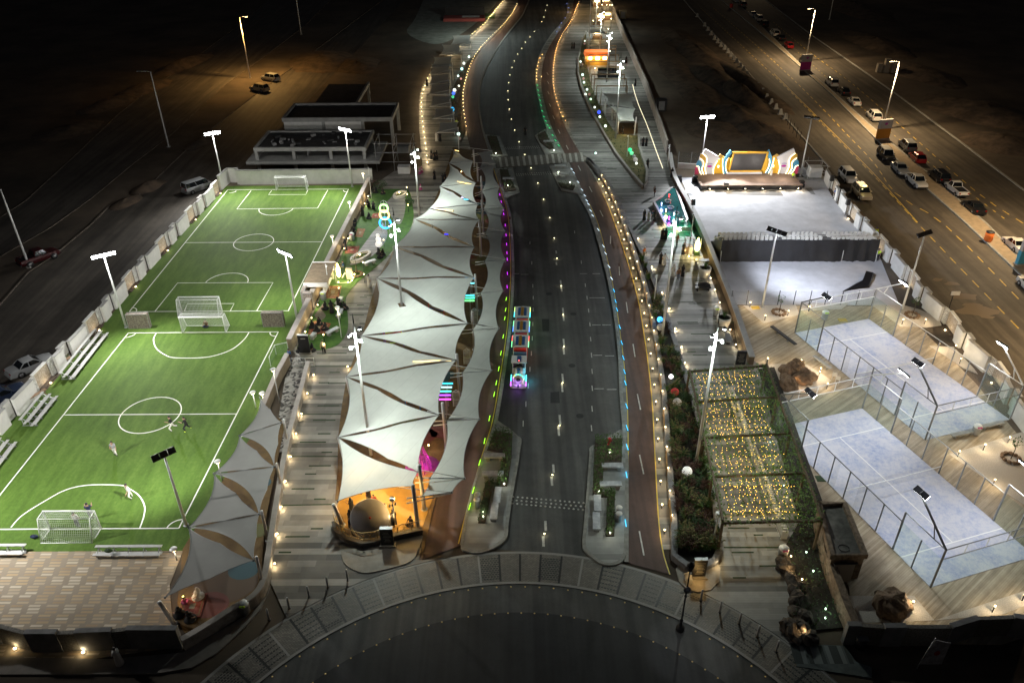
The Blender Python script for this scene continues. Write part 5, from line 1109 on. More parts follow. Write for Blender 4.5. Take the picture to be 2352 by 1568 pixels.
# ================================================================ road studs and kerb lights
s_ = bollard_src('road_stud', 'glowing yellow-white stud set in the middle line of the main road', 'lit studs along the middle of the main road', .05, glow('lit_stud', (1,.92,.5), 9), 3.2, (1,.9,.55), 'road stud', .25)
st_pts = [zC(*p) for p in [(1200,40),(1190,75),(1178,122),(1162,153),(1110,222),(1080,260),(1048,296),(1022,340),(994,380),(970,427),(955,472),(940,524),(932,578),(926,636),(928,697),(937,763),(951,832),(974,909),(1005,990),(1044,1079),(1088,1172),(1135,1277),(1175,1391),(1218,1518)]]+[zN(*p) for p in [(727,92),(745,233),(775,425),(789,625),(793,848),(784,1100),(763,1397)]]+[zW(*p) for p in [(690,167),(636,562)]]
row_of(s_, [(Vector((p.x,p.y,.02)),) for p in st_pts])
def kerb_lights(col, name, label, group, pts, size=.85, power=4):
 srcl = None
 for p, a in pts:
  if srcl is None:
   srcl = thing('kerb_light', label, 'kerb light', p, a, group)
   MB().bar((-size/2,0,.04),(size/2,0,.04),.06,.05).build('light_bar', glow('kerb_'+name, col, 1.5), srcl); MB().bar((-size/2-.05,0,.02),(size/2+.05,0,.02),.14,.04).build('housing', DARK_METAL, srcl)
   lamp('POINT', (0,0,.35), power, col, .15, srcl)
  else: dup(srcl, p, a)
def dirpts(f_, l, ang, z): return [(Vector((*xy(f_(*p)), z)), R(ang)) for p in l]
GREEN, CYAN, MAG, LIME, ICE = (.05,1,.35), (.08,.62,1), (.75,.05,1), (.45,1,.05), (.75,.9,1)
kerb_lights(CYAN, 'cyan', 'short cyan light strip along the kerb of the right cycle track', 'cyan kerb lights', dirpts(zN, [(1142,465),(1153,538),(1163,597),(1182,718),(1196,828),(1207,933),(1215,1030),(1221,1108),(1230,1270),(1233,1422),(1234,1555)], 95, .13)+dirpts(zW, [(1188,175),(1182,500)], 90, .13))
kerb_lights(ICE, 'ice', 'pale blue light strip along the upper kerb of the right cycle track', 'pale blue kerb lights', dirpts(zN, [(1033,40),(1068,155),(1083,205),(1107,297),(1125,380)], 105, .13)+dirpts(zC, [(1370,1185),(1385,1210),(1415,1275),(1442,1330),(1462,1370),(1475,1405),(1487,1430),(1502,1475),(1517,1510)], 108, .13))
kerb_lights(GREEN, 'green', 'green light strip along the far kerb of the right cycle track beyond the crosswalk', 'green kerb lights of the far track', dirpts(zC, [(1132,600),(1137,635),(1143,670),(1150,705),(1157,740),(1165,780),(1177,820),(1190,850),(1203,880),(1217,900),(1238,950),(1258,985),(1280,1020)], 108, .13))
kerb_lights(MAG, 'magenta', 'magenta light strip along the left kerb beside the narrow sails', 'magenta kerb lights', dirpts(zC, [(855,1303),(870,1365),(880,1415),(893,1470),(897,1500)], 95, .16)+dirpts(zN, [(385,10),(391,78),(394,143),(397,203),(399,248),(400,347),(398,440)], 92, .16))
kerb_lights(LIME, 'lime', 'lime green light strip along the left kerb beside the narrow sails and the near island', 'lime kerb lights', dirpts(zN, [(392,525),(388,600),(382,660),(371,787),(355,903),(340,1012),(323,1110),(308,1190),(275,1358),(241,1515)], 84, .17)+dirpts(zW, [(200,95),(158,280),(134,390)], 80, .17))
kerb_lights((.35,.45,1), 'blueviolet', 'pale violet light strip on the far right kerb near the top of the road', 'violet kerb lights at the top', dirpts(zC, [(1338,30),(1350,60),(1345,90),(1325,130),(1300,165),(1285,195),(1268,225)], 70, .13))
# warm bollards along the far left promenade edge and along the far cycle track
fl_ = smooth([zC(*p) for p in [(900,10),(850,62),(760,172),(680,245),(600,305),(470,425),(410,485),(360,555),(335,620),(315,685),(308,750),(312,830),(320,910),(330,1000),(340,1090),(348,1160)]], 5)
b_ = bollard_src('bollard_light', 'warm bollard light along the outer edge of the far left promenade', 'bollards along the far left promenade', .7, LIT_BOL, 75, (1,.78,.45), g=.7); row_of(b_, [(p+Vector((.5,0,.1)),) for p, a in walk(list(reversed(fl_)), 3.4)])
tl = smooth([zC(*p) for p in [(995,40),(960,105),(900,185),(830,255),(770,315),(720,375),(685,435),(655,510),(635,580),(620,650),(618,720),(622,790),(632,860),(640,905)]], 5)
b_ = bollard_src('bollard_light', 'warm bollard light in the dense row beside the far left cycle track', 'dense bollards beside the far left cycle track', .7, LIT_BOL, 24, (1,.68,.32), g=.7); row_of(b_, [(p+Vector((-.1,0,.06)),) for p, a in walk(list(reversed(tl)), 2.7)])
tr_ = smooth([zC(*p) for p in [(1418,30),(1395,80),(1368,150),(1340,200),(1300,260),(1265,340),(1248,420),(1238,500),(1236,570),(1242,640),(1255,700),(1272,760),(1292,815),(1320,865)]], 5)
b_ = bollard_src('bollard_light', 'amber bollard light between the far right cycle track and the plank promenade', 'amber bollards beside the far right cycle track', .7, glow('lit_amber_bol', (1,.62,.25), 6), 20, (1,.6,.25), g=.7); row_of(b_, [(p+Vector((.15,0,.06)),) for p, a in walk(list(reversed(tr_)), 2.7)])
b_ = bollard_src('bollard_light', 'small amber bollard beside the pale verge of the far right kerb', 'amber bollards on the far right verge', .6, MATS['lit_amber_bol'], 12, (1,.6,.25)); row_of(b_, [(zC(*p)+Vector((0,0,.12)),) for p in [(1165,400),(1150,425),(1140,455),(1133,480),(1128,505),(1126,530),(1126,552),(1127,575),(1160,555)]])
pr_ = [p+Vector((.62,0,0)) for p in RCR if 44 < p.y < 128]; pr_ = list(reversed(pr_))
b_ = bollard_src('bollard_light', 'warm bollard light on the paved margin between the right cycle track and the planter', 'bollards between the right cycle track and the planter', .55, LIT_BOL, 17, (1,.72,.38)); row_of(b_, [(p+Vector((-.35,0,.06)),) for p, a in walk(pr_, 2.9, 1)])
b_ = bollard_src('bollard_light', 'small warm lamp fixed along the foot of the planter wall beside the right cycle track', 'lamps at the foot of the planter wall', .8, LIT_BOL, 9, (1,.72,.38), 'wall light'); row_of(b_, [(p+Vector((.35,0,.06)),) for p, a in walk(pr_, 2.9, 2.4)])
row = [zS(*p) for p in [(5,540),(75,632),(110,720),(170,830),(240,1010),(290,1120),(330,1260),(372,1390),(395,1500)]]
b_ = bollard_src('bollard_light', 'small warm floor lamp on the promenade side of the long planter', 'floor lamps along the planter on the right promenade', .3, LIT_BOL, 45, (1,.78,.48), 'floor lamp'); row_of(b_, [(p+Vector((.3,0,.1)),) for p in row])
row = [zS(*p) for p in [(604,915),(634,997),(668,1085),(705,1180),(742,1275),(780,1380)]]
b_ = bollard_src('bollard_light', 'small warm lamp at the foot of the promenade wall beside the forecourt', 'lamps along the promenade wall by the forecourt', .45, LIT_BOL, 30, (1,.78,.48), 'wall light'); row_of(b_, [(p+Vector((-.2,0,.1)),) for p in row])
MARG = planks('margin_pavers', (.12,.11,.10), (.38,.36,.32), .75)
mb = MB(); q = [p for p in RCR if p.y > 43.5]; mb.sheet([xy(p) for p in q]+[xy(p+Vector((.95,0,0))) for p in reversed(q)], .06); st('paved_margin', mb, MARG)
# orange bronze handrails on the margin
t = None
for i, (p, a) in enumerate(walk(pr_, 6.2, 3)):
 if t is None:
  t = thing('hand_rail', 'short bronze handrail on the paved margin beside the right cycle track', 'handrail', p+Vector((.25,0,.06)), a, 'bronze handrails of the right cycle track')
  MB().tube([(-1.2,0,0),(-1.2,0,.85),(-.9,0,1.0),(.9,0,1.0),(1.2,0,.85),(1.2,0,0)], .045, 6).build('rail', mat('bronze', (.45,.27,.10), .4, .5), t); MB().tube([(-1.2,0,.5),(1.2,0,.5)], .03, 6).build('lower_rail', MATS['bronze'], t)
 else: dup(t, p+Vector((.25,0,.06)), a)
# ================================================================ plants
LEAFG = mat('leaf_green', (.035,.085,.018), .7, 0, .35, 4, col2=(.075,.15,.03)); LEAFD = mat('leaf_dark', (.018,.045,.014), .75, 0, .35, 4, col2=(.04,.085,.025)); LEAFP = mat('leaf_russet', (.06,.028,.022), .8, 0, .35, 4, col2=(.11,.055,.04)); STRAW = mat('grass_straw', (.12,.12,.045), .8, 0, .35, 5, col2=(.22,.19,.08)); STEM = mat('stem_brown', (.07,.05,.03), .9)
def leaves(mb, pts, size, mi=0, rnd=None):
 r0 = rnd or rp
 for p in pts:
  a, b = r0.uniform(0, 6.28), r0.uniform(-.9, .9); s = size*r0.uniform(.6, 1.3)
  d = Vector((math.cos(a)*math.cos(b), math.sin(a)*math.cos(b), math.sin(b))); x = d.cross(Vector((r0.uniform(-1,1), r0.uniform(-1,1), 1))).normalized(); p = Vector(p)
  mb.add([p-d*s, p+x*s*.45, p+d*s, p-x*s*.45], [(0,1,2,3)], mi)
def cloud(c, sx, sy, sz, n, rnd=None):
 r0 = rnd or rp; out = []
 while len(out) < n:
  x, y, z = (r0.uniform(-1,1) for _ in range(3))
  if .25 < x*x+y*y+z*z < 1: out.append((c[0]+x*sx, c[1]+y*sy, c[2]+z*sz))
 return out
def tuft(mb, r_, h, n, mi=0):
 for i in range(n):
  a = rp.uniform(0,6.28); l = rp.uniform(.55,1)*h; o = rp.uniform(.3,1)*r_; d = Vector((math.cos(a), math.sin(a), 0)); s = Vector((-d.y,d.x,0))*.025
  p0 = d*.05; p1 = d*o*.5+Vector((0,0,l*.8)); p2 = d*o+Vector((0,0,l*(.95 if rp.random() < .6 else .6)))
  mb.add([p0-s, p0+s, p1+s, p1-s, p2], [(0,1,2,3),(3,2,4)], mi)
def grass_src(label, group, mats, h=.9, r_=.7, n=70):
 t = thing('ornamental_plant', label, 'plant', (0,0,-60), 0, group); t['kind'] = 'thing'
 m_ = MB(); tuft(m_, r_, h, n); m_.build('blades', mats[0], t); m2 = MB()
 for i in range(14):
  a = rp.uniform(0,6.28); o = rp.uniform(.2,.9)*r_; z = h*rp.uniform(.85,1.15); c = Vector((math.cos(a)*o, math.sin(a)*o, z)); m2.tube([c-Vector((math.cos(a)*.12,math.sin(a)*.12,.12)), c, c+Vector((math.cos(a)*.1,math.sin(a)*.1,-.02))], [.02,.04,.012], 4)
 m2.build('seed_heads', mats[1], t); return t
def shrub_src(label, group, m_, h=.8, r_=.6, n=150, flowers=None):
 t = thing('shrub', label, 'shrub', (0,0,-60), 0, group); k = MB(); leaves(k, cloud((0,0,h*.62), r_, r_, h*.42, n), .13); k.build('foliage', m_, t); s = MB()
 for i in range(6): a = i*1.05; s.tube([(0,0,0),(math.cos(a)*r_*.5,math.sin(a)*r_*.5,h*.6)], [.03,.012], 4)
 s.build('stems', STEM, t); return t
# the long planter on the right with its dark wall
PLN = [(1350,369),(1380,402),(1412,452),(1440,517),(1488,620),(1528,728),(1571,863),(1604,975),(1627,1080),(1644,1200),(1652,1270)]
inner = [p+Vector((1.15,0,0)) for p in RCR if 46.5 < p.y < 126]
outer = smooth([G(*p) for p in PLN], 4)
tip = [G(1640,1296), G(1610,1312), G(1575,1306), G(1548,1285)]
ring_ = inner+list(reversed(tip))+list(reversed(outer))
c0 = Vector((17, 60, 0)); t = thing('planter_bed', 'long curved planter with a dark stone rim between the right cycle track and the promenade', 'planter', c0)
DST = mat('planter_stone', (.20,.20,.215), .7, 0, .25, 2.5)
MB().prism([xy(p-c0) for p in ring_], 0, .45).build('soil', mat('planter_soil', (.02,.018,.014), .95, 0, .4, 4, bump=.6), t)
cl = [p-c0 for p in ring_]; MB().slab(cl+[cl[0]], .5, 0, .62).build('rim', DST, t)
ga_ = grass_src('tuft of feathery green ornamental grass growing in the long right planter', 'green grass tufts of the long planter', (LEAFG, STRAW)); gb_ = grass_src('tuft of dark russet ornamental grass growing in the long right planter', 'russet grass tufts of the long planter', (LEAFP, LEAFP), .8, .6)
gc_ = shrub_src('low dark leafy shrub growing in the long right planter', 'low shrubs of the long planter', LEAFD, .6, .6, 130)
rg = random.Random(21); used = {0:0,1:0,2:0}
def inside(p, poly):
 c = False; j = len(poly)-1
 for i in range(len(poly)):
  if (poly[i].y > p.y) != (poly[j].y > p.y) and p.x < (poly[j].x-poly[i].x)*(p.y-poly[i].y)/(poly[j].y-poly[i].y)+poly[i].x: c = not c
  j = i
 return c
k = 0; tries = 0
while k < 235 and tries < 6000:
 tries += 1; p = Vector((rg.uniform(12, 22), 43.3+85*rg.random()**1.75, .45))
 q = [p+Vector((d,0,0)) for d in (-.3,.3)]
 if not all(inside(x, ring_) for x in q): continue
 left_ = not inside(p+Vector((-1.3,0,0)), ring_); r0 = rg.random()
 if p.y > 84 and r0 < .5: continue
 kind = (0 if r0 < .7 else 1) if left_ else (0 if r0 < .25 else 1 if r0 < .6 else 2)
 s0 = (ga_, gb_, gc_)[kind]
 if used[kind] == 0: s0.location = p; s0.rotation_euler.z = rg.uniform(0,6)
 else: dup(s0, p, rg.uniform(0,6), scale=rg.uniform(.7,1.25))
 used[kind] += 1; k += 1
def ball_lantern(p, r_, label, col, e, lit=False, spots=False):
 t = thing('ball_lantern', label, 'ball lantern', p, 0); MB().ball((0,0,r_+.25), r_, 14).build('globe', glow('globe_%s' % label[:14], col, e) if e else mat('globe_'+label[:14], col, .4, 0, .15 if spots else 0, 2), t); MB().lathe([(.08,0),(.06,.3)], (0,0,0), 7).build('stem', DARK_METAL, t)
 if lit: lamp('POINT', (0,-.5,r_+.6), 10, col, .3, t)
for f_, u, v, r_, lab, col, e in ((zN,1437,640,.36,'pale striped ball lantern in the planter above the blue one',(.55,.5,.45),0),(zN,1459,688,.34,'glowing blue ball lantern in the long planter',(.08,.45,1),2.2),(zN,1463,745,.42,'large pale mottled ball lantern at the mast foot in the planter',(.6,.6,.58),0),(zN,1562,1200,.42,'red ball lantern among the grass of the long planter',(.55,.05,.05),.08),(zN,1577,1275,.45,'pale pink ball lantern next to the red one in the planter',(.55,.5,.5),0),(zX,372,318,.46,'big white ball lantern among the near grasses of the planter',(.85,.85,.8),.45),(zN,1537,1080,.22,'small bright white lamp ball in the planter',(1,1,1),6),(zX,332,38,.16,'tiny lamp ball among the grasses beside the pergola',(1,1,.9),5)):
 ball_lantern(f_(u, v, .42), r_, lab, col, e, e > 1)
# menu board + three white stools at the near planter end
p = zX(445,945,.1); mb = MB(); mb.prism([xy(q) for q in (zX(308,880),zX(330,960),zX(380,1005),zX(440,1022),zX(520,1010),zX(570,960),zX(580,880),zX(560,840),zX(330,850))], 0, .16); st('apron', mb, APR)
t = thing('menu_board', 'black menu board on a stone foot at the near end of the long planter', 'menu board', zX(445,920,.16)); MB().box((0,0,0),(1.3,.6,.16)).build('foot', APR, t); MB().box((0,0,.16),(1.0,.25,1.75)).build('board', BLACK, t); MB().box((0,0,1.91),(1.0,.3,.05)).build('top_cap', GREY_METAL, t); w_ = MB()
for i in range(8): w_.box((rp.uniform(-.06,.06),-.132,.45+i*.16),(rp.uniform(.4,.75),.008,.03))
w_.build('lettering', MATS['board_text'], t)
sp = lamp('POINT', (zX(445,975).x, zX(445,975).y, .9), 26, (1,.62,.22), .2)
lamp('POINT', (zX(562,870).x, zX(562,870).y, .7), 22, (1,.75,.4), .1)
for i, (u, v) in enumerate(((385,945),(392,970),(378,930))):
 t = thing('sign_card', 'white card leaning on the apron beside the near menu board', 'card', zX(u, v, .16), .2*i, 'white cards beside the menu board'); MB().add([(-.25,0,0),(.25,0,0),(.25,.12,.5),(-.25,.12,.5),(-.25,.03,0),(.25,.03,0),(.25,.15,.5),(-.25,.15,.5)], [(0,1,2,3),(7,6,5,4),(0,4,5,1),(1,5,6,2),(2,6,7,3),(3,7,4,0)]).build('panel', CL['white'], t); MB().bar((0,.1,.02),(0,.35,.02),.04).build('stand', DARK_METAL, t)
# black lamp figure standing on the pavers before the planter (street lantern seen from above)
t = thing('lantern_post', 'black ornate lantern post standing on the roundabout pavers before the planter', 'lantern post', zX(335,1240,.07)); H = height_at(t.location, 976.2+835/2.649)
MB().lathe([(.32,0),(.30,.25),(.14,.4),(.09,.9),(.14,1.0),(.07,1.1),(.06,H*.5),(.12,H*.5+.1),(.06,H*.5+.2),(.05,H-.9)], (0,0,0), 10).build('post', BLACK, t); MB().lathe([(.08,H-.9),(.2,H-.8),(.26,H-.35),(.3,H-.3),(.06,H)], (0,0,0), 6).build('lantern', BLACK, t); MB().bar((-.45,0,H*.56),(.45,0,H*.56),.06).build('cross_arm', BLACK, t); MB().ball((0,-.1,H*.62),.28,8,sc=(1,.5,1)).build('basket', BLACK, t)
lamp('SPOT', (0,-.7,H-.9), 160, (.9,.95,1), .1, t, aim=(.3,-1.6,0), cone=60)
# ---------------------------------------------------------------- islands: hedges, marble benches, bins, hydrant
MARB = mat('marble', (.42,.45,.50), .35, 0, .5, 1.6, col2=(.75,.77,.8))
def hedge(label, poly, h, n, m_=LEAFG, lights=0):
 c = sum((Vector((p.x,p.y,0)) for p in poly), Vector())/len(poly); c.z = .17; t = thing('hedge', label, 'hedge', c); xs = [p.x for p in poly]; ys = [p.y for p in poly]; k = MB(); cnt = 0
 while cnt < n:
  p = Vector((rp.uniform(min(xs),max(xs)), rp.uniform(min(ys),max(ys)), rp.uniform(.05,1)**.6*h))
  if inside(p, poly): leaves(k, [p-Vector((c.x,c.y,0))], .11); cnt += 1
 k.build('foliage', m_, t); MB().prism([xy(p-c) for p in poly], 0, .08).build('soil', SOIL, t)
 for i in range(lights): pass
 return t
def bench(label, c, rz, L=1.9, w=.6, group='marble benches on the islands'):
 t = thing('bench', label, 'bench', c, rz, group); MB().box((0,0,.38),(L,w,.14)).build('seat_slab', MARB, t)
 for s in (-1,1): MB().box((s*L*.32,0,0),(.34,w*.75,.38)).build('leg', CONCRETE, t)
 return t
hedge('leafy hedge on the near left island beside the road, far part', [zW(300,-120),zW(420,-100),zW(415,60),zW(385,255),zW(310,255),zW(345,120),zW(360,30),zW(250,10)], .8, 900)
hedge('dark narrow hedge on the near left island, near part', [zW(240,225),zW(345,230),zW(340,270),zW(280,290),zW(238,500),zW(190,500)], .6, 450, LEAFD)
hedge('leafy hedge on the near right island, far part', [zW(975,-60),zW(1160,-70),zW(1155,95),zW(1035,100),zW(1025,290),zW(960,315)], .8, 900)
hedge('narrow hedge on the near right island, near part', [zW(985,290),zW(1110,290),zW(1105,590),zW(1050,590),zW(1058,330),zW(985,325)], .6, 500)
for i, (u, v, a, lab) in enumerate(((300,50,0,'pale marble bench at the far end of the near left island'),(290,170,0,'grey marble bench in the middle of the near left island'),(320,315,1.5,'streaked marble bench lengthwise on the near left island, further one'),(298,425,1.5,'streaked marble bench lengthwise on the near left island, nearer one'),(1092,115,0,'marble bench at the far end of the near right island'),(1080,240,0,'marble bench in the middle of the near right island'),(992,370,1.5,'streaked marble bench lengthwise on the near right island, further one'),(985,490,1.5,'streaked marble bench lengthwise on the near right island, nearer one'))):
 bench(lab, zW(u, v+12, .17), a)
for i, (u, v, lab) in enumerate(((185,345,'pair-mate steel ash bin on the left island, further one'),(181,380,'steel ash bin on the left island, nearer one'),(1136,435,'steel ash bin on the right island, further one'),(1135,475,'steel ash bin on the right island, nearer one'))):
 t = thing('litter_bin', lab, 'litter bin', zW(u, v, .17), 0, 'ash bins of the islands'); MB().lathe([(.22,0),(.22,.8),(.2,.82)], (0,0,0), 12).build('body', GREY_METAL, t); MB().lathe([(.27,.82),(.27,.88),(.1,.92)], (0,0,0), 12).build('lid', WHITE_METAL, t)
p = zN(1108,1530,.17); t = thing('fire_hydrant', 'red fire hydrant at the far tip of the near right island', 'fire hydrant', p); MB().lathe([(.22,0),(.2,.08),(.13,.1),(.13,.6),(.18,.62),(.16,.75),(.05,.85)], (0,0,0), 10).build('barrel', mat('hydrant_red', (.55,.02,.03), .4), t)
for s in (-1,1): MB().tube([(s*.1,0,.5),(s*.26,0,.5)], .07, 8).build('nozzle', MATS['hydrant_red'], t)
is_ = bollard_src('hedge_light', 'small white spot among the hedges of the near islands', 'spots in the island hedges', .3, glow('lit_hedge', (1,1,.8), 8), 10, (1,.98,.75), 'spot light', .9); row_of(is_, [(zW(*p)+Vector((0,0,.2)),) for p in [(365,250),(225,470),(222,440),(1000,300),(1075,40),(1076,580)]])
hedge('dark hedge on the far left island before the crosswalk', [zC(780,955),zC(850,960),zC(890,1085),zC(825,1085)], .6, 300, LEAFD)
hedge('dark hedge on the left island just past the crosswalk', [zC(868,1190),zC(925,1190),zC(940,1240),zC(985,1335),zC(905,1345),zC(885,1290)], .6, 380, LEAFD)
hedge('small hedge on the far right island before the crosswalk', [zC(1130,950),zC(1185,920),zC(1245,1040),zC(1215,1050),zC(1150,1000)], .6, 300, LEAFD)
hedge('dark hedge on the right island just past the crosswalk', [zC(1275,1280),zC(1340,1290),zC(1395,1305),zC(1380,1335),zC(1300,1320)], .6, 300, LEAFD)
for (u, v, lab) in ((1210,1000,'marble bench on the far right island'),(1290,1170,'marble bench beside the bright lamp on the right island'),(1310,1230,'second marble bench on the right island past the crosswalk'),(930,1260,'marble bench on the left island past the crosswalk')): bench(lab, zC(u, v, .17), 0, group='marble benches on the far islands')
il = bollard_src('hedge_light', 'bright greenish spot lamp on the islands at the crosswalk', 'spots on the crosswalk islands', .35, glow('lit_isle', (.9,1,.75), 16), 26, (.92,1,.8), 'spot light', 1.0); row_of(il, [(zC(*p)+Vector((0,0,.2)),) for p in [(842,1085),(926,1312),(1278,1218),(1360,1290),(1247,1065)]])
# ---------------------------------------------------------------- toy train
LEDC = {k: glow('led_'+k, c, 3.2) for k, c in dict(green=(.2,1,.35), cyan=(.1,.9,1), blue=(.1,.3,1), red=(1,.12,.1), violet=(.6,.15,1), white=(1,.95,.9), pink=(1,.4,.7), lime=(.6,1,.2)).items()}
TW = mat('train_white', (.82,.82,.80), .4); TB = mat('train_blue', (.04,.12,.30), .4); TO = mat('train_gold', (.42,.22,.04), .45); TR = mat('train_red', (.6,.03,.03), .45)
p0, p1 = zN(475,1145), zN(507,660); d = Vector((p1.x-p0.x, p1.y-p0.y, 0)); Lt = d.length; ang = math.atan2(d.y, d.x)-R(90)
t = thing('toy_train', 'lit toy train with three canopied coaches running down the left side of the road', 'toy train', (p0.x, p0.y, .02), ang)
y = .2; WT = 1.55
def wheel_pair(par, y, r_=.3):
 for s in (-1,1): MB().lathe([(r_,-.08),(r_,.08)], (0,0,0), 12, M=Matrix.Translation((s*WT*.42,y,r_)) @ Matrix.Rotation(R(90),4,'Y')).build('wheel', TYRE, par)
eng = MB().box((0,1.7,.35),(1.3,3.2,.25)).build('engine_chassis', TW, t)
MB().lathe([(.02,0),(.42,.0),(.46,.06),(.46,1.75)], (0,0,0), 16, M=Matrix.Translation((0,.35,1.05)) @ Matrix.Rotation(R(-90),4,'X')).build('boiler', TW, eng)
MB().lathe([(.5,0),(.5,.1),(.4,.12)], (0,0,0), 16, M=Matrix.Translation((0,.38,1.05)) @ Matrix.Rotation(R(90),4,'X')).build('boiler_front', TW, eng); MB().lathe([(.22,0),(.22,.05)], (0,0,0), 12, M=Matrix.Translation((0,.25,1.05)) @ Matrix.Rotation(R(90),4,'X')).build('smokebox_door', BLACK, eng)
MB().lathe([(.14,0),(.12,.45),(.2,.6),(.16,.62)], (0,.75,1.45), 10).build('chimney', TB, eng); MB().lathe([(.2,0),(.18,.18),(.05,.26)], (0,1.35,1.48), 10).build('steam_dome', TB, eng)
MB().box((0,2.6,.6),(1.4,1.1,.7)).build('cab', TW, eng); MB().add([(-.6,2.05,1.25),(.6,2.05,1.25),(.6,2.05,1.85),(-.6,2.05,1.85),(-.6,2.09,1.25),(.6,2.09,1.25),(.6,2.09,1.85),(-.6,2.09,1.85)], [(0,1,2,3),(7,6,5,4),(0,4,5,1),(1,5,6,2),(2,6,7,3),(3,7,4,0)]).build('windscreen', GLASSC, eng)
for s in (-1,1):
 MB().box((s*.65,2.1,1.3),(.08,.08,.65)).build('cab_pillar', TW, eng); MB().box((s*.65,3.1,1.3),(.08,.08,.65)).build('cab_pillar', TW, eng)
MB().box((0,2.6,1.92),(1.6,1.35,.12)).build('cab_roof', TW, eng); MB().box((0,2.6,2.04),(.4,1.0,.08)).build('roof_stripe', TB, eng); MB().ball((0,2.15,2.14), .07, 8).build('beacon', LEDC['red'], eng)
MB().lathe([(.08,0),(.08,.3)], (0,-.05,.3), 8).build('coupler', BLACK, eng); MB().box((0,.1,.12),(1.35,.25,.3)).build('cowcatcher', TW, eng)
ring = MB()
for i, c in enumerate(('pink','lime','cyan','green','cyan','green','cyan','lime','pink','violet','violet')):
 a = R(-35+i*25); MB().ball((math.cos(a)*.52,.42,1.05+math.sin(a)*.52), .07, 6).build('led_lamp', LEDC[c], eng)
for s in (-1,1):
 for y_, c in ((.1,'violet'),(.25,'violet'),(.6,'violet'),(1.0,'cyan'),(1.4,'cyan'),(1.8,'cyan')): MB().tube([(s*.78,y_,.35),(s*.78,y_+.2,.42)], .05, 6).build('led_lamp', LEDC[c], eng)
 MB().bar((s*.75,.15,.2),(s*.75,2.0,.2),.12,.3).build('running_board', TW, eng)
for y_ in (.8,1.6,2.6): wheel_pair(eng, y_)
lamp('POINT', (0,.0,.5), 30, (.5,.2,1), .3, t); lamp('POINT', (.9,1.3,.7), 26, (.1,.7,1), .3, t)
MB().box((0,3.9,.5),(1.3,.9,.6)).build('tender', TW, t)
cy = 4.6; CLn = (Lt-4.6)/3
for i, (c1, c2) in enumerate((('red','green'),('green','blue'),('lime','cyan'))):
 yc = cy+CLn*(i+.5); cL = CLn-.75
 co = MB().box((0,yc,.32),(WT,CLn-.3,.4)).build('coach_body', (TR if i == 0 else TW), t)
 for k in range(3): MB().box((0,yc-cL/2+.35+k*cL/3,.72),(WT*.9,.4,.3)).build('coach_seat', TR if k % 2 else TB, co)
 for s in (-1,1):
  for k in (-1,1): MB().box((s*WT*.46,yc+k*cL*.46,.7),(.07,.07,1.25)).build('roof_pillar', TW, co)
  MB().bar((s*(WT/2+.12),yc-cL*.46,1.93),(s*(WT/2+.12),yc,1.93),.07).build('led_strip', LEDC[c2], co); MB().bar((s*(WT/2+.12),yc,1.93),(s*(WT/2+.12),yc+cL*.46,1.93),.07).build('led_strip', LEDC[c1], co)
 MB().box((0,yc,1.95),(WT+.2,cL,.07)).build('coach_roof', TW, co)
 for s in (-1,1): MB().box((s*.34,yc,2.02),(.3,cL*.72,.05)).build('roof_panel', TB, co)
 MB().box((0,yc,2.02),(.3,cL*.78,.09)).build('roof_panel', TO, co)
 for k in (-1,1): wheel_pair(co, yc+k*cL*.3)
 lamp('POINT', (-1.0,yc,1.6), 10, LEDC[c2].node_tree.nodes['Principled BSDF'].inputs['Emission Color'].default_value[:3], .3, t); lamp('POINT', (1.0,yc,1.6), 10, LEDC[c1].node_tree.nodes['Principled BSDF'].inputs['Emission Color'].default_value[:3], .3, t)
# ================================================================ pergola with fairy lights
GARL = mat('garland_leaf', (.06,.14,.025), .7, 0, .4, 5, col2=(.13,.23,.045)); PB = mat('pergola_beam', (.10,.07,.04), .7, 0, .25, 3)
PH = 3.3; pc = [G(1583,853,PH), G(1760,840,PH), G(1887,1195,PH), G(1660,1200,PH)]
c0 = Vector((22, 57, 0)); pg = thing('pergola', 'open beam pergola over the right promenade wrapped in green garlands', 'pergola', c0)
def pl_(u, v): return (pc[0]*(1-u)+pc[1]*u)*(1-v)+(pc[3]*(1-u)+pc[2]*u)*v
VS = (0, .245, .50, .745, 1)
gl = MB()
def garland(a, b, n, w=.12):
 for i in range(n): t_ = rp.random(); p = a+(b-a)*t_; leaves(gl, [p-c0+Vector((rp.gauss(0,w), rp.gauss(0,w), rp.gauss(.04,w)))], .125)
for v in VS:
 a, b = pl_(0, v), pl_(1, v); MB().bar(a-c0, b-c0, .16, .2).build('cross_beam', PB, pg); garland(a, b, 230)
 for e in (a, b):
  if e is a and v == VS[1]: continue
  MB().box((e.x-c0.x, e.y-c0.y, .1), (.18,.18,PH-.1)).build('post', PB, pg)
for u in (0, 1): a, b = pl_(u, 0), pl_(u, 1); MB().bar(a-c0+Vector((0,0,.2)), b-c0+Vector((0,0,.2)), .16, .2).build('side_beam', PB, pg); garland(a, b, 650, .17)
for i in range(14):
 u = (i+.5)/14; a, b = pl_(u, 0), pl_(u, 1); garland(a, b, 170, .05)
for k in range(12): v = (k+.5)/12; garland(pl_(0, v), pl_(1, v), 55, .05)
gl.build('garland', GARL, pg)
BULB = glow('fairy_bulb', (1,.62,.08), 9)
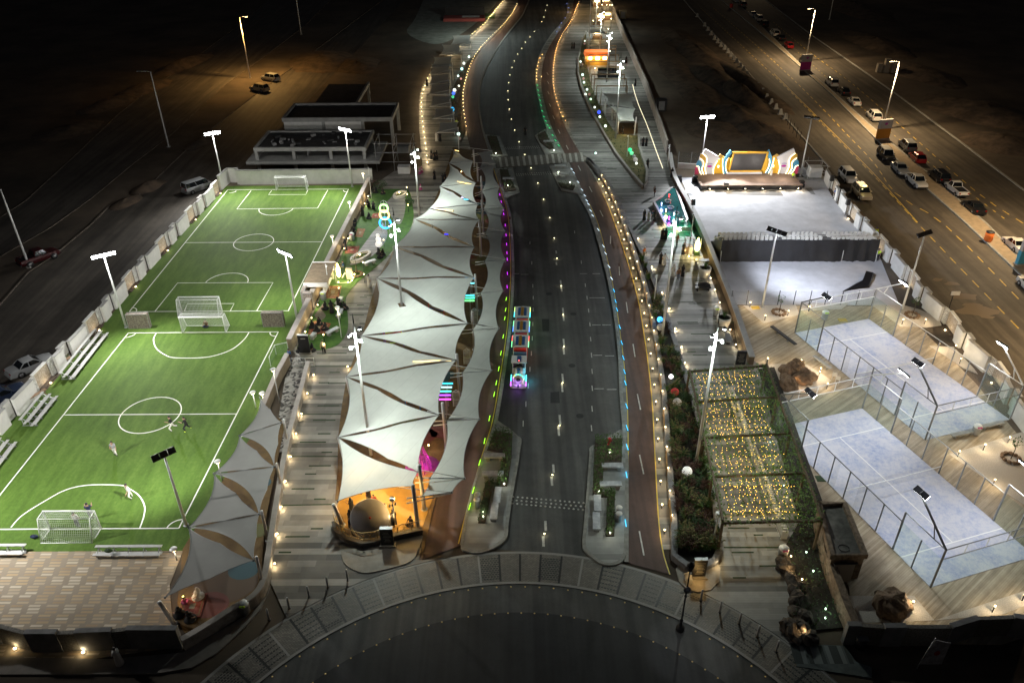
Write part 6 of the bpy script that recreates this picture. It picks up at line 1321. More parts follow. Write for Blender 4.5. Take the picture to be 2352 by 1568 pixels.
def fairy(label, a, b, n, sag=.0, group='fairy light strings of the pergola'):
 o = Vector((a.x, a.y, 0)); t = thing('fairy_light_string', label, 'fairy lights', o, 0, group); k = MB(); w_ = MB(); prev = None
 for i in range(n):
  t_ = (i+.5)/n; p = a+(b-a)*t_-o+Vector((rp.gauss(0,.09), rp.gauss(0,.09), -.08+rp.gauss(0,.06)))
  if rp.random() < .12: continue
  k.ball(p, .024, 4);
  if prev: w_.bar(prev, p, .012)
  prev = p
 w_.build('wire', BLACK, t); k.build('bulbs', BULB, t)['kind'] = 'stuff'
for i in range(11): u = .10+i*.066; fairy('string of amber fairy lights running lengthwise under the pergola beams', pl_(u, .02), pl_(u+rp.uniform(-.01,.01), .985), 70)
fairy('string of amber fairy lights along the near cross beam of the pergola', pl_(.12,.93), pl_(.75,.95), 30, group='fairy lights across the near beam')
for k, v in enumerate((.06,.30,.44,.62,.8)): fairy('string of amber fairy lights across one bay of the pergola', pl_(.1,v), pl_(.86,v+.01), 26, group='fairy lights across the bays')
for u, v in ((.35,.2),(.35,.5),(.35,.8),(.7,.3),(.7,.65),(.55,.93)): p = pl_(u, v); lamp('POINT', (p.x,p.y,PH-.35), 75, (1,.72,.34), .6, pg).location = Vector((p.x,p.y,PH-.35))-c0
# slatted white screen inside and the climbing greenery on the right side
t = thing('slat_screen', 'long low white slatted screen running under the pergola', 'slatted screen', pl_(.60,0)*1); base = Vector((pl_(.60,0).x, pl_(.60,0).y, .1)); t.location = base
a, b = pl_(.58,.0), zX(965,690,.1); a.z = b.z = .1; n = 70
for i in range(n):
 p = a+(b-a)*(i/(n-1))-base
 if i % 1 == 0: MB().box((p.x,p.y,0),(.5,.07,.9)).build('slat', WHITE_METAL, t)
bd = thing('planting_bed', 'strip of dark climbing plants between the pergola and the padel terrace', 'planting bed', (26,52,0))
bed = [G(1742,850), G(1778,845), G(1905,1200), G(1905,1260), G(1960,1440), G(1818,1455), G(1812,1340), G(1800,1262), G(1835,1200)]; c1 = Vector((26,52,0))
MB().prism([xy(p-c1) for p in bed], 0, .16).build('soil', mat('planter_soil', (.02,.018,.014), .95), bd)
k = MB(); cnt = 0
while cnt < 2600:
 u, v = rp.uniform(.66,1.0), rp.uniform(0,1); p = pl_(u, v); z = rp.uniform(.2,1)**.45*3.35; leaves(k, [Vector((p.x,p.y,z))-c1], .10); cnt += 1
k.build('climbing_foliage', GARL, bd)
k = MB(); cnt = 0
while cnt < 700:
 p = Vector((rp.uniform(17,31), rp.uniform(34.5,48), 0))
 if inside(p, bed): leaves(k, [p-c1+Vector((0,0,rp.uniform(.16,.8)))], .12); cnt += 1
k.build('low_foliage', LEAFD, bd)
sb = bollard_src('plant_spot', 'small white-green spot in the planting strip by the rough wall', 'spots in the planting strip', .25, glow('lit_plant', (.7,1,.75), 5), 7, (.8,1,.8), 'spot light', .7); row_of(sb, [(zX(*p)+Vector((0,0,.18)),) for p in [(1098,790),(1140,905),(1215,1135),(1213,1190),(962,385),(880,120)]])
ws = bollard_src('rock_spot', 'warm spot light among the rocks by the near promenade edge', 'warm spots among the rocks', .25, LIT_BOL, 16, (1,.66,.3), 'spot light', .7); row_of(ws, [(zX(*p)+Vector((0,0,.18)),) for p in [(1005,815),(988,900),(1072,955),(1073,1280),(980,460)]])
# rocks
from mathutils import noise
ROCK = mat('rock_brown', (.12,.075,.045), .9, 0, .35, 2.2, bump=.9, col2=(.24,.16,.10)); ROCKD = mat('rock_dark', (.05,.042,.036), .9, 0, .4, 2, bump=.9, col2=(.12,.10,.085))
def rock(label, c, r_, sc=(1,1,.8), m_=ROCK, group=None, rz=0, name='boulder'):
 o = MB(); o.ball((0,0,0), 1, 22 if r_ > .8 else 12); e_ = Vector(c)*.7; o.v = [tuple(Vector((v[0]*sc[0],v[1]*sc[1],v[2]*sc[2]))*r_*(1+.42*noise.noise(Vector(v)*1.3+e_)+.22*noise.noise(Vector(v)*3.1+e_)+.10*noise.noise(Vector(v)*7+e_))+Vector((0,0,r_*sc[2]*.5))) for v in o.v]; b_ = o.build(name, m_); b_.location = c; b_.rotation_euler.z = rz
 for p in b_.data.polygons: p.use_smooth = False
 return tag(b_, label, 'boulder', group)
for (u, v, r_, sx, rz, lab) in ((100,1045,1.05,1.0,.3,'tall brown boulder, left one of the cluster on the gravel by the pergola'),(150,1020,.9,1.2,1,'brown boulder at the back of the gravel cluster by the pergola'),(205,1095,1.0,1.25,.1,'broad brown boulder, right one of the gravel cluster'),(95,1130,.95,1.1,2,'brown boulder at the front of the gravel cluster by the pergola')):
 rock(lab, zR(u, v, .05), r_, (sx,.85,.95), rz=rz)
rock('large split brown boulder on the gravel at the near end of the padel deck', zY(700,1120,.05), 1.15, (1.3,.9,.95), rz=.5); rock('smaller brown boulder leaning on the large one near the padel deck', zY(745,1140,.05), .7, (.9,.9,1.1), rz=1.2)
for i, (u, v) in enumerate([(960,840),(975,880),(1000,925),(1020,960),(1055,985),(1025,1010),(1045,1050),(1030,1085),(1075,1080),(1030,1140),(1060,1170),(1085,1180),(1050,1235),(1010,1250),(1075,1255),(1040,1300),(1110,1310),(985,1240)]):
 rock('dark rough rock in the rock edging between the near promenade and the planting strip', zX(u, v, .08), rp.uniform(.42,.72), (rp.uniform(.9,1.3),.9,.8), ROCKD, 'rocks edging the near promenade', rp.uniform(0,3), 'rock')
lamp('POINT', zR(150,1075,.9), 28, (1,.62,.3), .15); lamp('POINT', zR(205,1125,.5), 12, (1,.62,.3), .1)
# rough retaining wall and flat-roofed stone hut
RGH = mat('rough_stone', (.10,.075,.052), .9, 0, .4, 3, bump=.9, col2=(.24,.18,.13))
wl2 = [zX(1175,650), zX(1210,850), zX(1260,1000), zX(1320,1170), zX(1370,1290)]
wall_thing('rough_wall', 'rough brown stone retaining wall between the planting strip and the padel deck', wl2, 1.7, .55, (RGH, RGH))
h0 = [zX(1180,478,2.6), zX(1335,478,2.6), zX(1462,790,2.6), zX(1262,795,2.6)]; c2 = Vector((28.2,47.0,0)); t = thing('stone_hut', 'flat-roofed stone hut with a pale door between the pergola and near padel court', 'hut', c2)
q = [p-c2 for p in h0]; MB().prism([xy(p) for p in q], 0, 2.3).build('wall', RGH, t); MB().prism([xy(p) for p in q], 2.3, 2.42).build('roof', mat('hut_roof', (.13,.125,.115), .9, 0, .3, 1.5), t)
MB().slab([q[0],q[1],q[2],q[3],q[0]], .38, 2.3, 2.75).build('parapet', RGH, t)
d_ = (q[2]-q[3]); dn = d_.normalized(); nn = Vector((dn.y,-dn.x,0)); cdr = q[3]+d_*.42+nn*.22; cdr.z = 0
MB().box((cdr.x,cdr.y,.0),(1.5,.10,1.95), math.atan2(dn.y,dn.x)).build('door', mat('hut_door', (.36,.32,.27), .6), t); MB().box((cdr.x,cdr.y-.03,1.95),(1.8,.12,.12), math.atan2(dn.y,dn.x)).build('door_frame', DARK_METAL, t)
MB().tube([(q[3].x+1.2+math.cos(a)*.4, q[3].y+.9+math.sin(a)*.35, 2.47) for a in [i*.5 for i in range(13)]], .03, 5).build('cable_coil', BLACK, t)
# ================================================================ padel courts
m = mat('padel_turf', (.06,.12,.42), .85); n = N(m); p = n.pos(); a = n.noise(p, .55, 6, .75); b_ = n.noise(p, 3.0, 5, .8); c_ = n.noise(n.scaled(p,(1,.35,1),.32), .30, 3)
f = n.math('ADD', n.math('ADD', n.math('MULTIPLY', a, .36), n.math('MULTIPLY', b_, .40)), n.math('MULTIPLY', c_, .24)); n.color(n.ramp(f, ((.33,(.10,.17,.43)),(.42,(.34,.385,.54)),(.54,(.54,.545,.60)))))
PGL = bpy.data.materials.new('court_glass'); PGL.use_nodes = True; nt = PGL.node_tree; tr = nt.nodes.new('ShaderNodeBsdfTransparent'); tr.inputs[0].default_value = (.80,.88,.84,1); bb = nt.nodes['Principled BSDF']; bb.inputs['Base Color'].default_value = (.5,.58,.54,1); bb.inputs['Roughness'].default_value = .08; mx = nt.nodes.new('ShaderNodeMixShader'); mx.inputs[0].default_value = .14
nt.links.new(tr.outputs[0], mx.inputs[1]); nt.links.new(bb.outputs[0], mx.inputs[2]); nt.links.new(mx.outputs[0], nt.nodes['Material Output'].inputs[0]); MATS['court_glass'] = PGL
PMS = bpy.data.materials.new('fence_mesh'); PMS.use_nodes = True; nt = PMS.node_tree; tr = nt.nodes.new('ShaderNodeBsdfTransparent'); bb = nt.nodes['Principled BSDF']; bb.inputs['Base Color'].default_value = (.22,.23,.23,1); mx = nt.nodes.new('ShaderNodeMixShader'); mx.inputs[0].default_value = .13
nt.links.new(tr.outputs[0], mx.inputs[1]); nt.links.new(bb.outputs[0], mx.inputs[2]); nt.links.new(mx.outputs[0], nt.nodes['Material Output'].inputs[0])
PFR = mat('court_frame', (.16,.17,.17), .45, .4)
def padel(label, A, B, Cc_, Dd_):
 o = (A+B+Cc_+Dd_)/4; o.z = 0; t = thing('padel_court', label, 'padel court', o); A, B, C2, D2 = (p-o for p in (A, B, Cc_, Dd_))
 for p in (A, B, C2, D2): p.z = .06
 MB().prism([xy(p) for p in (A, B, C2, D2)], .02, .10).build('court_surface', MATS['padel_turf'], t)
 P = lambda u, v, z=.104: (A*(1-u)+B*u)*(1-v)+(D2*(1-u)+C2*u)*v+Vector((0,0,z-.06))
 l = MB()
 for v in (.155, .845): l.bar(P(.0,v), P(1,v), .1, .006)
 l.bar(P(.5,.155), P(.5,.845), .1, .006); l.build('line_marking', mat('court_paint', (.78,.78,.76), .7), t)
 nt_ = MB(); nt_.add([P(0,.5,.12), P(1,.5,.12), P(1,.5,.95), P(.5,.5,.88), P(0,.5,.95)], [(0,1,2,3,4)]); nt_.build('net', PMS, t); tp = MB(); tp.bar(P(0,.5,.95), P(.5,.5,.88), .06); tp.bar(P(.5,.5,.88), P(1,.5,.95), .06); tp.build('net_tape', WHITE_METAL, t)
 for u in (0,1): MB().bar(P(u,.5,.1), P(u,.5,1.05), .09).build('net_post', PFR, t)
 def panel(p, q, z0, z1, m_, name): MB().add([p+Vector((0,0,z0)), q+Vector((0,0,z0)), q+Vector((0,0,z1)), p+Vector((0,0,z1))], [(0,1,2,3)]).build(name, m_, t)
 for v in (0, 1):
  for k in range(5): panel(P(k/5,v,.1), P((k+1)/5,v,.1), 0, 3.0, PGL, 'glass_panel')
  panel(P(0,v,.1), P(1,v,.1), 3.0, 4.0, PMS, 'mesh_panel')
  for z in (3.1, 4.1): MB().bar(P(0,v,z), P(1,v,z), .06).build('rail', PFR if v else WHITE_METAL, t)
  for k in range(1,5): MB().bar(P(k/5,v,3.1), P(k/5,v,4.1), .05).build('short_post', WHITE_METAL, t)
 for u in (0, 1):
  for k in range(11):
   v = k/10; h_ = 4.1 if k in (0,1,2,8,9,10) and k not in (1,9) else 3.1
   if k in (0,10): h_ = 4.1
   MB().bar(P(u,v,.1), P(u,v,h_), .11 if k in (0,2,8,10) else .08).build('post', PFR if u == 0 else GREY_METAL, t)
  for (v0, v1, z) in ((0,.2,4.1),(.8,1,4.1),(.2,.8,3.1)): MB().bar(P(u,v0,z), P(u,v1,z), .06).build('rail', PFR if u == 0 else WHITE_METAL, t)
  for (v0, v1) in ((0,.1),(.1,.2),(.8,.9),(.9,1)): panel(P(u,v0,.1), P(u,v1,.1), 0, 3.0, PGL, 'glass_panel')
  panel(P(u,0,.1), P(u,.2,.1), 3.0, 4.0, PMS, 'mesh_panel'); panel(P(u,.8,.1), P(u,1,.1), 3.0, 4.0, PMS, 'mesh_panel'); panel(P(u,.2,.1), P(u,.44,.1), 0, 3.0, PMS, 'mesh_panel'); panel(P(u,.56,.1), P(u,.8,.1), 0, 3.0, PMS, 'mesh_panel')
 for u, v0, v1 in ((0,0,.17),(1,0,.17),(1,1,.83),(0,1,.83)):
  b_, e = P(u,v0,4.1), P(u,v1,6.6); arm = MB(); arm.bar(b_, e, .12); arm.bar(P(u,(v0*2+v1)/3,4.1), b_+(e-b_)*.45, .06); ar = arm.build('light_arm', PFR if u == 0 else WHITE_METAL, t)
  ix = (P(1,v1,6.6)-P(0,v1,6.6)).normalized()*(1 if u == 0 else -1); ay = (P(u,1,6.6)-P(u,0,6.6)).normalized()
  for s in (-1,1):
   c = e+ay*s*.32+ix*.1; dn_ = (ix*.95+Vector((0,0,-1))).normalized(); up = ay.cross(dn_)
   q = [c+ay*x*.28+up*y*.24 for x, y in ((-1,-1),(1,-1),(1,1),(-1,1))]; q2 = [p_-dn_*.16 for p_ in q]; hd = MB(); hd.add(q2+q, [(0,1,2,3),(0,4,5,1),(1,5,6,2),(2,6,7,3),(3,7,4,0),(3,2,1,0)]); h_ = hd.build('floodlight_head', DARK_METAL, ar); MB().add([p_+dn_*.012 for p_ in q], [(3,2,1,0)]).build('lens', LIT_COOL, h_)
  cc = e+ix*.3+Vector((0,0,-.35)); lamp('SPOT', cc, 1050, (.95,.97,1), .3, t, aim=cc+ix*.8+Vector((0,0,-1)), cone=150, blend=.8)
 return P
A2, B2, C2_, D2_ = Vector((32.4,76.1,0)), Vector((42.0,79.1,0)), Vector((48.3,60.0,0)), Vector((38.75,57.0,0))
padel('farther blue padel court in a glass cage beside the boundary wall', A2, B2, C2_, D2_)
D1 = G(2136.4,1350); sh = D1-D2_
padel('nearer blue padel court in a glass cage beside the stone hut', A2+sh, B2+sh, C2_+sh, D1)
for lab, c in (('pale concrete kerb bench beside the far padel court and its bin',zR(1310,1470)),('grey bench on the deck beside the bin, right of it',zR(1510,1410)),('long slatted dark bench lying across the deck near the forecourt',zS(1100,1310)),('low grey bench along the left side of the far padel court',zR(330,975))):
 a = R(-68) if 'slatted' in lab or 'left side' in lab else R(16); t = thing('bench', lab, 'bench', c, a); MB().box((0,0,.36),(4.2 if 'slatted' in lab else 2.6,.42,.1)).build('seat', DARK_METAL if 'slatted' in lab else CONCRETE, t)
 for s in (-1,1): MB().box((s*.9,0,0),(.12,.36,.36)).build('leg', GREY_METAL, t)
def bin_(label, c, col='grey', rz=0):
 t = thing('litter_bin', label, 'litter bin', c, rz); MB().lathe([(.30,0),(.36,.1),(.38,.85),(.36,.9)], (0,0,0), 12).build('body', GREY_METAL, t); MB().lathe([(.40,.9),(.40,.98),(.28,1.12),(.1,1.15)], (0,0,0), 12).build('lid', WHITE_METAL, t); MB().box((0,-.34,.93),(.4,.1,.14)).build('sticker', CL['pink' if col != 'green' else 'lime'], t)
bin_('grey litter bin with a green sticker seen through the far padel court glass', zR(350,655,.06), 'green'); bin_('grey litter bin with a pink sticker between the two padel courts at the right', zR(1400,1455,.06), 'pink'); bin_('litter bin with a green sticker beside the upper white planter pot on the promenade', zS(632,1150,.1), 'green'); bin_('litter bin with a red and white lid under the pergola near end', zX(955,800,.1), 'pink'); bin_('grey litter bin with a green lid against the curved wall at the lower left', zV(140,1090,.12), 'green'); bin_('litter bin beside the brown rug in the lawn garden', h3(765,580,.13), 'green'); bin_('litter bin with a red band by the garden wall in the lawn garden', h2(1210,1020,.13), 'pink')
# deck marker lights and little trees in ring stones
dm = bollard_src('marker_light', 'slim warm marker light with a round base on the white gravel beside the padel courts', 'marker lights on the padel gravel', .75, LIT_BOL, 70, (1,.78,.48), 'marker light', 1.0)
row_of(dm, [(f(*p)+Vector((0,0,.075)),) for f, p in [(zS,(868,1098)),(zS,(972,1190)),(zS,(1132,1158)),(zS,(1280,1128)),(zS,(988,1490)),(zS,(1220,1505)),(zS,(1355,1560)),(zR,(238,605)),(zR,(175,985)),(zR,(310,1060)),(zR,(365,1145)),(zR,(772,610)),(zR,(890,695)),(zR,(1045,695)),(zR,(1140,865)),(zR,(1290,970)),(zR,(1255,880)),(zY,(1115,195)),(zY,(1270,155)),(zY,(1420,110)),(zY,(1328,370)),(zY,(832,1112)),(zY,(1325,1140)),(zY,(1505,1070))]])
def young_tree(label, c, h=2.2):
 t = thing('young_tree', label, 'tree', c); MB().tube([(0,0,0),(.04,0,h*.5),(0,.03,h)], [.05,.04,.015], 5).build('trunk', STEM, t); k = MB(); leaves(k, cloud((0,0,h*.9), .5, .5, .55, 45), .12); k.build('crown', LEAFG, t)
 for i in range(11): a = i*.571; MB().ball((math.cos(a)*.72, math.sin(a)*.72, .12), .22, 7, sc=(1,1,.8), jit=.12).build('ring_stone', ROCK, t)
young_tree('young leafless tree in a ring of stones on the gravel below the floodlight pole', zS(1072,1135,.05)); young_tree('young tree in a ring of stones beyond the far padel court', zR(962,632,.05)); young_tree('young tree in a stone ring at the right picture edge by the near court', zY(1440,205,.05))
young_tree('slim young tree on the lawn garden by the cut-out frames', h3(1280,190,.13), 2.6)
for lab, c in (('yellow floor plate on the deck before the bin of the far court',zR(478,662,.065)),('yellow floor plate on the gravel by the floodlight foot',zS(908,1098,.08)),('dark green hatch plate beside the pergola',zY(290,325,.065))):
 t = MB().box((0,0,0),(1.0,.75,.03)).build('floor_plate', LEAFD if 'green' in lab else mat('yellow_plate', (.55,.38,.06), .6)); t.location = c; tag(t, lab, 'floor plate')
for i, (u, v) in enumerate(((418,1070),(440,1095))):
 t = thing('plastic_chair', ('white plastic chair, further one' if i == 0 else 'white plastic chair, nearer one')+' beside the padel court kerb', 'chair', zR(u, v, .06), 2.6); MB().box((0,0,.42),(.45,.45,.05)).build('seat', CL['white'], t); MB().box((0,.22,.47),(.45,.05,.42)).build('backrest', CL['white'], t)
 for x in (-.19,.19):
  for y in (-.19,.19): MB().bar((x,y,0),(x,y,.42),.05).build('leg', CL['white'], t)
for f_, b, ty, lab, lit, aim in ((zS,(955,1098),344.5+575/3.034,'floodlight pole with three dark heads before the forecourt screen',True,(41,92)),(zR,(893,590),516.8+70/3.034,'floodlight pole by the right boundary wall beside the far padel court',False,(42,90)),(zS,(1235-15,185),272,'white floodlight pole with dark heads to the right of the stage backdrop',False,(40,112))):
 floodlight_pole(f_(*b), ty, lab, lit, aim, 4, 15000 if lit else 0, 'floodlight poles of the event forecourt', cone=84, col=(.80,.87,1))
floodlight_pole(h5(597,500), 270, 'white floodlight pole with blazing lamps to the left of the stage backdrop', True, (36,108), 4, 40000, 'floodlight poles of the event forecourt', cone=110)
# ================================================================ stage
sc = [h5(530,590), h5(2090,600), h5(2190,825), h5(600,830)]; c3 = Vector((39,121,0)); t = thing('stage', 'low event stage with a brown deck and a black front skirt', 'stage', c3)
x0, x1 = sc[3].x-c3.x, sc[2].x-c3.x; yb, yf = 125.2-c3.y, sc[3].y-c3.y+.1
MB().box(((x0+x1)/2,(yb+yf)/2,.0),(x1-x0,yb-yf,.72)).build('skirt', BLACK, t); MB().box(((x0+x1)/2,(yb+yf)/2,.72),(x1-x0+.1,yb-yf+.1,.09)).build('deck', mat('stage_carpet', (.20,.135,.10), .9, 0, .12, 1.5), t)
lampw = glow('lit_blinder', (1,.85,.5), 30)
for i, u in enumerate((705,990,1258,1530,1803,2085)):
 p = h5(u, 790); o = thing('stage_lamp', 'round warm stage lamp, %s from the left, on the front edge of the stage' % ORD[i], 'stage lamp', (p.x, sc[3].y-.25, .15), 0, 'front lamps of the stage'); MB().lathe([(.12,0),(.24,.05),(.24,.2)], (0,0,.2), 12, M=Matrix.Translation((0,0,.2)) @ Matrix.Rotation(R(90),4,'X') @ Matrix.Translation((0,0,-.2))).build('housing', DARK_METAL, o); MB().ball((0,-.14,.25), .17, 8, sc=(1,.4,1)).build('lens', lampw, o); MB().bar((-.2,0,-.15),(.2,0,-.15),.06).build('yoke', DARK_METAL, o)
 lamp('POINT', (0,-.5,.35), 60, (1,.82,.55), .15, o)
# backdrop: layered boards standing at the back of the stage (u, v measured, 91.5 px per metre)
bd_ = thing('stage_backdrop', 'white, yellow and blue wavy stage backdrop with lit edges around a dark screen', 'stage backdrop', (c3.x, 125.0, .8)); cx0 = h5(1330,600,.8).x-c3.x
def bp(u, v, y): return Vector((cx0+(u-1330)/91.5, y, (598-v)/97.0))
def board(name, pts, y, th, m_, par=None):
 n = len(pts); f_ = [bp(u, v, y) for u, v in pts]; k = [p+Vector((0,th,0)) for p in f_]; A_ = sum(f_[i-1].x*f_[i].z-f_[i].x*f_[i-1].z for i in range(n)); tri = tessellate_polygon([[Vector((p.x, p.z, 0)) for p in f_]])
 fs = []
 for a, b, c in tri:
  s = (f_[b].x-f_[a].x)*(f_[c].z-f_[a].z)-(f_[b].z-f_[a].z)*(f_[c].x-f_[a].x); fs += [(a,b,c), (n+c,n+b,n+a)] if s > 0 else [(c,b,a), (n+a,n+b,n+c)]
 fs += [(i, (i+1)%n, n+(i+1)%n, n+i) for i in range(n)]; return MB().add(f_+k, fs).build(name, m_, par or bd_)
def lit_edge(pts, y, col=(1,.75,.28), r_=.06, s=3.5):
 q = [bp(u, v, y) for u, v in pts]; q2 = smooth([(p.x, p.z) for p in q], 4); MB().tube([Vector((p.x, y, p.y)) for p in q2], r_, 6).build('light_edge', glow('lit_edge', col, s), bd_)
BW, BY, BB, BR, BO = mat('board_white', (.60,.59,.64), .6), mat('board_yellow', (.72,.40,.03), .6), mat('board_blue', (.05,.26,.46), .6), mat('board_pink', (.62,.06,.16), .6), mat('board_ochre', (.45,.27,.04), .6)
def mir(pts): return [(2660-u-8, v) for u, v in pts]
for k, F in enumerate((lambda p: p, mir)):
 board('white_wing', F([(600,598),(575,500),(590,330),(665,180),(895,320),(870,380),(840,450),(826,520),(835,598)]), 0.0, .25, BW)
 board('yellow_panel', F([(838,598),(828,520),(842,450),(872,378),(940,310),(1060,345),(1060,598)]), .15, .2, BY); board('ochre_tab', F([(862,300),(905,270),(945,305),(900,350)]), .05, .15, BO)
 board('blue_arc', F([(990,590),(962,480),(955,400),(975,310),(1035,195),(1078,240),(1025,320),(1005,400),(1008,490),(1035,590)]), -.12, .2, BB)
 board('ochre_wave', F([(598,270),(640,258),(685,320),(692,400),(680,480),(705,598),(690,598),(655,520),(655,440),(640,360),(592,320)]), -.10, .1, BO)
 board('blue_wave', F([(550,420),(575,360),(620,380),(640,440),(625,500),(648,598),(630,598),(600,520),(590,455),(548,455)]), -.14, .1, BB); board('pink_wave', F([(540,480),(572,478),(600,560),(606,598),(545,600)]), -.18, .1, BR)
 lit_edge(F([(632,258),(690,315),(705,385),(690,470),(700,540),(722,604)]), -.14, (1,.85,.5)); lit_edge(F([(600,330),(650,380),(660,440),(645,500),(668,570),(690,604)]), -.2, (1,.9,.7)); lit_edge(F([(555,455),(592,470),(612,540),(650,606)]), -.24, (1,.85,.5)); lit_edge(F([(868,372),(838,450),(824,520),(834,598)]), -.05, (1,.66,.1)); lit_edge(F([(940,330),(946,420),(960,500),(985,590)]), -.16, (1,.7,.1)); lit_edge(F([(1012,345),(996,410),(1005,500),(1035,575)]), -.16, (1,.7,.12))
 # round emblem: magenta oval under fine rays
 ex = 760 if k == 0 else 1885; board('emblem', [(ex+38*math.cos(q*.45), 468+20*math.sin(q*.45)) for q in range(14)], -.04, .03, mat('emblem_magenta', (.42,.03,.30), .6))
 for j in range(7): a = R(25+j*21); board('emblem_ray', [(ex+28*math.cos(a)-3, 448-12*math.sin(a)), (ex+28*math.cos(a)+3, 448-12*math.sin(a)), (ex+44*math.cos(a)+3, 436-22*math.sin(a)), (ex+44*math.cos(a)-3, 436-22*math.sin(a))], -.035, .02, mat('emblem_violet', (.22,.15,.42), .6))
 board('lit_sign', [(x_, y_) for x_, y_ in ((888 if k == 0 else 1722,492),(905 if k == 0 else 1738,492),(905 if k == 0 else 1738,460),(888 if k == 0 else 1722,460))], .1, .03, glow('lit_sign', (1,.9,.5), 8))
board('plinth_strip', [(1030,592),(1565,592),(1560,560),(1035,560)], -.3, .3, BW)
for pts in ([(1040,556),(1570,556),(1572,530),(1045,530)], [(1068,252),(1600,252),(1615,224),(1075,224)], [(1040,556),(1065,556),(1100,240),(1075,224)], [(1545,556),(1570,556),(1615,224),(1588,240)]): board('screen_frame', pts, -.34, .28, BY)
scn = mat('led_screen', (.03,.028,.032), .5, 0, .2, 30); board('screen', [(1060,535),(1552,535),(1592,250),(1096,250)], -.2, .1, scn)
for x in (-5,-1.5,2,5.5): lamp('POINT', (x,-3.0,1.5), 260, (1,.93,.82), .2, bd_)  # unseen fill lamps added to brighten the backdrop boards
for i, (u, v, lab) in enumerate(((1000,745,'black monitor speaker on the stage left of centre'),(1700,590,'white water dispenser on the stage beside the yellow panel'))):
 p = h5(u, v, .81); o = thing('stage_item', lab, 'monitor speaker' if i == 0 else 'dispenser', p); MB().box((0,0,0),(.8,.5,.42) if i == 0 else (.3,.3,.9), taper=.85).build('cabinet', BLACK if i == 0 else CL['white'], o); MB().box((0,0,.42 if i == 0 else .9),(.6,.35,.04) if i == 0 else (.2,.2,.2)).build('top', GREY_METAL, o)
for i, (f_, u, v, ph, lab) in enumerate(((h5,505,700,.1,'black stacked equipment case at the left stage corner'),(h5,2170,780,.1,'black stacked equipment case at the right stage corner'),(zS,375,222,.1,'black loudspeaker on the forecourt near the promenade wall'))):
 p = f_(u, v); o = thing('equipment_case', lab, 'equipment case', (p.x,p.y,0)); MB().box((0,0,0),(.9,.7,.6)).build('lower_case', BLACK, o); MB().box((0,0,.6),(.7,.6,.5)).build('upper_case', BLACK, o)
def speaker_stand(label, p, rz=0):
 o = thing('speaker_stand', label, 'loudspeaker', p, rz, 'loudspeakers around the forecourt'); MB().tube([(0,0,0),(0,0,1.8)], .035, 6).build('stand_pole', BLACK, o); MB().box((0,0,1.7),(.55,.5,.95), taper=.9).build('cabinet', BLACK, o)
 for k in range(3): a = k*2.1; MB().bar((0,0,.5),(math.cos(a)*.5,math.sin(a)*.5,0),.03).build('leg', BLACK, o)
speaker_stand('black loudspeaker on a stand by the street wall, further one near the taxi', zE(385,1330)); speaker_stand('black loudspeaker on a stand by the street wall, nearer the white gate', zE(495,1500)); speaker_stand('black loudspeaker on a stand over the promenade wall beside the fountain', zS(465,455))
mb = MB(); mb.sheet([xy(h5(960,838)), xy(h5(1850,838)), xy(h5(1895,918)), xy(h5(1000,905))], .036); tag(mb.build('stage_mat', mat('grey_mat', (.17,.16,.15), .9)), 'grey carpet mat on the forecourt before the stage', 'mat')
for lab, q in (('pale spare carpet sheet beside the left stage corner',[(350,750),(440,740),(565,825),(490,835)]),('folded dark sheet left of the stage on the forecourt',[(380,880),(440,865),(490,915),(440,920)]),('dark rubber mat right of the stage on the forecourt',[(2230,800),(2330,790),(2400,900),(2330,890)]),('second pale carpet sheet nearer the promenade wall',[(350,830),(440,815),(510,850),(380,885)])):
 b_ = MB().sheet([xy(h5(*p)) for p in q], .05).build('carpet_sheet', CL['grey'] if 'dark' in lab else CL['white']); tag(b_, lab, 'carpet')
# bleacher with white seats, black sheeting behind
p0, p1 = zS(655,772), zR(700,245); c4 = (p0+p1)/2; Wb = (p1-p0).length; ay = math.atan2((p1-p0).y,(p1-p0).x); t = thing('grandstand', 'wide temporary grandstand with its back wrapped in black sheeting', 'grandstand', c4, ay); Hb = 3.1; DB = 4.6
for i in range(5): MB().box((0,.5+i*.85,.0),(Wb-.3,.86,Hb-.55-i*.2)).build('tier', mat('stand_deck', (.20,.20,.21), .8), t)
m = mat('black_sheet', (.011,.011,.013), .34, 0, .2, 1.0, bump=1.0, spec=.6); cl_ = MB(); nx, nz = 60, 8; vs = []
for j in range(nz+1):
 for i in range(nx+1):
  x = -Wb/2+Wb*i/nx; z = Hb*j/nz; w_ = .10*math.sin(x*3.1+2*math.sin(x*.7))+.07*math.sin(x*7+z*2); w_ *= 1.6 if x > Wb*.18 else .5; vs.append((x, -.12-w_*(1-.5*j/nz)-.25*(1-j/nz)**2, z*(1-.02*math.sin(x))))
cl_.add(vs, [(j*(nx+1)+i, j*(nx+1)+i+1, (j+1)*(nx+1)+i+1, (j+1)*(nx+1)+i) for j in range(nz) for i in range(nx)], 0, True); cl_.add([(-Wb/2,-.3,0),(-Wb/2-.5,DB,0),(-Wb/2-.5,DB,.7),(-Wb/2,0,Hb)], [(0,1,2,3)]); cl_.build('black_sheeting', m, t)
r_ = MB()
for x in (-Wb/2, Wb/2): r_.tube([(x,0,Hb+.0),(x,.1,Hb+.55),(x,DB-.3,1.2),(x,DB,.5)], .035, 6); r_.tube([(x,0,Hb*.6),(x,DB,.3)], .03, 6)
r_.tube([(-Wb/2,0,Hb+.5),(Wb/2,0,Hb+.5)], .03, 6); r_.build('guard_rail', WHITE_METAL, t)
for x in (Wb*.28,-Wb/2+.05,Wb/2-.05): MB().bar((x,-.42,0),(x,-.3,1.6),.06).build('brace', WHITE_METAL, t)
